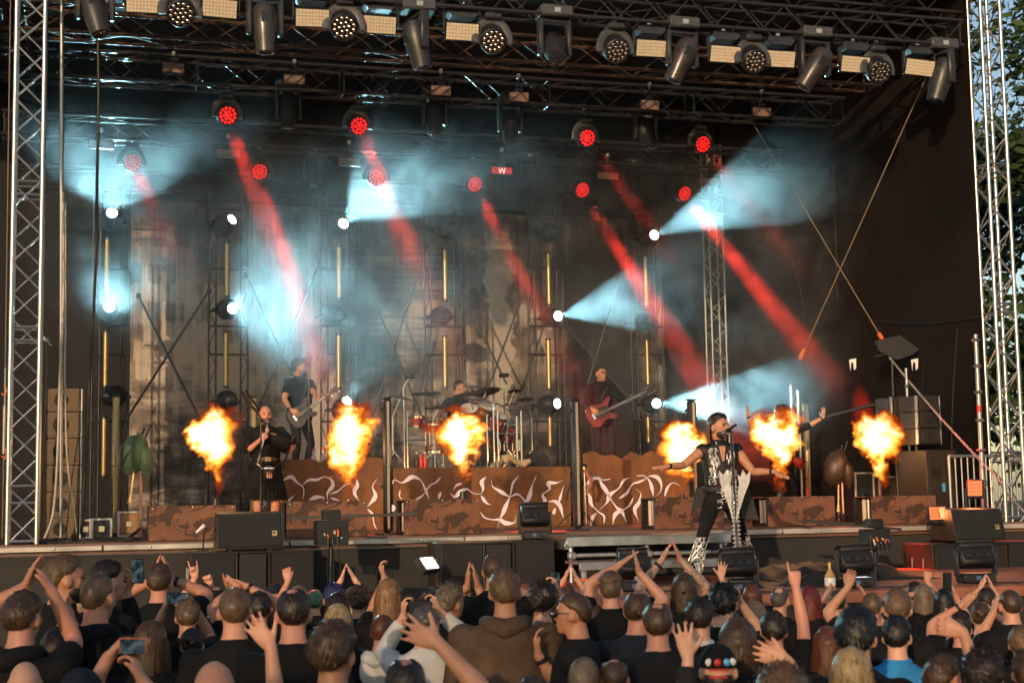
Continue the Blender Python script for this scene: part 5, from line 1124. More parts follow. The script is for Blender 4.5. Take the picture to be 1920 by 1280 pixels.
# --- drum kit
def drums():
    y0 = 21.6; zf = RZ + .004
    def at(px, py, y=y0): return PY(px, py, y)
    GOLDW = pm('sunburst lacquer', (.22, .12, .05), .3, 0, .5, 3, stretch=(.3, .3, 5), col2=(.03, .018, .012)); REDW = pm('red sparkle lacquer', (.35, .03, .03), .25, 0, .4, 40)
    HEADM = pm('drum head', (.6, .58, .54), .5, 0, .1, 5); CYM = pm('dark bronze cymbal', (.30, .15, .08), .32, .85, .35, 8)
    t = thing('drum_kit', 'large drum kit with many cymbals on the centre riser', 'drum kit', (at(880, 870).x, y0, zf))
    def drum(nm, c, axis, r_, L, mat, hm_=None):
        F = frame(c, axis, (0, 0, 1) if abs(Vector(axis).z) < .8 else (1, 0, 0))
        d = part(nm, MB(F).lathe([(r_, -L / 2), (r_, L / 2)], 22), mat, t); part('skin', MB(F).lathe([(r_ * .97, L / 2 - .004), (r_ * .97, L / 2 + .004)], 22), hm_ or HEADM, d)
        for s in (-1, 1): part('hoop', MB(F).lathe([(r_ * 1.0, s * L / 2 - .018), (r_ * 1.05, s * L / 2 - .016), (r_ * 1.05, s * L / 2 + .016), (r_ * .98, s * L / 2 + .018)], 22, caps=False), CHROME, d)
        for k in range(8): a = TAU * k / 8; part('lug', MB(F).box((r_ * 1.03 * math.cos(a), r_ * 1.03 * math.sin(a), 0), (.022, .022, L * .55), None, .005), CHROME, d)
    def leg(c, h): part('drum_leg', MB().tube([c, (c.x, c.y, zf)], .01, 6), CHROME, t)
    sF = lambda px: px / FPX * 22.3
    c = at(815, 822); drum('floor_tom', c, (0, 0, 1), sF(17), .40, GOLDW); [leg(c + Vector((sF(18) * math.cos(a), sF(18) * math.sin(a), 0)), .3) for a in (0.3, 2.4, 4.5)]
    c = at(895, 838, 21.5); drum('bass_drum', c, (.05, -1, 0), .28, .42, GOLDW, BLACKP)
    for x, y, dx in ((880, 778, -.2), (905, 772, .25)): drum('rack_tom', at(x, y, 21.4), (dx, -.65, .75), sF(17), .24, GOLDW)
    drum('tom', at(933, 792, 21.3), (.2, -.5, .8), sF(15), .22, REDW); drum('tom', at(950, 810, 21.5), (.1, -.3, .9), sF(15), .25, REDW)
    drum('snare', at(782, 790, 21.9), (0, -.1, 1), sF(15), .14, REDW)
    drum('floor_tom', at(955, 835, 21.9), (0, 0, 1), sF(20), .32, REDW)
    CY = [(751, 746, 26, 12, -12), (799, 738, 28, 4, 0), (823, 764, 31, 6, 2), (877, 739, 27, 2, 6), (912, 734, 27, -6, 6), (985, 749, 16, -4, 0), (965, 733, 14, -5, 3), (955, 760, 22, 10, 5)]
    for k, (x, y, r_, rx, ry) in enumerate(CY):
        yy = 21.2 + .25 * (k % 3); c = at(x, y, yy); rr = sF(r_); rot = Matrix.Rotation(R(-8 + rx), 3, 'X') @ Matrix.Rotation(R(-ry), 3, 'Y')
        cym = part('cymbal', MB().lathe([(rr, 0), (rr * .6, .014), (rr * .2, .024), (rr * .16, .045), (.006, .055), (.006, .045), (rr * .15, .038), (rr * .98, -.003)], 26, c, rot, False), CYM, t)
        part('felt', MB().lathe([(.012, .05), (.012, .075)], 8, c), RUBBER, cym)
        gx = c.x + (.12 if k % 2 else -.1); f0 = Vector((gx, yy + .1, zf)); mid = Vector((gx, yy + .1, c.z - .28))
        s_ = part('cymbal_stand', MB().tube([f0 + Vector((0, 0, .2)), mid], .013, 7), CHROME, t); part('boom', MB().tube([mid, c], .009, 6), CHROME, s_)
        for a in range(3): part('stand_leg', MB().tube([f0 + Vector((0, 0, .28)), f0 + Vector((.2 * math.cos(a * 2.1 + k), .2 * math.sin(a * 2.1 + k), .008))], .008, 6), CHROME, s_)
    # rack bars
    for (xa, ya, xb, yb) in ((752, 825, 798, 824), (925, 812, 978, 815), (880, 748, 930, 758), (930, 755, 985, 790)): part('rack_bar', MB().tube([at(xa, ya, 21.2), at(xb, yb, 21.2)], .014, 8), CHROME, t)
    for (x, yt) in ((757, 760), (763, 770), (925, 755), (933, 770), (969, 780), (977, 770), (913, 778)): part('rack_post', MB().tube([Vector((at(x, yt, 21.15).x, 21.15, zf)), at(x, yt, 21.15)], .013, 7), CHROME if x % 2 else pm('copper pole', (.5, .28, .18), .4, .6, .3, 8), t)
    for (xa, ya, x, y) in ((757, 760, 768, 706), (945, 735, 945, 704)):
        a = at(xa, ya, 21.1); b_ = at(x, y, 21.1); part('mic_arm', MB().tube([a, a.lerp(b_, .5) + Vector((-.05, 0, .05)), b_], .009, 6), CHROME, t); part('overhead_mic', MB().tube([b_ - Vector((.07, 0, 0)), b_ + Vector((.07, 0, .01))], [.035, .03], 10), RUBBER, t)
    part('pedal', MB().box((at(895, 860, 21.2).x, 21.2, zf + .03), (.12, .3, .05), Matrix.Rotation(R(8), 3, 'X')), CHROME, t)
    part('rug', MB().box((at(885, 860).x, 21.75, zf), (2.6, 1.9, .006)), RUBBER, t)
    part('stool', MB().lathe([(.03, zf), (.03, zf + .38), (.17, zf + .40), (.17, zf + .47), (.12, zf + .49)], 16, (at(868, 830, 22.4).x, 22.4, 0)), BLACKP, t)
drums()

# seams and slack cords on the side tarpaulin
sd_ = bpy.data.objects['side_drape']
for pts in ([(1480, 470), (1500, 540), (1512, 600), (1535, 520), (1548, 450)], [(1795, 615), (1788, 720), (1784, 810), (1786, 860)], [(1745, 650), (1732, 700), (1728, 760), (1730, 800)], [(1640, 600), (1700, 606), (1770, 602), (1840, 592)], [(1560, 300), (1566, 420), (1570, 560)]):
    part('seam_cord', MB().tube([PX(x, y, 11.385) for x, y in cr(pts, 5)], .010, 5), RUBBER, sd_)
# --- trees beyond the right tower
LEAF = pm('lime leaf', (.045, .085, .022), .6, 0, .5, 1.2); LEAF2 = pm('oak leaf dark', (.028, .055, .018), .6, 0, .5, 1.2); BARK = pm('grey bark', (.07, .055, .04), .9, 0, .4, 3, .6, 14, (1, 1, .3))
def tree(x, y, H, rad, lm, lab, seed, n=2600, z0=1.2):
    q = random.Random(seed); t = thing('broadleaf_tree', lab, 'tree', (x, y, 0), 'trees around the field')
    mb = MB().tube([(x, y, 0), (x + .1, y, H * .3), (x - .1, y + .1, H * .6), (x, y, H * .9)], [H * .03, H * .022, H * .014, .04], 10); lim = []
    for k in range(11):
        z = H * (.2 + .06 * k); a = q.uniform(0, TAU); L = rad * q.uniform(.6, .95) * (1 - .4 * k / 11); e = Vector((x + L * math.cos(a), y + L * math.sin(a), z + L * .5)); lim.append(e)
        mb.tube([(x, y, z), Vector((x, y, z)).lerp(e, .5) + Vector((0, 0, .1 * L)), e], [H * .012, H * .007, .03], 7)
    part('trunk', mb, BARK, t, ang=60)
    cl = [(e, q.uniform(.28, .5) * rad) for e in lim] + [(Vector((x + q.uniform(-.8, .8) * rad, y + q.uniform(-.8, .8) * rad, H * q.uniform(z0 / H, 1))), q.uniform(.22, .42) * rad) for _ in range(26)]
    cl = [(c, r_) for c, r_ in cl if ((c.x - x) ** 2 + (c.y - y) ** 2) < (rad * 1.0) ** 2 * max(.1, 1 - max(0, (c.z / H - .55) / .5) ** 2)]
    vs = []; fs = []
    for i in range(n):
        c, r_ = cl[q.randrange(len(cl))]; d = Vector((q.gauss(0, 1), q.gauss(0, 1), q.gauss(0, .8))).normalized() * r_ * q.uniform(.5, 1.05); p = c + d
        if p.z < .4: continue
        s = q.uniform(.09, .2); u = Vector((q.gauss(0, 1), q.gauss(0, 1), q.gauss(0, 1))).normalized(); v_ = u.orthogonal().normalized(); b0_ = len(vs)
        vs += [p - u * s, p + v_ * s * .5, p + u * s, p - v_ * s * .5]; fs.append((b0_, b0_ + 1, b0_ + 2, b0_ + 3))
    part('crown', MB().add(vs, fs), lm, t, False)
p = W(1950, 500, 27); tree(p.x + 1.6, p.y, 13.5, 3.6, LEAF, 'leafy green tree beyond the right tower', 3, 26000, .5)
p = W(1990, 500, 42); tree(p.x + 2, p.y, 17, 5.0, LEAF2, 'darker tree behind the leafy one beyond the right tower', 5, 16000, .5)

# trees added out of view towards the low sun to shade the near rows
for k, (off, H_, lab) in enumerate(((-7.5, 10.2, 'leafy tree added behind the audience to cast shade, leftmost of three'), (-1.0, 11.0, 'leafy tree added behind the audience to cast shade, middle one of three'), (5.8, 10.6, 'leafy tree added behind the audience to cast shade, rightmost of three'))):
    cx = 2.4 - 40 * .52 + off * .855; cy_ = 8.0 - 40 * .855 - off * .52
    tree(cx, cy_, H_, 4.6, LEAF, lab, 20 + k, 4800, .8)
# ================================================================== people
Z3 = Vector((0, 0, 1))
JOBS = []
def job(mb, voxel, smooth=2, fac=.5):
    me = mb.mesh('tmp'); o = bpy.data.objects.new('tmp', me); COL.objects.link(o)
    r_ = o.modifiers.new('r', 'REMESH'); r_.mode = 'VOXEL'; r_.voxel_size = voxel
    if smooth: s = o.modifiers.new('s', 'SMOOTH'); s.iterations = smooth; s.factor = fac
    JOBS.append(o); return len(JOBS) - 1
PENDING = []       # (object, [jobs])
def deferred(name, jobs, mats, parent, zones=None):
    me = bpy.data.meshes.new(name); setmats(me, mats); o = bpy.data.objects.new(name, me); link(o, parent); PENDING.append((o, jobs, zones)); return o
def run_jobs():
    dg = bpy.context.evaluated_depsgraph_get(); dg.update(); res = []
    for o in JOBS:
        me = o.evaluated_get(dg).data; n = len(me.vertices); v = np.empty(n * 3, np.float32); me.vertices.foreach_get('co', v)
        k = len(me.loops); l = np.empty(k, np.int32); me.loops.foreach_get('vertex_index', l); p = len(me.polygons); ls = np.empty(p, np.int32); me.polygons.foreach_get('loop_start', ls); res.append((v.reshape(-1, 3), l, ls))
    for (o, jobs, zones) in PENDING:
        off = np.array(root_loc(o), np.float32); V = []; Lp = []; S = []; nv = nl = 0
        for j in jobs:
            v, l, ls = res[j]; V.append(v - off); Lp.append(l + nv); S.append(ls + nl); nv += len(v); nl += len(l)
        V = np.concatenate(V); Lp = np.concatenate(Lp); S = np.concatenate(S); me = o.data
        me.vertices.add(nv); me.vertices.foreach_set('co', V.ravel()); me.loops.add(nl); me.loops.foreach_set('vertex_index', Lp); me.polygons.add(len(S)); me.polygons.foreach_set('loop_start', S)
        me.update(calc_edges=True); me.polygons.foreach_set('use_smooth', [True] * len(S))
        if zones is not None:
            c = np.empty(len(S) * 3, np.float32); me.polygons.foreach_get('center', c); me.polygons.foreach_set('material_index', zones(c.reshape(-1, 3) + off).astype(np.int32))
    for o in JOBS: me = o.data; bpy.data.objects.remove(o); bpy.data.meshes.remove(me)
    JOBS.clear(); PENDING.clear()

def skin_mat(name, col):
    m, nt, b = newmat(name); v = coords(nt, 'Object'); n = noise(nt, 14, 4, .6, v); rp = ramp(nt, n.outputs[0], [(.3, tuple(c * k for c, k in zip(col, (.86, .72, .68)))), (.7, col)])
    nt.links.new(rp.outputs[0], b.inputs['Base Color']); b.inputs['Roughness'].default_value = .48; b.inputs['Specular IOR Level'].default_value = .4
    return m
SKINS = [skin_mat('fair skin', (.64, .34, .22)), skin_mat('light skin', (.70, .40, .27)), skin_mat('tanned skin', (.54, .27, .16)), skin_mat('ruddy skin', (.62, .30, .20))]
def tattoo_mat():
    m, nt, b = newmat('tattooed skin'); v = coords(nt, 'Object'); n = noise(nt, 16, 3, .6, v, 1.5); rp = ramp(nt, n.outputs[0], [(.36, (.10, .085, .075)), (.44, (.30, .18, .13)), (.52, (.55, .32, .22))]); nt.links.new(rp.outputs[0], b.inputs['Base Color']); b.inputs['Roughness'].default_value = .5; return m
TATTOO = tattoo_mat()
def hair_mat(name, col):
    m, nt, b = newmat('hair ' + name); v = coords(nt, 'Object', (1, 1, .22)); n = noise(nt, 95, 3, .6, v); n2 = noise(nt, 30, 3, .6, coords(nt, 'Object', (1, 1, .5)))
    a = mathn(nt, 'ADD', mathn(nt, 'MULTIPLY', n.outputs[0], .5), mathn(nt, 'MULTIPLY', n2.outputs[0], .5))
    rp = ramp(nt, a, [(.32, tuple(c * .35 for c in col)), (.68, tuple(min(1, c * 1.35) for c in col))]); nt.links.new(rp.outputs[0], b.inputs['Base Color']); b.inputs['Roughness'].default_value = .42
    bp = nd(nt, 'ShaderNodeBump'); bp.inputs['Strength'].default_value = .7; bp.inputs['Distance'].default_value = .006; nt.links.new(n.outputs[0], bp.inputs['Height']); nt.links.new(bp.outputs[0], b.inputs['Normal']); return m
HAIRC = {'brown': (.070, .037, .018), 'dark': (.026, .015, .010), 'black': (.010, .009, .009), 'lightbrown': (.14, .080, .040), 'blond': (.36, .25, .12), 'ash': (.21, .15, .09), 'grey': (.22, .20, .18), 'greydark': (.09, .08, .075), 'auburn': (.12, .038, .014), 'red': (.16, .018, .012), 'darkred': (.08, .010, .010), 'purple': (.045, .035, .12), 'green': (.10, .20, .12), 'strawberry': (.26, .13, .06)}
HAIRM = {}
def hairm(c):
    if c not in HAIRM: HAIRM[c] = hair_mat(c, HAIRC[c])
    return HAIRM[c]
def cloth_mat(name, col, var=.35): return pm('cloth ' + name, col, .85, 0, var, 6, .8, 9, rvar=.05, spec=.25)
CL = {'black': cloth_mat('black', (.0065, .0065, .0075)), 'black2': cloth_mat('washed black', (.013, .013, .015)), 'navy': cloth_mat('navy', (.016, .020, .034)), 'brown': cloth_mat('brown', (.10, .062, .038)), 'white': cloth_mat('white', (.62, .60, .56), .15), 'blue': cloth_mat('blue', (.03, .24, .55)), 'denim': cloth_mat('denim', (.035, .048, .066)), 'grey': cloth_mat('grey', (.10, .10, .105)), 'wine': cloth_mat('wine red', (.12, .015, .02))}
JEANS = cloth_mat('dark jeans', (.022, .024, .032)); SHOEM = pm('black leather', (.02, .018, .017), .4, 0, .3, 12, .2, 60)
EYEM = pm('dark eye', (.03, .02, .018), .2, 0, .2, 9, spec=.8); MOUTHM = pm('lip', (.30, .10, .08), .5, 0, .2, 9)

def loft(mb, rings, n=16):
    vs = []
    for (c, ax, ay, ra, rb) in rings:
        for k in range(n):
            t = TAU * k / n; ct, st = math.cos(t), math.sin(t); e = .82
            vs.append(c + ax * (ra * math.copysign(abs(ct) ** e, ct)) + ay * (rb * math.copysign(abs(st) ** e, st)))
    fs = []
    for j in range(len(rings) - 1):
        for k in range(n): a = j * n + k; b = j * n + (k + 1) % n; fs.append((a, b, b + n, a + n))
    fs.append(tuple(range(n))[::-1]); fs.append(tuple(range((len(rings) - 1) * n, len(rings) * n)))
    mb.add(vs, fs)
def ik(a, c, l1, l2, pole):
    d = c - a; D = d.length
    if D > (l1 + l2) * .995: c = a + d * ((l1 + l2) * .995 / D); d = c - a; D = d.length
    D = max(D, abs(l1 - l2) + .02); x = (l1 * l1 - l2 * l2 + D * D) / (2 * D); h = math.sqrt(max(0, l1 * l1 - x * x)); u = d.normalized()
    p = pole - u * pole.dot(u); p = p.normalized() if p.length > 1e-4 else u.orthogonal().normalized()
    return a + u * x + p * h, c
POSES = {'open': ([.10, .06, .08, .14], .17, .85, .15), 'clap': ([.12, .08, .10, .14], .05, .40, .1), 'relaxed': ([.45, .5, .5, .5], .07, .55, .3), 'fist': ([1.45, 1.5, 1.5, 1.5], .03, .35, .9), 'point': ([.03, 1.5, 1.5, 1.5], .03, .35, .9), 'horns': ([.08, 1.5, 1.5, .1], .06, .35, .9), 'grip': ([.75, .8, .85, .85], .05, .6, .4), 'flat': ([.05, .03, .04, .06], .09, .6, .05)}
def hand(mb, w, d, n, side, pose, s):
    d = Vector(d).normalized(); n = Vector(n); n = (n - d * n.dot(d)).normalized(); t = d.cross(n) * side
    P = lambda x, y, z: w + (t * x + d * y + n * z) * s
    curls, spread, tout, tcurl = POSES[pose]
    loft(mb, [(P(0, -.01, 0), t, n, .026 * s, .019 * s), (P(.0, .02, 0), t, n, .034 * s, .018 * s), (P(.0, .06, 0), t, n, .042 * s, .0165 * s), (P(0, .093, 0), t, n, .042 * s, .013 * s)], 12)
    for k in range(4):
        x0 = (.033, .0115, -.0105, -.0315)[k]; L = (.072, .080, .075, .060)[k]; a = spread * (1.5 - k); r0 = (.0092, .0095, .0092, .0082)[k]
        fd = (d * math.cos(a) + t * math.sin(a)).normalized(); p = P(x0, .088, 0); pts = [p - fd * .02 * s, p]; ang = 0; rad = [r0 * s, r0 * s]
        for j, fr in enumerate((.45, .31, .24)):
            ang += curls[k] * (1, 1.05, .75)[j]; p = p + (fd * math.cos(ang) + n * math.sin(ang)) * (L * fr * s); pts.append(p); rad.append((r0 - .0007 * (j + 1)) * s)
        mb.tube(pts, rad, 8)
    td = (t * math.sin(tout) + d * math.cos(tout)).normalized(); p = P(.022, .018, .006); a = 0; pts = [p]; rad = [.014 * s]
    for j, fr in enumerate((.042, .032, .026)): a += tcurl * (.3, 1, 1)[j]; p = p + (td * math.cos(a) + (n * .6 - t * .4) * math.sin(a)) * (fr * s); pts.append(p); rad.append((.012, .0105, .0088)[j] * s)
    mb.tube(pts, rad, 8)

def person(label, base, H, yaw, hair='short', hc='brown', shirt='black', sleeve='short', skin=0, arms=None, hyaw=0, hpitch=0, group=None, legs=True, feet=None, voxel=.0125, lean=0.0, sway=0.0, face=False, build=1.0, beard=None, hood=False, tattoo=False, trousers=None, sit=False, shirtv=.018, watch=None, cat='person', collar=False, barelegs=False, shirt_len=.84, hs=.97, slim=False):
    base = Vector(base); s = H / 1.78; f = Vector((math.sin(yaw), math.cos(yaw), 0)); rt = Vector((math.cos(yaw), -math.sin(yaw), 0))
    hipz = .93
    def Lp(x, y, z):
        if z > hipz: y += (z - hipz) * math.tan(lean); x += (z - hipz) * math.tan(sway)
        return base + (rt * x + f * y + Z3 * z) * s
    t = thing('person', label, cat, base, group)
    skm = SKINS[skin]; B = MB()
    bw = build
    TR = [(.84, .150, .105, 0), (.93, .165, .115, -.005), (1.04, .148, .105, 0), (1.16, .155, .108, .005), (1.28, .172, .115, .005), (1.37, .180, .108, 0), (1.43, .168, .094, -.005), (1.475, .122, .080, -.012), (1.505, .076, .066, -.014), (1.54, .058, .060, -.010), (1.60, .054, .058, .002)]
    loft(B, [(Lp(0, yo, z), rt, f, hw * s * (bw if z < 1.46 else 1), hd * s * (bw if z < 1.46 else 1)) for z, hw, hd, yo in TR if z > 1.1 or voxel < .011])
    # ---- head
    hc_ = Lp(0, .02, 1.648); hf = f; 
    Rz = Matrix.Rotation(-hyaw, 3, 'Z'); hf = Rz @ f; hr = Rz @ rt; hu = Z3.copy()
    Rp = Matrix.Rotation(hpitch, 3, hr); hf = Rp @ hf; hu = Rp @ hu
    HM = Matrix(((hr.x, hf.x, hu.x), (hr.y, hf.y, hu.y), (hr.z, hf.z, hu.z)))
    hs = hs * s
    Hd = lambda x, y, z: hc_ + HM @ (Vector((x, y, z)) * hs)
    def hell(c, r_): B.ell(Hd(*c), [q * hs for q in r_], HM, 14, 9)
    hell((0, -.010, .020), (.074, .095, .096)); hell((0, .018, -.032), (.060, .072, .080)); hell((0, .060, -.088), (.030, .026, .024))
    hell((0, .072, .030), (.050, .020, .014)); B.tube([Hd(0, .085, .018), Hd(0, .106, -.020), Hd(0, .100, -.030)], [.009 * s, .014 * s, .012 * s], 8)
    hell((0, .083, -.062), (.026, .010, .010)); hell((0, -.03, -.07), (.052, .055, .06))
    for sx in (-1, 1): hell((sx * .079, -.010, -.010), (.013, .023, .034)); hell((sx * .042, .050, -.012), (.022, .022, .022))
    # ---- arms
    hands = []; sleeves = []; wr_info = []
    for side, nm in ((-1, 'L'), (1, 'R')):
        spec = (arms or {}).get(nm); sh = Lp(side * .178 * bw, -.008, 1.415)
        l1, l2 = .295 * s, .265 * s
        if spec is None:
            w = Lp(side * .25, .06, .90); pole = rt * side * .4 - f; d = Z3 * -1; n = rt * -side; pose = 'relaxed'
            el, w = ik(sh, w, l1, l2, pole)
        else:
            w = Vector(spec['w']); pole = spec.get('pole', Z3 * -1 + rt * side * .6 - f * .2); el, w2 = ik(sh, w, l1, l2, pole); d = Vector(spec.get('tip', w + (w - el))) - w; n = spec.get('n', f); pose = spec.get('pose', 'relaxed')
            if (w2 - w).length > .004: w = w2
            if spec.get('tip') is None: d = (w - el)
        up_ = (sh - Lp(0, 0, 1.36)).normalized()
        B.ell(sh, (.062 * s * bw, .062 * s * bw, .06 * s), None, 10, 7)
        B.tube([Lp(side * .10, -.005, 1.40), sh, sh.lerp(el, .35), sh.lerp(el, .75), el], [.055 * s, .060 * s, .052 * s * bw, .044 * s * bw, .040 * s], 12)
        B.tube([sh.lerp(el, .9), el, el.lerp(w, .25), el.lerp(w, .6), w], [.038 * s, .039 * s, .043 * s, .036 * s, .0265 * s], 12)
        if spec is not None:
            hm = MB(); fa = (w - el).normalized(); hm.tube([el.lerp(w, .72), el.lerp(w, .86), w, w + Vector(d).normalized() * .02 * s], [.031 * s, .0292 * s, .0275 * s, .024 * s], 12); hand(hm, w, d, n, side, pose, s); hands.append(job(hm, .0062 if voxel > .011 else .0058, 1, .4))
        else: hand(B, w, d, n, side, pose, s)
        sleeves.append((side, sh, el, w)); wr_info.append((nm, el, w))
    jb = job(B, voxel, 2)
    zn = None; mats = [skm]
    if tattoo:
        segs = [(np.array(e), np.array(w_)) for _, e, w_ in wr_info]; mats = [skm, TATTOO]
        def zn(c, segs=segs):
            out = np.zeros(len(c), bool)
            for e, w_ in segs:
                d = w_ - e; L = (d * d).sum(); u = ((c - e) @ d) / L; q = e + np.clip(u, 0, 1)[:, None] * d; out |= (np.linalg.norm(c - q, axis=1) < .07) & (u > -.6) & (u < .97)
            return out
    body = deferred('body', [jb] + hands, mats, t, zn)
    # ---- shirt
    if shirt:
        S = MB(); o = .014
        rows = [(z, hw, hd, yo) for z, hw, hd, yo in TR if shirt_len <= z <= 1.476]
        if shirt_len < .84: rows = [(shirt_len, .17, .125, 0)] + rows
        loft(S, [(Lp(0, yo, z), rt, f, (hw * bw + o + (.016 if z < 1.2 and not slim else 0)) * s, (hd * bw + o + (.018 if z < 1.2 and not slim else 0)) * s) for z, hw, hd, yo in rows] + [(Lp(0, -.014, 1.510), rt, f, .080 * s, .074 * s), (Lp(0, -.014, 1.528), rt, f, .066 * s, .067 * s)], 20)
        for side, sh, el, w in sleeves:
            rs = .064 * bw * s
            S.ell(sh, (rs + .012, rs + .012, rs + .006), None, 12, 8)
            if sleeve == 'none': continue
            if sleeve == 'short': pts = [Lp(side * .1, 0, 1.40), sh, sh.lerp(el, .35), sh.lerp(el, .66)]; rr = [.06, .074, .068, .066]
            elif sleeve == 'elbow': pts = [Lp(side * .1, 0, 1.40), sh, sh.lerp(el, .5), el, el.lerp(w, .12)]; rr = [.06, .074, .066, .058, .055]
            else: pts = [Lp(side * .1, 0, 1.40), sh, sh.lerp(el, .5), el, el.lerp(w, .4), el.lerp(w, .86)]; rr = [.06, .074, .066, .058, .056, .042]
            S.tube(pts, [q * s * (.5 + .5 * bw) for q in rr], 14)
        deferred('shirt', [job(S, shirtv, 2)], CL[shirt] if isinstance(shirt, str) else shirt, t)
    if hood:
        Hm = MB(); Hm.tube([Lp(.085, .05, 1.475), Lp(.105, -.03, 1.50), Lp(.07, -.105, 1.49), Lp(0, -.125, 1.47), Lp(-.07, -.105, 1.49), Lp(-.105, -.03, 1.50), Lp(-.085, .05, 1.475)], [.026 * s, .036 * s, .05 * s, .055 * s, .05 * s, .036 * s, .026 * s], 10)
        Hm.ell(Lp(0, -.118, 1.40), (.13 * s, .030 * s, .12 * s), Matrix.Rotation(-yaw, 3, 'Z'), 14, 8); part('hood', Hm, CL[shirt], t, ang=70)
    if collar: part('collar', MB().tube([Lp(.075 * math.cos(a), -.012 + .078 * math.sin(a), 1.505) for a in [TAU * i / 14 for i in range(15)]], [(.008 * s, .026 * s)] * 15, 8, False, up=rt), CL[collar] if isinstance(collar, str) else CL[shirt], t)
    # ---- legs
    if legs:
        T = MB(); ft = feet or [Lp(-.11, 0, .0), Lp(.11, 0, .0)]
        hip = [Lp(-.088, 0, .90), Lp(.088, 0, .90)]; kn = []
        loft(T, [(Lp(0, 0, .80), rt, f, .155 * s * bw, .115 * s * bw), (Lp(0, -.005, .88), rt, f, .178 * s * bw, .13 * s * bw), (Lp(0, 0, .97), rt, f, .168 * s * bw, .122 * s * bw), (Lp(0, 0, 1.0), rt, f, .155 * s * bw, .112 * s * bw)], 16)
        for k in range(2):
            an = Vector(ft[k]) + Z3 * .085 * s; K, an2 = ik(hip[k], an, .43 * s, .42 * s, f + rt * (-.25 if k == 0 else .25)); kn.append((K, an2))
            T.tube([hip[k] + Z3 * .03, hip[k].lerp(K, .3), hip[k].lerp(K, .8), K, K.lerp(an2, .35), K.lerp(an2, .8), an2 + Z3 * .0], [.092 * s, .09 * s, .068 * s, .063 * s, .062 * s, .052 * s, .052 * s], 12)
        if barelegs: deferred('legs', [job(T, .013, 2)], skm, t)
        elif voxel < .011: deferred('trousers', [job(T, .013, 2)], trousers or JEANS, t)
        else: part('trousers', T, trousers or JEANS, t, ang=70)
        for k in range(2):
            a = Vector(ft[k]); an = kn[k][1]; d = f if feet is None else (f + rt * (-.35 if k == 0 else .35)).normalized(); sd = d.cross(Z3)
            S = MB(); loft(S, [(a + Z3 * .005, d, sd, .03, .03)] if False else [(a - d * .06 * s + Z3 * .04 * s, Z3, sd, .038 * s, .036 * s), (a + Z3 * .045 * s, Z3, sd, .044 * s, .042 * s), (a + d * .09 * s + Z3 * .034 * s, Z3, sd, .032 * s, .045 * s), (a + d * .17 * s + Z3 * .022 * s, Z3, sd, .02 * s, .035 * s)], 12)
            S.tube([a + Z3 * .04 * s, an + Z3 * .04 * s], [.048 * s, .055 * s], 10); part('shoe', S, SHOEM, t, ang=70)
    # ---- hair
    q = random.Random(hash(label) % 99991 if False else sum(ord(c) * (i + 1) for i, c in enumerate(label)))
    add_hair(t, hair, hc, Hd, HM, hs, q, beard)
    if face:
        for sx in (-1, 1):
            part('eye', MB().ell(Hd(sx * .030, .084, .006), (.013 * s, .008 * s, .0075 * s), HM, 8, 6), EYEM, t)
            part('eyebrow', MB().tube([Hd(sx * .016, .096, .024), Hd(sx * .032, .094, .029), Hd(sx * .048, .082, .022)], .004 * s, 6), hairm(hc if hc else 'brown'), t)
        part('mouth', MB().ell(Hd(0, .092, -.060), (.021 * s, .006 * s, .006 * s), HM, 10, 6), MOUTHM, t)
    if watch:
        for nm, el, w in wr_info:
            if nm in watch: part('wristband', MB().tube([el.lerp(w, .84), el.lerp(w, .93)], .034 * s, 12), RUBBER, t)
    return t, Hd, Lp, wr_info

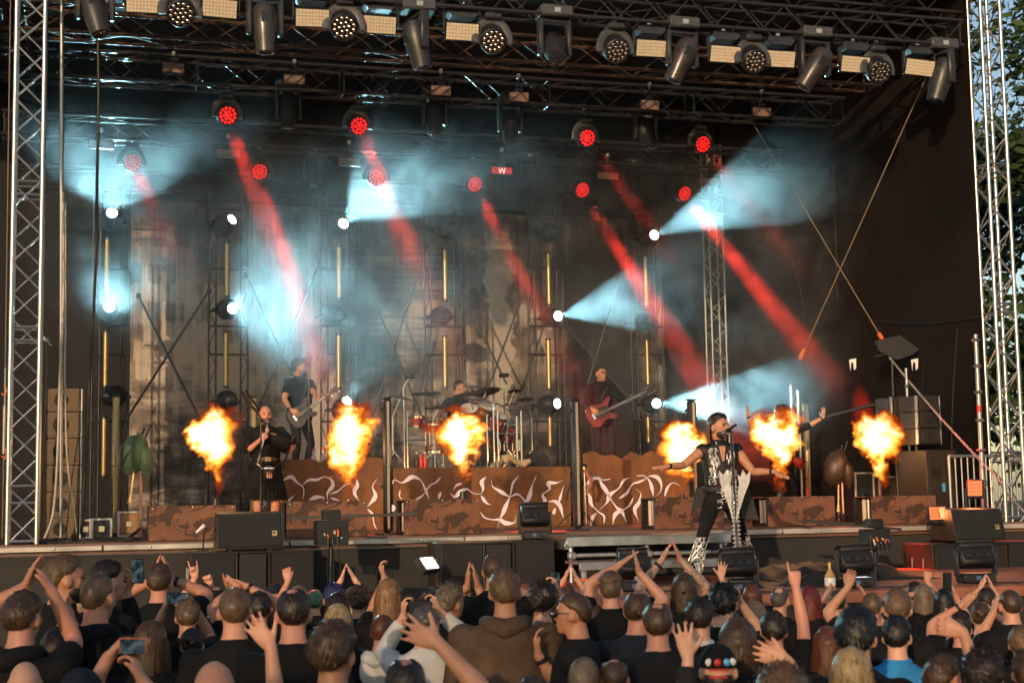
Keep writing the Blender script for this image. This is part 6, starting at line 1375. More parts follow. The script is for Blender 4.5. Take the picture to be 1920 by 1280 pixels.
def sm(a, b, x): x = max(0, min(1, (x - a) / (b - a))); return x * x * (3 - 2 * x)
def add_hair(t, hair, hc, Hd, HM, s, q, beard):
    from mathutils import noise as mn
    if beard:
        B = MB(); 
        def hell(c, r_): B.ell(Hd(*c), [k * s for k in r_], HM, 12, 8)
        hell((0, .058, -.090), (.040, .034, .034)); hell((0, .030, -.062), (.0635, .060, .050)); 
        if beard != 'chin': hell((0, .086, -.047), (.030, .012, .007))
        if beard == 'long': hell((0, .066, -.115), (.030, .024, .045))
        part('beard', B, hairm('dark' if beard != 'grey' else 'grey'), t, ang=70)
    if hair == 'bald' or hair is None: return
    mat = hairm(hc if hair != 'cap' else 'dark'); seed = Vector((q.uniform(0, 50), q.uniform(0, 50), q.uniform(0, 50)))
    T = {'short': .016, 'buzz': .006, 'balding': .008, 'thick': .030, 'curly': .030, 'long': .018, 'bob': .022, 'bun': .012, 'cap': 0, 'undercut': .02}[hair]
    if hair == 'cap':
        C = MB(); prof = []
        for i in range(9): a = R(90 * i / 8); prof.append((.092 * math.cos(a) * s + .001, .104 * math.sin(a) * s + .0))
        C.lathe(prof, 20, Hd(0, -.008, .022), HM @ Matrix.Diagonal((.95, 1.14, 1)), False); cap_m = {'black': CL['black'], 'navy': CL['navy']}.get(hc, CL['black'])
        cp = part('cap', C, cap_m, t, ang=70)
        C = MB(); n = 12; pts = []
        for r_ in (0, 1):
            for i in range(n + 1): a = R(-62 + 124 * i / n); rr = .098 + r_ * .075 * math.cos(a * .9); pts.append(Hd(rr * math.sin(a) * .95, rr * math.cos(a) * 1.05, .025 - .018 * r_ * (1) - .01 * abs(math.sin(a))))
        fs = [(i, i + 1, n + 2 + i, n + 1 + i) for i in range(n)]; m0 = len(pts); pts += [p - Z3 * .004 for p in pts]; fs += [tuple(m0 + i for i in f_[::-1]) for f_ in fs]; fs += [(n + 1 + i, n + 2 + i, m0 + n + 2 + i, m0 + n + 1 + i) for i in range(n)]
        part('brim', C.add(pts, fs), cap_m, cp)
        # hair showing under the cap at the neck
        Hh = MB(); Hh.ell(Hd(0, -.035, -.035), (.074 * s, .072 * s, .05 * s), HM, 14, 8); part('hair', Hh, hairm('dark'), t, ang=70); return
    M = MB(); nu, nv = 34, 22; P = []; strands = []
    bald_c = Vector((q.uniform(-.12, .12), q.uniform(-.5, .15), .95)).normalized(); bald_r = q.uniform(.38, .68)
    def mask(d, full=False):
        x, y, z = d
        zl = .52 * sm(.05, .75, y) + .10 * sm(.55, .95, abs(x)) * sm(-.55, -.1, y) - .78 * sm(-.05, -.75, y) - .02 + (.22 * sm(.1, .7, y) if hair == 'undercut' else 0)
        if hair == 'balding': zl = .64 * sm(-.1, .7, y) + .10 * sm(.55, .95, abs(x)) * sm(-.55, -.1, y) - .78 * sm(-.05, -.75, y)
        m = sm(-.07, .07, z - zl + .05 * mn.noise(Vector(d) * 5 + seed))
        if hair == 'balding': m *= sm(bald_r - .22, bald_r + .16, (Vector(d) - bald_c).length + .22 * mn.noise(Vector(d) * 7 + seed) + .1 * mn.noise(Vector(d) * 21 + seed)); m *= sm(.9, .55, z) if y > .1 else 1
        if full: return m, sm(-.02, .42, z - zl)
        return m
    def surf(d, ex=0.0):
        m, ed = mask(d, True); k = T * (.85 + .45 * mn.noise(Vector(d) * 3.2 + seed)) * ((.22 + .78 * ed) if hair in ('short', 'thick', 'buzz', 'balding', 'undercut', 'bun', 'curly') else 1)
        if hair == 'undercut' : k = T * (1.3 if d[2] > .45 else .25)
        if hair == 'curly': k += .020 * mn.noise(Vector(d) * 7.5 + seed) + .008 * mn.noise(Vector(d) * 17 + seed)
        elif hair in ('short', 'thick'): k += (.009 * mn.noise(Vector(d) * 9 + seed) + .006 * mn.noise(Vector(d) * 19 + seed)) * ed
        if hair in ('bob', 'long'): k *= .8 + .5 * sm(.6, -.4, d[2])
        e = m * (k + .002) - (1 - m) * .012 + ex
        return Hd(d[0] * (.075 + e), -.010 + d[1] * (.096 + e), .020 + d[2] * (.097 + e))
    D = []
    for j in range(nv + 1):
        ph = -math.pi / 2 + math.pi * j / nv
        for i in range(nu): th = TAU * i / nu; D.append((math.cos(ph) * math.sin(th), math.cos(ph) * math.cos(th), math.sin(ph)))
    M.add([surf(d) for d in D], [(j * nu + i, j * nu + (i + 1) % nu, (j + 1) * nu + (i + 1) % nu, (j + 1) * nu + i) for j in range(nv) for i in range(nu)])
    # loose strands that roughen the outline
    ns = {'short': 240, 'thick': 300, 'curly': 320, 'buzz': 0, 'balding': 110, 'long': 130, 'bob': 150, 'bun': 120, 'undercut': 160}[hair]
    vs = []; fs = []
    def strip(pts, w):
        b0 = len(vs); 
        for i, p in enumerate(pts):
            a = pts[max(0, i - 1)]; c = pts[min(len(pts) - 1, i + 1)]; dd = (c - a); sd = dd.cross(p - Hd(0, 0, 0)); sd = sd.normalized() if sd.length > 1e-9 else Z3
            ww = w * (1 - .8 * i / (len(pts) - 1)); vs.append(p + sd * ww); vs.append(p - sd * ww)
        for i in range(len(pts) - 1): fs.append((b0 + 2 * i, b0 + 2 * i + 1, b0 + 2 * i + 3, b0 + 2 * i + 2))
    whorl = Vector((.15, -.45, .88)).normalized()
    for _ in range(ns):
        d = Vector((q.gauss(0, 1), q.gauss(0, 1), q.gauss(.35, 1))).normalized()
        if mask(d) < .75: continue
        tg = (d - whorl); tg = (tg - d * tg.dot(d)); tg = tg.normalized() if tg.length > .05 else Vector((1, 0, 0)); tg = (tg + Vector((q.gauss(0, .25), q.gauss(0, .25), q.gauss(0, .25)))).normalized()
        L = {'short': .30, 'thick': .40, 'curly': .25, 'balding': .2, 'long': .5, 'bob': .45, 'bun': .3, 'undercut': .3}[hair] * q.uniform(.6, 1.2); pts = []
        lift = q.uniform(.001, .011 if hair not in ('curly', 'thick') else .022)
        for i in range(4):
            u = i / 3; dd = (d + tg * (L * u)).normalized(); cu = Vector((0, 0, 0)) if hair != 'curly' else Vector((q.gauss(0, .012), q.gauss(0, .012), q.gauss(0, .012))) * s
            pts.append(surf(tuple(dd), .0005 + lift * u) + cu)
        strip(pts, .003 * s)
    if vs: M.add(vs, fs)
    # hanging hair
    if hair in ('long', 'bob'):
        Ln = (.30 if hair == 'long' else .15); rows = 9; na = 26; vv = []; ff = []
        for layer in (0, 1):
            for j in range(rows + 1):
                u = j / rows; z = .03 - u * (Ln + .03)
                for i in range(na + 1):
                    a = R(-118 + 236 * i / na); cl = mn.noise(Vector((math.sin(a) * 5, math.cos(a) * 5, u * 1.2)) + seed)
                    rad = (.098 + .010 * math.sin(u * 2.6) + (.012 * cl) - .026 * layer) * (1 - .12 * u); flare = 0
                    zz = z - (.02 * cl if j == rows else 0) - (.02 * mn.noise(Vector((a * 9, 0, 3)) + seed) if j == rows else 0)
                    x = rad * math.sin(a) * (.92 + (.10 * u if hair == 'long' else .04 * u)); y = -.012 - rad * math.cos(a) * (1.06 + .10 * u) + (.02 * u)
                    vv.append(Hd(x, y, zz))
        N = (rows + 1) * (na + 1)
        for layer in (0, 1):
            for j in range(rows):
                for i in range(na): a = layer * N + j * (na + 1) + i; ff.append((a, a + 1, a + na + 2, a + na + 1))
        for i in range(na): a = rows * (na + 1) + i; ff.append((a, a + 1, N + a + 1, N + a)); ff.append((i, i + 1, N + i + 1, N + i))
        for j in range(rows):
            for i in (0, na): a = j * (na + 1) + i; ff.append((a, a + na + 1, N + a + na + 1, N + a))
        M.add(vv, ff); vs2 = []; 
        vs.clear(); fs.clear()
        for _ in range(330):
            a = R(q.uniform(-122, 122)); u0 = q.uniform(0, .5); lf = q.uniform(0, .014); pts = []
            for k in range(4):
                u = min(1.06, u0 + .2 * k); rad = (.103 + .010 * math.sin(u * 2.6)) * (1 - .12 * u) + lf * (.3 + u); aa = a + q.gauss(0, .03); pts.append(Hd(rad * math.sin(aa) * (.92 + (.10 * u if hair == 'long' else .04 * u)), -.012 - rad * math.cos(aa) * (1.06 + .1 * u) + .02 * u, .03 - u * (Ln + .03)))
            strip(pts, .003 * s)
        M.add(vs, fs)
    h_ = part('hair', M, mat, t, ang=0)
    if hair == 'bun':
        Bn = MB(); 
        for k in range(5): a = k * 1.3; Bn.ell(Hd(.016 * math.cos(a), -.118 + .012 * math.sin(a * 2), .05 + .016 * math.sin(a)), (.032 * s, .026 * s, .030 * s), HM @ Matrix.Rotation(a, 3, 'Y'), 10, 7)
        part('bun', Bn, mat, h_, ang=80)

# ------------------------------------------------------------------ the audience
def A(w, tip=None, pose='clap', pole=None, n='a', dz=0.0): return dict(w=w, tip=tip, pose=pose, pole=pole, n=n, dz=dz)
def phone(c_px, w_px, h_px, zc_, lab, case_m=None, tilt=0.0, bright=.35, grp='phones held up in the audience'):
    c = W(c_px[0], c_px[1], zc_); w = w_px / FPX * zc_; h = h_px / FPX * zc_
    X = Matrix(((RT.x, FW.x, UP.x), (RT.y, FW.y, UP.y), (RT.z, FW.z, UP.z))) @ Matrix.Rotation(tilt, 3, 'Y')
    t = thing('phone', lab, 'phone', c, grp)
    part('case', MB().box(c, (w, .012, h), X, .004), case_m or BLACKP, t)
    part('screen', MB().box(c + X @ Vector((0, -.008, 0)), (w * .9, .003, h * .9), X), PHSCR if bright else LENSCLEAR, t)
    return t
def phone_mat():
    m, nt, b = newmat('phone screen'); v = coords(nt, 'Object', (1, 1, 1)); n = noise(nt, 30, 3, .6, v); rp = ramp(nt, n.outputs[0], [(.40, (.008, .014, .018)), (.55, (.05, .11, .13)), (.72, (.30, .22, .18))]); nt.links.new(rp.outputs[0], b.inputs['Emission Color']); b.inputs['Emission Strength'].default_value = .55; b.inputs['Base Color'].default_value = (.01, .01, .012, 1); b.inputs['Roughness'].default_value = .15; return m
PHSCR = phone_mat()
NDIR = {'a': FW, 'c': -FW, 'r': RT, 'l': -RT, 'u': UP}
PRINTS = {}
def fan(label, px, ytop, w, turn=0, hair='short', hc='brown', shirt='black', arms=None, k=.168, **kw):
    zc_ = min(FPX * k / w, 12.7); T = W(px, ytop, zc_); tk = {'short': .014, 'thick': .026, 'curly': .028, 'cap': .012}.get(hair, .006)
    H = T.z - tk; yaw = YAW + math.atan((px - 960) / FPX) + R(turn)
    f = Vector((math.sin(yaw), math.cos(yaw), 0)); base = Vector((T.x, T.y, 0)) - f * .01
    sp = {}
    for nm, a in (arms or {}).items():
        z2 = zc_ + .16 + a['dz']; d = dict(w=W(a['w'][0], a['w'][1], z2), pose=a['pose'], n=NDIR[a['n']])
        if a['tip']: d['tip'] = W(a['tip'][0], a['tip'][1], z2 + .02)
        if a['pole']: d['pole'] = RT * a['pole'][0] + UP * a['pole'][1] + FW * (a['pole'][2] if len(a['pole']) > 2 else 0)
        sp[nm] = d
    kw.setdefault('skin', rng.choice([0, 0, 1, 3])); kw.setdefault('build', rng.uniform(.97, 1.12))
    PRINTS_R = person(label, base, max(1.5, min(2.05, H * 1.012)), yaw, hair, hc, shirt, arms=sp, group='audience in front of the stage', **kw)
    PRINTS[label] = PRINTS_R[2]; return PRINTS_R
DN = (0, -1, -.2)
fan('man with short brown hair and black hoodie clapping overhead at the left edge', 44, 1108, 66, 30, 'short', 'brown', 'black', {'L': A((47, 1100), (64, 1066), 'clap', (-1, -.6), 'r'), 'R': A((97, 1108), (82, 1074), 'relaxed', (.4, -1), 'l')}, hood=True)
fan('greying man seen in right profile with goatee and black jacket', 121, 1040, 56, 78, 'short', 'lightbrown', 'black', sleeve='long', beard='chin', skin=2, face=True, collar=True)
fan('dark haired man turned right filming with a raised phone', 202, 1050, 52, 60, 'short', 'dark', 'black', {'R': A((238, 1108), (252, 1078), 'grip', (.2, -1), 'l')}, sleeve='long', skin=3, face=True)
phone((258, 1070), 24, 46, 9.1, 'upright phone showing the stage, held by the dark haired man')
fan('man with cropped brown hair and thin crown in a black hoodie', 184, 1077, 60, 35, 'buzz', 'lightbrown', 'black', hood=True, skin=3)
fan('blond woman half hidden behind the cropped man at the left', 149, 1115, 36, 20, 'long', 'blond', 'black2')
fan('dark brown haired person clapping before the face, lower left', 108, 1178, 62, 10, 'bob', 'dark', 'black', {'L': A((118, 1170), (122, 1140), 'clap', (-.6, -1), 'r'), 'R': A((138, 1172), (131, 1140), 'clap', (.6, -1), 'l')})
fan('bald head in the bottom left corner', 47, 1237, 74, 0, 'bald', None, 'black')
fan('brown haired person clapping high with a pale watch', 300, 1056, 46, 12, 'short', 'brown', 'black', {'L': A((291, 1086), (298, 1046), 'clap', (-1, -.6), 'r'), 'R': A((321, 1086), (309, 1042), 'clap', (1, -.6), 'l')}, watch='LR')
fan('person with tousled light brown hair filming sideways with both hands', 352, 1122, 50, 0, 'short', 'lightbrown', 'black', {'L': A((304, 1148), (320, 1114), 'grip', (-.4, -1), 'r'), 'R': A((366, 1140), (352, 1112), 'grip', (.5, -1), 'l')})
phone((335, 1121), 44, 21, 9.5, 'phone held sideways left of the left subwoofer')
fan('woman with long centre parted brown hair at lower left', 283, 1165, 62, 12, 'long', 'brown', 'black')
tIC = fan('person with messy dark bun and white letters on a black shirt', 360, 1178, 52, 0, 'bun', 'dark', 'black')
fan('person in navy cap holding up an orange cased phone at the bottom left', 152, 1250, 86, 8, 'cap', 'navy', 'black', {'L': A((203, 1232), (232, 1200), 'grip', (-.5, -1), 'r'), 'R': A((266, 1275), (250, 1228), 'grip', (.6, -1), 'l')})
phone((250, 1210), 54, 30, 5.55, 'phone in an orange case held low at the lower left', ORANGE)
fan('person showing horned fingers in front of the left subwoofer', 378, 1092, 40, 0, 'short', 'brown', 'black', {'L': A((366, 1082), (361, 1050), 'horns', (-.6, -1), 'c'), 'R': A((394, 1098), (384, 1066), 'fist', (.6, -1), 'c')})
fan('man with thinning dark hair behind the cropped blond man', 405, 1098, 42, 8, 'balding', 'dark', 'black')
fan('man with very short sandy hair and black shirt, left of the bald crowned man', 440, 1101, 63, 0, 'buzz', 'lightbrown', 'black')
fan('person with arms folded over the head and a dark wristband', 486, 1108, 48, 0, 'short', 'dark', 'black', {'L': A((447, 1098), (425, 1093), 'relaxed', (-.6, .4), 'r'), 'R': A((462, 1098), (440, 1092), 'relaxed', (1, -.1), 'l')}, watch='R')
fan('man with large bald crown and printed black shirt, in front of the left subwoofer', 550, 1102, 66, 0, 'balding', 'dark', 'black', skin=3)
fan('person below the frame raising a wide open hand in front of the bald crowned man', 585, 1296, 84, 0, 'short', 'brown', 'black', {'L': A((508, 1212), (462, 1152), 'open', (.3, -1), 'a', -.1)}, sleeve='elbow')
fan('man with thick brown hair turned right, lower centre left', 627, 1163, 80, 25, 'thick', 'brown', 'black', skin=2)
fan('large bald head at the bottom, left of centre', 402, 1236, 92, 0, 'bald', None, 'black', skin=3)
fan('person with short purple hair below the socket box', 627, 1093, 44, 0, 'short', 'purple', 'black')
fan('person with pale green hair beside the purple haired one', 590, 1105, 36, 0, 'short', 'green', 'black')
fan('person with dark brown bob in front of the purple haired one', 632, 1113, 46, 0, 'bob', 'dark', 'black')
fan('woman with smooth blond hair behind the man with thick brown hair', 634, 1134, 52, 5, 'bob', 'blond', 'black')
fan('small dark capped person right of the folded arms', 515, 1091, 36, 0, 'cap', 'navy', 'black')
fan('person with curly brown hair and colourful back print', 672, 1096, 42, 0, 'curly', 'brown', 'black')
fan('person with auburn curls next to the curly brown head', 696, 1112, 40, 10, 'curly', 'auburn', 'black')
fan('woman with long strawberry blond hair holding up a phone', 728, 1086, 46, 0, 'long', 'strawberry', 'black', {'L': A((722, 1084), (711, 1058), 'grip', (-.4, -1), 'r')})
phone((692, 1068), 26, 17, 10.4, 'small dark phone held sideways right of the socket pole', None, 0, 0)
fan('person with dark red hair under the black phone', 742, 1106, 40, 0, 'long', 'darkred', 'black')
fan('person with grey streaked bun and white sleeves filming sideways', 796, 1135, 56, 0, 'bun', 'greydark', 'white', {'L': A((757, 1156), (756, 1114), 'grip', (-.5, -1), 'r'), 'R': A((824, 1146), (812, 1106), 'grip', (.8, -1), 'l')}, sleeve='long')
phone((780, 1113), 52, 25, 8.6, 'black phone held sideways by the person with white sleeves', None, 0, 0)
fan('person with tousled grey blond hair turned right, beside the black cap', 845, 1093, 48, 45, 'curly', 'ash', 'black', skin=2)
fan('person wearing a black cap with the brim to the right', 860, 1078, 44, 60, 'cap', 'black', 'black')
fan('tall man with thinning hair clapping in front of the middle subwoofer', 927, 1036, 45, 12, 'balding', 'brown', 'black', {'L': A((876, 1100), (878, 1054), 'clap', (-1, -.8), 'r'), 'R': A((897, 1102), (888, 1058), 'clap', (-.1, -1), 'l')}, skin=2)
fan('man in a brown hoodie with short brown hair at the centre', 946, 1066, 57, 0, 'short', 'lightbrown', 'brown', hood=True, build=1.22, skin=2, sleeve='long')
fan('person with cropped auburn hair in a white hooded top', 717, 1152, 52, 20, 'buzz', 'auburn', 'white', hood=True, sleeve='long')
fan('person at the bottom edge stretching a bare arm and spread hand across the centre', 1000, 1270, 92, 0, 'short', 'brown', 'black', {'L': A((822, 1206), (738, 1166), 'open', (1, -.25), 'a', -.1)})
fan('man with bald spot at the bottom, left of centre', 760, 1232, 86, 0, 'balding', 'dark', 'black', skin=3)
fan('person with dark curls holding a small bright phone', 1017, 1088, 50, 10, 'curly', 'dark', 'black', {'R': A((1046, 1112), (1038, 1078), 'grip', (.5, -1), 'l')})
phone((1041, 1087), 18, 30, 9.6, 'small upright phone left of the aluminium steps')
tSG = fan('man with sunglasses in left profile wearing a black vest', 1075, 1110, 66, -82, 'buzz', 'brown', 'black2', {'L': A((1010, 1228), (1001, 1186), 'relaxed', (.8, -1), 'r', -.25)}, k=.19, skin=2, face=True, watch='L', sleeve='none')
fan('person with ash blond hair in front of the man with sunglasses', 1010, 1166, 52, -10, 'bob', 'ash', 'black')
fan('man with swept undercut hair clapping above his head', 1144, 1075, 46, 0, 'undercut', 'lightbrown', 'black', {'L': A((1162, 1058), (1192, 1034), 'clap', (-1, .1), 'r'), 'R': A((1198, 1072), (1190, 1034), 'clap', (1, -.5), 'l')}, collar=True)
fan('woman with long straight brown hair right of the sunglasses', 1117, 1136, 46, 0, 'long', 'brown', 'black')
fan('man with thinning brown hair in a navy vest with patch', 1195, 1107, 56, 15, 'balding', 'brown', 'navy', skin=3, sleeve='none')
fan('man with bald crown and washed black shirt at the centre right', 1232, 1128, 63, 0, 'balding', 'brown', 'black2', skin=3)
fan('person below the frame with a dark sleeve raising an open palm', 1318, 1296, 82, 0, 'short', 'brown', 'black2', {'L': A((1290, 1232), (1276, 1160), 'open', (.1, -1), 'a')}, sleeve='long')
fan('shaved head glimpsed behind the bald crowned man', 1238, 1106, 40, 0, 'bald', None, 'black')
fan('person with long brown hair clapping with tattooed arms', 1282, 1075, 44, 0, 'long', 'brown', 'black', {'L': A((1238, 1054), (1258, 1012), 'clap', (-1, -.4), 'r'), 'R': A((1276, 1050), (1261, 1012), 'clap', (1, -.6), 'l')}, tattoo=True, watch='L')
fan('woman with blond brown hair at the bottom centre', 1095, 1240, 66, 0, 'long', 'ash', 'black')
fan('head with bald patch at the bottom edge right of the blond brown hair', 1152, 1252, 66, 0, 'balding', 'brown', 'black')
fan('person with short dark hair and white collar at the centre right', 1312, 1120, 56, 8, 'short', 'dark', 'black', collar='white')
fan('person with wavy black hair and a hand by the face at the singer\'s feet', 1356, 1092, 52, 8, 'curly', 'black', 'black', {'R': A((1390, 1132), (1380, 1096), 'relaxed', (.7, -1), 'l')})
fan('person with auburn bob below the black floor lamp', 1410, 1112, 37, 0, 'bob', 'auburn', 'black')
tTA = fan('woman with smooth brown bob and black shirt, lower right of centre', 1382, 1160, 68, 0, 'bob', 'brown', 'black')
fan('grey haired person half hidden behind the brown bob', 1366, 1142, 48, 0, 'bob', 'greydark', 'black')
fan('woman with straight ash brown hair left of the raised finger', 1415, 1128, 46, 0, 'long', 'ash', 'black')
fan('dark haired man pointing one finger straight up', 1450, 1145, 56, 0, 'short', 'dark', 'black', {'R': A((1492, 1098), (1485, 1035), 'point', (.3, -1), 'a')})
fan('man with long thinning grey hair left of the pointing arm', 1462, 1100, 42, 20, 'balding', 'greydark', 'black')
fan('person with bright dark red hair right of the pointing arm', 1517, 1098, 42, 0, 'long', 'red', 'black')
tCAP = fan('person in a black cap with coloured badges and red stripes', 1345, 1205, 76, 180 * 0, 'cap', 'black', 'black')
fan('person below the frame in a denim sleeve with fingers pressed together', 1548, 1290, 84, 0, 'short', 'brown', 'denim', {'L': A((1478, 1240), (1402, 1214), 'flat', (.6, -1), 'a', -.1)}, sleeve='long')
fan('frizzy brown head at the bottom, right of centre', 1465, 1240, 90, 0, 'curly', 'lightbrown', 'black')
fan('woman with long auburn hair right of the pressed hand', 1550, 1175, 58, 0, 'long', 'auburn', 'black')
fan('man with thick black hair in front of the bottle', 1605, 1137, 72, 8, 'thick', 'black', 'black')
fan('woman with pale blond straight hair at the bottom right', 1595, 1215, 78, 0, 'long', 'blond', 'black')
fan('black haired man in a bright blue shirt', 1680, 1153, 60, 5, 'short', 'black', 'blue', collar=True)
fan('person with tousled sandy hair behind the blue shirt', 1682, 1103, 54, 0, 'short', 'lightbrown', 'black')
fan('cropped person with one hand raised by the floor lamp', 1634, 1110, 46, 0, 'buzz', 'lightbrown', 'black', {'L': A((1590, 1100), (1600, 1058), 'relaxed', (-.6, -1), 'c'), 'R': A((1628, 1128), (1612, 1098), 'clap', (.6, -1), 'l')})
fan('woman with light brown hair clapping overhead at the right', 1732, 1121, 38, 0, 'long', 'ash', 'black', {'L': A((1722, 1112), (1748, 1094), 'clap', (-1, -.4), 'r'), 'R': A((1762, 1114), (1740, 1092), 'relaxed', (1, -.4), 'l')})
fan('woman with long black hair holding up a dark phone', 1770, 1130, 40, 0, 'long', 'black', 'black', {'R': A((1790, 1116), (1782, 1088), 'grip', (.6, -1), 'l')})
phone((1776, 1092), 17, 38, 11.8, 'tall dark phone held upright at the right', None, 0, 0)
fan('person with dark hair raising a hand with a fitness band', 1800, 1152, 50, 0, 'short', 'dark', 'black', {'L': A((1802, 1136), (1824, 1092), 'relaxed', (-1, -.5), 'r')}, watch='L')
fan('person with cropped brown hair at the right edge turned left', 1893, 1105, 48, -20, 'buzz', 'brown', 'black', {'L': A((1863, 1148), (1866, 1118), 'relaxed', (-.5, -1), 'r')})
fan('person at the right edge reaching a bare arm to the left', 1928, 1215, 72, 0, 'short', 'brown', 'black', {'L': A((1806, 1184), (1764, 1176), 'relaxed', (.3, -1), 'a', .1)})
fan('person with dark curls at the bottom right', 1842, 1212, 76, 0, 'curly', 'dark', 'black')
fan('person with smooth brown hair turned right at the bottom right', 1767, 1226, 74, 40, 'short', 'brown', 'black')
fan('brown haired head cut by the right edge', 1914, 1182, 56, 0, 'short', 'lightbrown', 'black')
fan('person with brown bun between bare arms at the right', 1840, 1172, 46, 0, 'bun', 'brown', 'black', {'L': A((1800, 1162), (1768, 1150), 'relaxed', (-.3, -1), 'r'), 'R': A((1870, 1155), (1848, 1132), 'clap', (1, -.6), 'l')})
fan('person with sandy hair raising one open hand right of the steps', 1335, 1118, 38, 0, 'short', 'lightbrown', 'black', {'R': A((1352, 1082), (1356, 1052), 'open', (.5, -1), 'a')})
fan('person in the far row clapping below the floor lamp beside the bottle', 1570, 1122, 40, 0, 'bun', 'brown', 'black', {'L': A((1545, 1122), (1556, 1096), 'clap', (-.6, -1), 'r'), 'R': A((1574, 1120), (1560, 1096), 'clap', (.6, -1), 'l')})
fan('person raising a fist behind the woman with light brown hair', 1716, 1112, 36, 0, 'short', 'dark', 'black', {'R': A((1738, 1088), (1742, 1068), 'fist', (.6, -1), 'a')})
fan('person with raised relaxed hand in the far row left of the socket pole', 560, 1098, 38, 0, 'short', 'ash', 'black', {'L': A((540, 1090), (536, 1062), 'relaxed', (-.5, -1), 'a')})
fan('person clapping in the far row before the pit case', 662, 1100, 36, 0, 'short', 'dark', 'black', {'L': A((640, 1086), (648, 1058), 'clap', (-.7, -1), 'r'), 'R': A((664, 1084), (652, 1058), 'clap', (.7, -1), 'l')})
fan('dark haired person clapping at the right between phone and edge', 1850, 1118, 40, 0, 'short', 'dark', 'black', {'L': A((1836, 1106), (1846, 1078), 'clap', (-.7, -1), 'r'), 'R': A((1862, 1106), (1850, 1078), 'clap', (.7, -1), 'l')})
fan('person in the far row right of the man in the brown hoodie clapping', 1062, 1096, 38, 0, 'bob', 'brown', 'black', {'L': A((1058, 1086), (1068, 1060), 'clap', (-.7, -1), 'r'), 'R': A((1082, 1086), (1072, 1060), 'clap', (.7, -1), 'l')})
# details on some of them
def attach(t, name, mb, mat): return part(name, mb, mat, t, ang=50)
t, Hd, Lp, _ = tSG
for sx in (-1, 1): attach(t, 'sunglass_lens', MB().ell(Hd(sx * .032, .096, .004), (.030, .012, .022), None, 10, 7), LENSCLEAR); attach(t, 'sunglass_arm', MB().tube([Hd(sx * .058, .088, .012), Hd(sx * .076, .03, .010), Hd(sx * .080, -.015, .006)], .003, 5), CHROME)
def text_on(t, txt, Lp, x, z, size, mat, name='shirt_print', y=-.150):
    cu = bpy.data.curves.new('print', 'FONT'); cu.body = txt; cu.size = size; cu.extrude = .001; cu.align_x = 'CENTER'; o = bpy.data.objects.new('tmp', cu); COL.objects.link(o)
    dg = bpy.context.evaluated_depsgraph_get(); me = bpy.data.meshes.new_from_object(o.evaluated_get(dg)); bpy.data.objects.remove(o); bpy.data.curves.remove(cu)
    c = Lp(x, y, z); b_ = root_loc(t); d = (Lp(1, y, z) - c).normalized(); nrm = d.cross(Z3)
    M = Matrix(((d.x, 0, nrm.x), (d.y, 0, nrm.y), (0, 1, nrm.z)))
    v = np.empty(len(me.vertices) * 3); me.vertices.foreach_get('co', v); v = v.reshape(-1, 3) @ np.array(M).T + np.array(c - b_); me.vertices.foreach_set('co', v.ravel()); me.update(); me.name = name; setmats(me, mat) if not me.materials else me.materials.__setitem__(0, mat)
    return link(bpy.data.objects.new(name, me), t)
def back_print(t, Lp, x0, x1, z0, z1, mat, bw=1.06, name='shirt_print'):
    TRb = [(.84, .150, .105), (.93, .165, .115), (1.04, .148, .105), (1.16, .155, .108), (1.28, .172, .115), (1.37, .180, .108), (1.43, .165, .092)]
    vs = []; fs = []; nx, nz = 8, 8
    for j in range(nz + 1):
        z = z0 + (z1 - z0) * j / nz; hw = np.interp(z, [q[0] for q in TRb], [q[1] for q in TRb]) * bw + .014 + (.016 if z < 1.2 else 0); hd = np.interp(z, [q[0] for q in TRb], [q[2] for q in TRb]) * bw + .014 + (.018 if z < 1.2 else 0)
        for i in range(nx + 1):
            x = x0 + (x1 - x0) * i / nx; y = -(hd + .004) * max(0, 1 - (abs(x) / hw) ** 2.44) ** (1 / 2.44); vs.append(Lp(x, y, z))
    for j in range(nz):
        for i in range(nx): a = j * (nx + 1) + i; fs.append((a, a + 1, a + nx + 2, a + nx + 1))
    return part(name, MB().add(vs, fs), mat, t, ang=0)
def print_mat(name, c1, c2, sc_=14):
    m, nt, b = newmat('print ' + name); v = coords(nt, 'Object'); n = noise(nt, sc_, 4, .65, v, 1.2); n2 = noise(nt, sc_ * .5, 2, .5, v); rp = ramp(nt, n.outputs[0], [(.48, (.008, .008, .009)), (.54, c1), (.66, c2)]); nt.links.new(rp.outputs[0], b.inputs['Base Color']); b.inputs['Roughness'].default_value = .8; return m
for (nm, x0, x1, z0, z1, m_) in (('man with large bald crown', -.15, .15, 1.16, 1.34, print_mat('red and grey', (.30, .02, .02), (.35, .34, .33))), ('man with bald crown and washed', -.17, .17, 1.18, 1.33, print_mat('dull red', (.16, .05, .05), (.22, .12, .11), 22)), ('person with curly brown hair and colourful', -.08, .08, 1.12, 1.36, print_mat('blue and yellow', (.12, .35, .5), (.6, .45, .08), 24))):
    for o in [o for o in bpy.data.objects if str(o.get('label', '')).startswith(nm)]:
        back_print(o, PRINTS[o['label']], x0, x1, z0, z1, m_)
text_on(tIC[0], 'IC', tIC[2], -.10, 1.30, .09, WHITEP)
text_on(tTA[0], 'TA', tTA[2], .02, 1.22, .08, WHITEP)
t, Hd, Lp, _ = tCAP
for a, m_ in ((-.5, WHITEP), (0, REDP), (.5, pm('blue tag', (.1, .4, .75), .5, 0, .1, 5)), (.9, WHITEP)): attach(t, 'badge', MB().ell(Hd(.085 * math.sin(a), -.008 - .102 * math.cos(a), .05), (.016, .008, .016), None, 8, 6), m_)
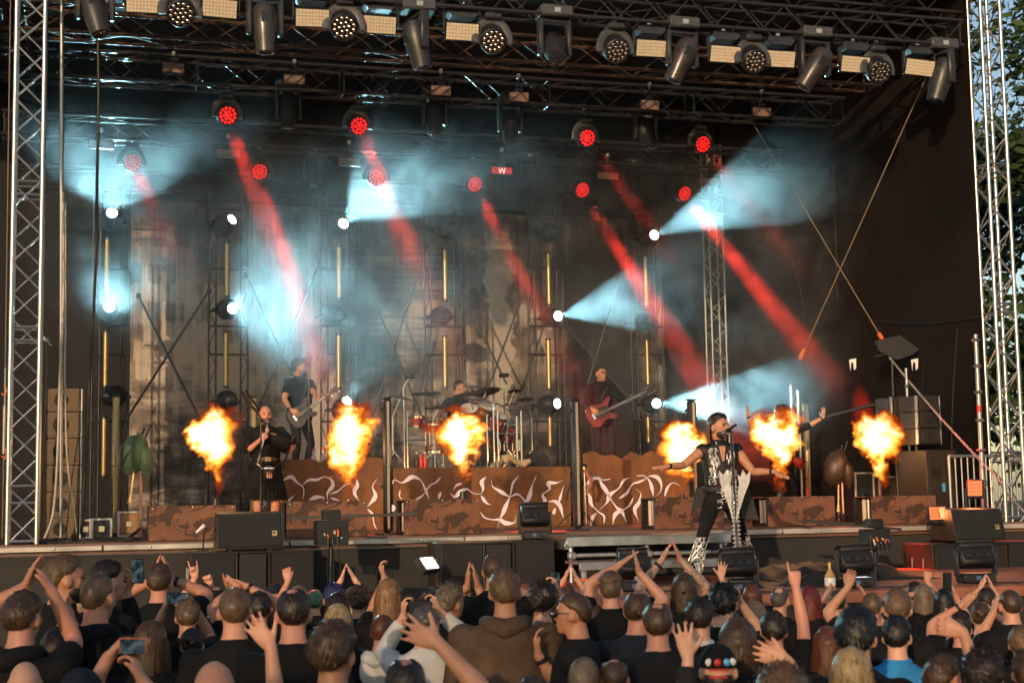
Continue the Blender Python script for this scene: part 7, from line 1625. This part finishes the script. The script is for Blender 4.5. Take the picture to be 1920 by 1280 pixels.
for z in (.0, -.035): attach(t, 'red_stripe', MB().tube([Hd(.09 * math.sin(a) * .98, -.008 - .112 * math.cos(a), z + .02) for a in (-.45, -.2, 0, .2, .45)], [(.004, .012)] * 5, 6, True, None, (0, 0, 1)), REDP)
# ================================================================== the band
SILVER = pm('silver embroidery', (.72, .70, .66), .35, .6, .2, 30)
BLKCLOTH = cloth_mat('stage black', (.009, .0085, .009)); LEATH = pm('black stage leather', (.010, .009, .009), .6, 0, .3, 9, .15, 40)
CL['vest'] = LEATH; CL['shirtblk'] = BLKCLOTH
def mic(t, a, b_, mat=RUBBER):
    part('microphone', MB().tube([a, a.lerp(b_, .68)], [.014, .018], 10), mat, t); part('mic_head', MB().ell(b_, (.026, .026, .026), None, 12, 8), pm('mic mesh', (.2, .2, .2), .4, .7, .3, 90), t)
def mic_stand(lab, px, py, zc_, z0, basepx=None, boom=None):
    top = W(px, py, zc_); bx = W(basepx or px, py, zc_); b0 = Vector((bx.x, bx.y, z0 + .004))
    t = thing('microphone_stand', lab, 'microphone', b0, 'microphones on stands')
    part('base', MB().lathe([(.13, 0), (.13, .012), (.03, .025)], 18, b0), BLACKP, t); H = (top.z if boom is None else boom) ; part('pole', MB().tube([b0, (b0.x, b0.y, H)], .011, 8), BLACKP, t)
    part('boom', MB().tube([(b0.x, b0.y, H), top + Vector((0, .03, -.02))], .008, 6), BLACKP, t)
    mic(t, top + Vector((0, -.12, -.06)), top); return t

# --- singer
zs = 16.0
ft = [PZ(1408, 1083, THZ), PZ(1296, 1094, THZ)]
for p in ft: p.z = THZ + .003
hipc = W(1352, 935, zs); bx = Vector((hipc.x, hipc.y, THZ + .003))
yawS = math.pi + R(10)
top = W(1347, 777, zs); Hs = top.z - THZ - .003
SH = 1.84
drop = SH - Hs
wL = W(1452, 884, zs - .25); wR = W(1251, 874, zs - .3)
tS, HdS, LpS, wrS = person('singer in black vest with silver embroidery, arms spread wide behind the microphone', bx - Z3 * drop, SH, yawS, 'undercut', 'dark', 'vest', 'none', 2,
    {'R': dict(w=wR, tip=W(1216, 878, zs - .35), pose='flat', n=Z3 * -1 + FW * .3, pole=UP * -.4 + RT * -.2), 'L': dict(w=wL, tip=W(1484, 897, zs - .3), pose='flat', n=Z3 * -1 + FW * .3, pole=UP * -.5)},
    hyaw=R(-38), hpitch=R(4), group='band on stage', feet=ft[::1], voxel=.009, face=True, build=1.02, beard='long', trousers=BLKCLOTH, watch='LR', shirt_len=.95, shirtv=.011, slim=True, hs=1.12)
# long hair down the back and over the shoulder
hm = MB()
for k in range(16):
    a = R(-75 + 150 * k / 15); x = .062 * math.sin(a); y = -.055 - .035 * math.cos(a)
    hm.tube([HdS(x, y, .06), HdS(x * 1.15, y - .015, -.04), HdS(x * 1.25 - .012, y - .02, -.14), HdS(x * 1.3 - .03, y + (.03 if k < 5 else -.01), -.25), HdS(x * 1.25 - .035, y + (.05 if k < 5 else 0), -.33)], [(.012, .018), (.016, .02), (.017, .02), (.014, .018), (.004, .006)], 7)
part('long_hair', hm, hairm('auburn'), tS, ang=70)
part('necklace', MB().tube([LpS(-.055, .062, 1.50), LpS(-.03, .10, 1.42), LpS(0, .112, 1.38), LpS(.03, .10, 1.42), LpS(.055, .062, 1.50)], .006, 6), SILVER, tS)
part('open_chest', MB().add([LpS(-.035, .117, 1.475 - .02), LpS(.035, .117, 1.455), LpS(.012, .143, 1.30), LpS(-.012, .143, 1.30)], [(0, 1, 2, 3)]), SKINS[2], tS)
def swirl(t, fn, n, seed, mat, wd=.006, nm='embroidery', sp=1.0):
    """raised embroidery: curling threads laid on a surface given by fn(u, v)"""
    q = random.Random(seed); mb = MB()
    for k in range(n):
        u, v = q.uniform(.15, .85), q.uniform(.05, .95); a = q.uniform(0, TAU); cv = q.choice((-1, 1)) * q.uniform(.5, 1.1); pts = []
        for i in range(8): pts.append(fn(min(1, max(0, u)), min(1, max(0, v)))); u += .075 * math.cos(a) * sp; v += .045 * math.sin(a) * sp; a += cv * .55
        mb.tube(pts, [wd * .4, wd, wd * 1.1, wd, wd, wd * .8, wd * .6, wd * .3], 5)
    return part(nm, mb, mat, t)
for sx in (-1, 1):
    swirl(tS, lambda u, v, sx=sx: LpS(sx * (.04 + .11 * u), .150 - .075 * u * u - .05 * max(0, v - .75), 1.06 + .37 * v), 34, 5 + sx, SILVER, .008)
part('belt', MB().tube([LpS(.195 * math.cos(a), .148 * math.sin(a), 1.0 + .012 * math.cos(a)) for a in [TAU * i / 20 for i in range(21)]], [(.036, .012)] * 21, 8, False, None, Z3), LEATH, tS)
part('belt_buckle', MB().box(LpS(0, .155, 1.0), (.08, .02, .06), None, .008), SILVER, tS)
swirl(tS, lambda u, v: LpS(-.12 + .2 * u, .150, .82 + .16 * v), 16, 77, SILVER, .006, 'waist_embroidery')
part('vest_tail', MB().prism([(-.02, .10), (.10, .10), (.16, -.16), (-.10, -.05)], .02, LpS(.17, 0.02, .93), RT * -1, UP), LEATH, tS, False); part('vest_tail', MB().prism([(-.02, .10), (.10, .10), (.2, -.22), (.02, -.2)], .02, LpS(-.2, 0.02, .90), RT, UP), LEATH, tS, False)
for k, p in enumerate(ft):
    an = p + Z3 * .10; hip_ = LpS(-.088 if k == 0 else .088, 0, .90); 
    fS = Vector((math.sin(yawS), math.cos(yawS), 0)); rS = Vector((math.cos(yawS), -math.sin(yawS), 0))
    kn_, an2 = ik(hip_, p + Z3 * .085, .43 * SH / 1.78, .42 * SH / 1.78, fS + rS * (-.25 if k == 0 else .25))
    # flared trouser hem and embroidery on the shin
    part('trouser_flare', MB().tube([kn_.lerp(an2, .25), kn_.lerp(an2, .7), p + Z3 * .05], [.062, .078, .10], 16), BLKCLOTH, tS)
    def shin(u, v, kn_=kn_, an2=an2, p=p):
        c = kn_.lerp(p + Z3 * .05, .05 + .9 * (1 - v)); r_ = .064 + .038 * (1 - v); a = R(-70 + 140 * u); return c + (fS * math.cos(a) + rS * math.sin(a)) * (r_ + .004)
    swirl(tS, shin, 44, 31 + k, SILVER, .0065, 'shin_embroidery', 1.3)
# --- ornate microphone stand in front of the singer
mb0 = PZ(1386, 1093, THZ); mb0.z = THZ + .004; mt = W(1371, 812, zs - .4); mh = W(1361, 806, zs - .4)
t = thing('ornate_microphone_stand', 'silver microphone stand with bladed wings and spiked pole before the singer', 'microphone', mb0)
part('base', MB().lathe([(.15, 0), (.15, .015), (.04, .03)], 20, mb0), BLACKP, t); part('pole', MB().tube([mb0 + Z3 * .02, mt], .017, 10), CHROME, t)
L_ = (mt - mb0)
for k in range(22):
    q = mb0 + L_ * (.04 + .60 * k / 21)
    for sx in (-1, 1): part('spike', MB().add([q + RT * sx * .015 + Z3 * .022, q + RT * sx * .015 - Z3 * .022, q + RT * sx * .05, q + RT * sx * .018 - FW * .014], [(0, 1, 3), (1, 2, 3), (2, 0, 3), (0, 2, 1)]), SILVER, t, False)
WING = pm('pale brushed blade', (.62, .62, .64), .4, .5, .25, 14)
wc = mb0 + L_ * .60
for sx in (-1, 1):
    poly = [(.01, -.32), (.05, -.18), (.10, -.02), (.155, .12), (.165, .24), (.12, .19), (.085, .25), (.06, .17), (.03, .20), (.045, .10), (.03, -.02), (.035, -.12)]
    part('blade_wing', MB().prism([(x * sx, y) for x, y in poly], .014, wc - FW * .02, RT, UP), WING, t, False)
part('stand_clip', MB().tube([mt, mt.lerp(mh, .5) + Z3 * .03, mh], .016, 8), BLACKP, t)
ma = W(1380, 796, zs - .5); mbd = W(1357, 811, zs - .38); mic(t, ma, mbd)
# --- kilted piper
zp = 20.05; b0 = PY(497, 960, 19.7); zp = (b0 - CAM).dot(FW); bp = Vector((b0.x, 19.7, STZ + .004)); top = PY(505, 761, 19.7); Hp = top.z - bp.z
tP, HdP, LpP, wrP = person('bald bearded piper in black shirt and kilt playing bagpipes', bp, Hp, math.pi - R(6), 'bald', None, 'shirtblk', 'elbow', 3,
    {'R': dict(w=PY(488, 824, 19.42), tip=PY(499, 816, 19.38), pose='grip', n=FW, pole=UP * -1 - RT * .6), 'L': dict(w=PY(543, 848, 19.38), tip=PY(549, 836, 19.34), pose='grip', n=RT * -1, pole=UP * -.6 + RT)},
    hyaw=R(4), group='band on stage', voxel=.009, face=True, build=1.22, beard='long', barelegs=True, shirtv=.011, hs=1.14)
# kilt with pleats
km = MB(); n = 60; vs = []; fs = []
for j in range(7):
    u = j / 6; z = 1.02 - .55 * u
    for i in range(n):
        a = TAU * i / n; r_ = (.175 + .10 * u) + (.014 * u * (1 if i % 2 else -1)); vs.append(LpP(r_ * 1.12 * math.cos(a), r_ * .92 * math.sin(a), z))
for j in range(6):
    for i in range(n): a = j * n + i; b_ = j * n + (i + 1) % n; fs.append((a, b_, b_ + n, a + n))
part('kilt', km.add(vs, fs), BLKCLOTH, tP, ang=25)
part('belt', MB().tube([LpP(.205 * math.cos(a), .165 * math.sin(a), 1.03) for a in [TAU * i / 20 for i in range(21)]], [(.032, .012)] * 21, 8, False, None, Z3), pm('brown belt leather', (.10, .045, .02), .45, 0, .3, 9), tP)
part('buckle', MB().box(LpP(0, .178, 1.03), (.09, .02, .07), None, .008), pm('dull brass buckle', (.4, .3, .15), .35, .8, .2, 9), tP)
sp_ = part('sporran', MB().ell(LpP(0, .215, .83), (.085, .035, .11), None, 16, 10), LEATH, tP); part('sporran_top', MB().ell(LpP(0, .235, .90), (.075, .022, .035), None, 14, 8), CHROME, sp_)
for dx in (-.03, 0, .03): part('tassel', MB().tube([LpP(dx, .25, .85), LpP(dx, .255, .77)], [.008, .014], 7), CHROME, sp_)
for sx in (-1, 1): part('sporran_chain', MB().tube([LpP(sx * .08, .22, .90), LpP(sx * .15, .17, .97)], .007, 6), CHROME, tP)
for k, x in enumerate((-.11, .11)): part('boot_shaft', MB().tube([LpP(x, 0, .05), LpP(x, 0, .36)], [.058, .064], 12), LEATH, tP)
part('shirt_lacing', MB().add([LpP(-.03, .125, 1.46), LpP(.03, .125, 1.46), LpP(0, .150, 1.30)], [(0, 1, 2)]), SKINS[3], tP)
tB = thing('bagpipes', 'black bagpipes held by the kilted piper, drones over his shoulder', 'bagpipe', LpP(.1, .1, 1.2))
PIPEB = pm('black pipe wood', (.03, .018, .012), .35, 0, .3, 9)
part('bag', MB().tube([PY(512, 815, 19.5), PY(522, 826, 19.4), PY(536, 832, 19.4), PY(548, 826, 19.45)], [.06, .12, .13, .05], 14), BLKCLOTH, tB, ang=70)
for (xa, ya, xb, yb, yy) in ((492, 788, 453, 735, 19.65), (497, 785, 461, 732, 19.75), (495, 790, 457, 742, 19.7)):
    a, b_ = PY(xa, ya, yy), PY(xb, yb, yy); part('drone', MB().tube([a, a.lerp(b_, .45), a.lerp(b_, .5), a.lerp(b_, .9), b_], [.012, .012, .018, .016, .026], 10), PIPEB, tB)
a, b_ = PY(508, 812, 19.35), PY(546, 822, 19.4); part('crossing_drone', MB().tube([a, b_], .012, 8), WOODBRN, tB)
a, b_ = PY(549, 820, 19.35), PY(530, 878, 19.3); part('chanter', MB().tube([a, a.lerp(b_, .9), b_], [.013, .016, .032], 10), PIPEB, tB); part('bell', MB().tube([PY(545, 828, 19.4), PY(552, 818, 19.4)], [.016, .04], 10), PIPEB, tB)
a, b_ = PY(503, 793, 19.42), PY(483, 868, 19.3); part('blowpipe', MB().tube([a, b_], .009, 8), STEEL, tB)
mic_stand('black microphone stand in front of the kilted piper', 503, 791, zp - .5, STZ, 489)
# --- guitars
def guitar(lab, c, tip, s, body_m, guard_m, plane_n):
    ax = (tip - c).normalized(); nz = Vector(plane_n); nz = (nz - ax * nz.dot(ax)).normalized(); ay = nz.cross(ax)
    t = thing('electric_guitar', lab, 'guitar', c, 'guitars')
    o = [(-.21, 0), (-.19, .11), (-.10, .155), (0, .125), (.07, .115), (.15, .165), (.21, .15), (.17, .10), (.13, .05), (.13, -.05), (.17, -.09), (.19, -.13), (.13, -.145), (.06, -.11), (0, -.12), (-.10, -.16), (-.19, -.12)]
    P = [p for p in cr(o + [o[0]], 3)][:-1]; part('body', MB().prism([(x * s, y * s) for x, y in P], .045, c, ax, ay), body_m, t, ang=40)
    g = [(-.10, .02), (-.04, .09), (.06, .08), (.13, .05), (.13, -.05), (.02, -.09), (-.08, -.07)]; part('pickguard', MB().prism([(x * s, y * s) for x, y in g], .006, c + nz * .027, ax, ay), guard_m, t, False)
    Lk = (tip - c).length; part('neck', MB().prism([(.10 * s, -.027), (Lk - .16, -.022), (Lk - .16, .022), (.10 * s, .027)], .03, c + nz * .022, ax, ay), pm('fretboard', (.06, .035, .02), .5, 0, .3, 12), t, False)
    for k in range(12): part('fret', MB().box(c + ax * (.13 * s + (Lk - .32 - .05) * (1 - .94 ** (k + 1)) / (1 - .94 ** 13)) + nz * .040, (.046, .004, .003), Matrix(((ay.x, ax.x, nz.x), (ay.y, ax.y, nz.y), (ay.z, ax.z, nz.z)))), CHROME, t)
    part('headstock', MB().prism([(Lk - .165, -.024), (Lk - .02, -.05), (Lk, -.02), (Lk - .01, .04), (Lk - .165, .024)], .018, c + nz * .015, ax, ay), body_m if s < 1.05 else guard_m, t, False)
    for k in range(5): part('tuner', MB().ell(c + ax * (Lk - .13 + .028 * k) + ay * (.048 if k % 2 else -.052) + nz * .015, (.014, .014, .014), None, 8, 6), CHROME, t)
    for x in (-.06, .05): part('pickup', MB().prism([(x * s - .02, -.045), (x * s + .02, -.045), (x * s + .02, .045), (x * s - .02, .045)], .014, c + nz * .032, ax, ay), RUBBER, t, False)
    part('bridge', MB().prism([(-.135 * s, -.045), (-.105 * s, -.045), (-.105 * s, .045), (-.135 * s, .045)], .016, c + nz * .03, ax, ay), CHROME, t, False)
    mbs = MB()
    for k in range(5): y = -.018 + .009 * k; mbs.tube([c + ax * (-.12 * s) + ay * y + nz * .044, c + ax * (Lk - .14) + ay * y + nz * .044], .0016, 4)
    part('strings', mbs, CHROME, t); return t
# guitarist
Yg = 22.3; bg0 = PY(562, 880, Yg); bgp = Vector((bg0.x, Yg, RZ - .07 + .004)); topg = PY(567, 672, Yg); Hg = topg.z - .016 - bgp.z
gyaw = math.pi - R(28)
tG, HdG, LpG, _ = person('guitarist in black shirt looking right on the left riser', bgp, Hg, gyaw, 'curly', 'dark', 'black', 'short', 2,
    {'R': dict(w=PY(546, 768, Yg - .38), tip=PY(556, 775, Yg - .42), pose='relaxed', n=FW, pole=UP * -.7 - RT), 'L': dict(w=PY(597, 752, Yg - .42), tip=PY(604, 742, Yg - .42), pose='grip', n=RT * -.6 + FW * .2, pole=UP * -1 + RT * .4)},
    hyaw=R(-40), group='band on stage', voxel=.0095, face=True, build=1.1, watch='R', trousers=BLKCLOTH, beard='full', shirtv=.012, hs=1.1)
guitar('dark electric guitar played on the left riser', PY(566, 775, Yg - .36), PY(634, 726, Yg - .42), 1.0, pm('dark walnut lacquer', (.03, .014, .010), .5, 0, .3, 6), RUBBER, -FW + UP * .1)
part('guitar_strap', MB().tube([LpG(.12, .12, 1.0), LpG(.06, .16, 1.2), LpG(-.06, .13, 1.42), LpG(-.11, 0, 1.5), LpG(-.06, -.13, 1.35)], [(.025, .004)] * 5, 6), LEATH, tG)
part('chest_print', MB().box(LpG(0, .145, 1.30), (.18, .006, .03), Matrix.Rotation(-gyaw, 3, 'Z')), pm('faded print', (.10, .09, .085), .8, 0, .6, 60), tG)
mic_stand('straight microphone stand beside the guitarist', 577, 694, (PY(577, 694, Yg - .55) - CAM).dot(FW), RZ - .07, 579)
# bass player
Yb = 22.4; bb0 = PY(1131, 880, Yb); bbp = Vector((bb0.x, Yb, RZ - .07 + .004)); topb = PY(1134, 684, Yb); Hb = topb.z - .016 - bbp.z
byaw = math.pi - R(4)
tBs, HdB, LpB, _ = person('bass player with glasses and black jacket on the right riser', bbp, Hb, byaw, 'short', 'dark', 'black', 'long', 2,
    {'R': dict(w=PY(1110, 766, Yb - .36), tip=PY(1119, 776, Yb - .40), pose='relaxed', n=FW, pole=UP * -.7 - RT), 'L': dict(w=PY(1178, 753, Yb - .40), tip=PY(1186, 744, Yb - .42), pose='grip', n=RT * -.6 + FW * .2, pole=UP * -1 + RT * .5)},
    hyaw=R(-6), group='band on stage', voxel=.0095, face=True, build=1.06, trousers=JEANS, shirtv=.012, hs=1.12)
for sx in (-1, 1): part('glasses_rim', MB().tube([HdB(sx * .034 + .022 * math.cos(a), .100, .004 + .016 * math.sin(a)) for a in [TAU * i / 10 for i in range(11)]], .0035, 5, False), RUBBER, tBs)
guitar('red sunburst bass guitar played on the right riser', PY(1127, 774, Yb - .36), PY(1226, 727, Yb - .46), 1.12, pm('red burst lacquer', (.20, .012, .012), .22, 0, .6, 4), RUBBER, -FW + UP * .1)
part('guitar_strap', MB().tube([LpB(.12, .12, 1.0), LpB(.06, .155, 1.2), LpB(-.06, .13, 1.42), LpB(-.11, 0, 1.5), LpB(-.06, -.13, 1.35)], [(.025, .004)] * 5, 6), LEATH, tBs)
# man in the hat, arms raised behind the fifth flame
Yh = 19.3; bh0 = PY(1470, 960, Yh); bhp = Vector((bh0.x, Yh, STZ + .004)); toph = PY(1468, 765, Yh); Hh = toph.z - bhp.z
tH, HdH, LpH, _ = person('man in a dark brimmed hat raising both arms behind a flame', bhp, Hh, math.pi - R(14), 'long', 'dark', 'shirtblk', 'elbow', 2,
    {'R': dict(w=PY(1402, 778, Yh - .1), tip=PY(1398, 752, Yh - .1), pose='open', n=RT * .8 - FW * .4, pole=UP * -1 + RT * -.3), 'L': dict(w=PY(1546, 781, Yh - .1), tip=PY(1549, 752, Yh - .1), pose='open', n=RT * -.8 - FW * .4, pole=UP * -1 + RT * .3)},
    hyaw=R(-25), group='band on stage', voxel=.0095, face=True, watch='LR', trousers=BLKCLOTH, shirtv=.012, beard='full', build=1.1)
HATM = pm('dark felt hat', (.02, .016, .014), .8, 0, .3, 8); hrm = MB().lathe([(.16, .055), (.165, .05), (.10, .058), (.088, .075), (.082, .15), (.05, .172), (.001, .165)], 22, HdH(0, -.005, .0), Matrix.Diagonal((1, 1.12, 1)), False)
ht = part('hat', hrm, HATM, tH, ang=60); part('hat_band', MB().lathe([(.091, .075), (.089, .10)], 22, HdH(0, -.005, 0), Matrix.Diagonal((1, 1.12, 1)), False), RUBBER, ht)
part('red_pouch', MB().tube([LpH(-.12, .10, .98), LpH(-.22, .13, .93), LpH(-.30, .12, .86)], [.05, .08, .04], 10), pm('red cloth', (.45, .04, .02), .7, 0, .3, 9), tH)
# drummer, seated
Yd = 22.45; bd0 = PY(862, 850, Yd); bdp = Vector((bd0.x, Yd, RZ + .004)); topd = PY(862, 711, Yd); sit = 1.78 - (topd.z - bdp.z)
tD, HdD, LpD, _ = person('drummer behind the cymbals with short hair, looking right', bdp - Z3 * sit, 1.78, math.pi - R(30), 'buzz', 'dark', 'black', 'short', 2,
    {'R': dict(w=PY(820, 790, Yd - .45), tip=PY(816, 800, Yd - .55), pose='fist', n=Z3 * -1, pole=RT * -1 - UP * .5), 'L': dict(w=PY(905, 782, Yd - .45), tip=PY(912, 788, Yd - .55), pose='fist', n=Z3 * -1, pole=RT - UP * .5)},
    hyaw=R(-30), group='band on stage', voxel=.0095, face=True, legs=False, build=1.15, shirtv=.012)
dl = MB()
for sx in (-1, 1): dl.tube([LpD(sx * .09, 0, .90), LpD(sx * .2, .40, .90), LpD(sx * .2, .42, sit + .05)], [.09, .07, .05], 10)
dl.ell(LpD(0, 0, .90), (.18, .15, .12), None, 12, 8); part('trousers', dl, JEANS, tD, ang=70)
mic_stand('drummer\'s boom microphone reaching in from the right', 884, 729, (PY(884, 729, Yd - .5) - CAM).dot(FW), RZ, 945)
run_jobs()
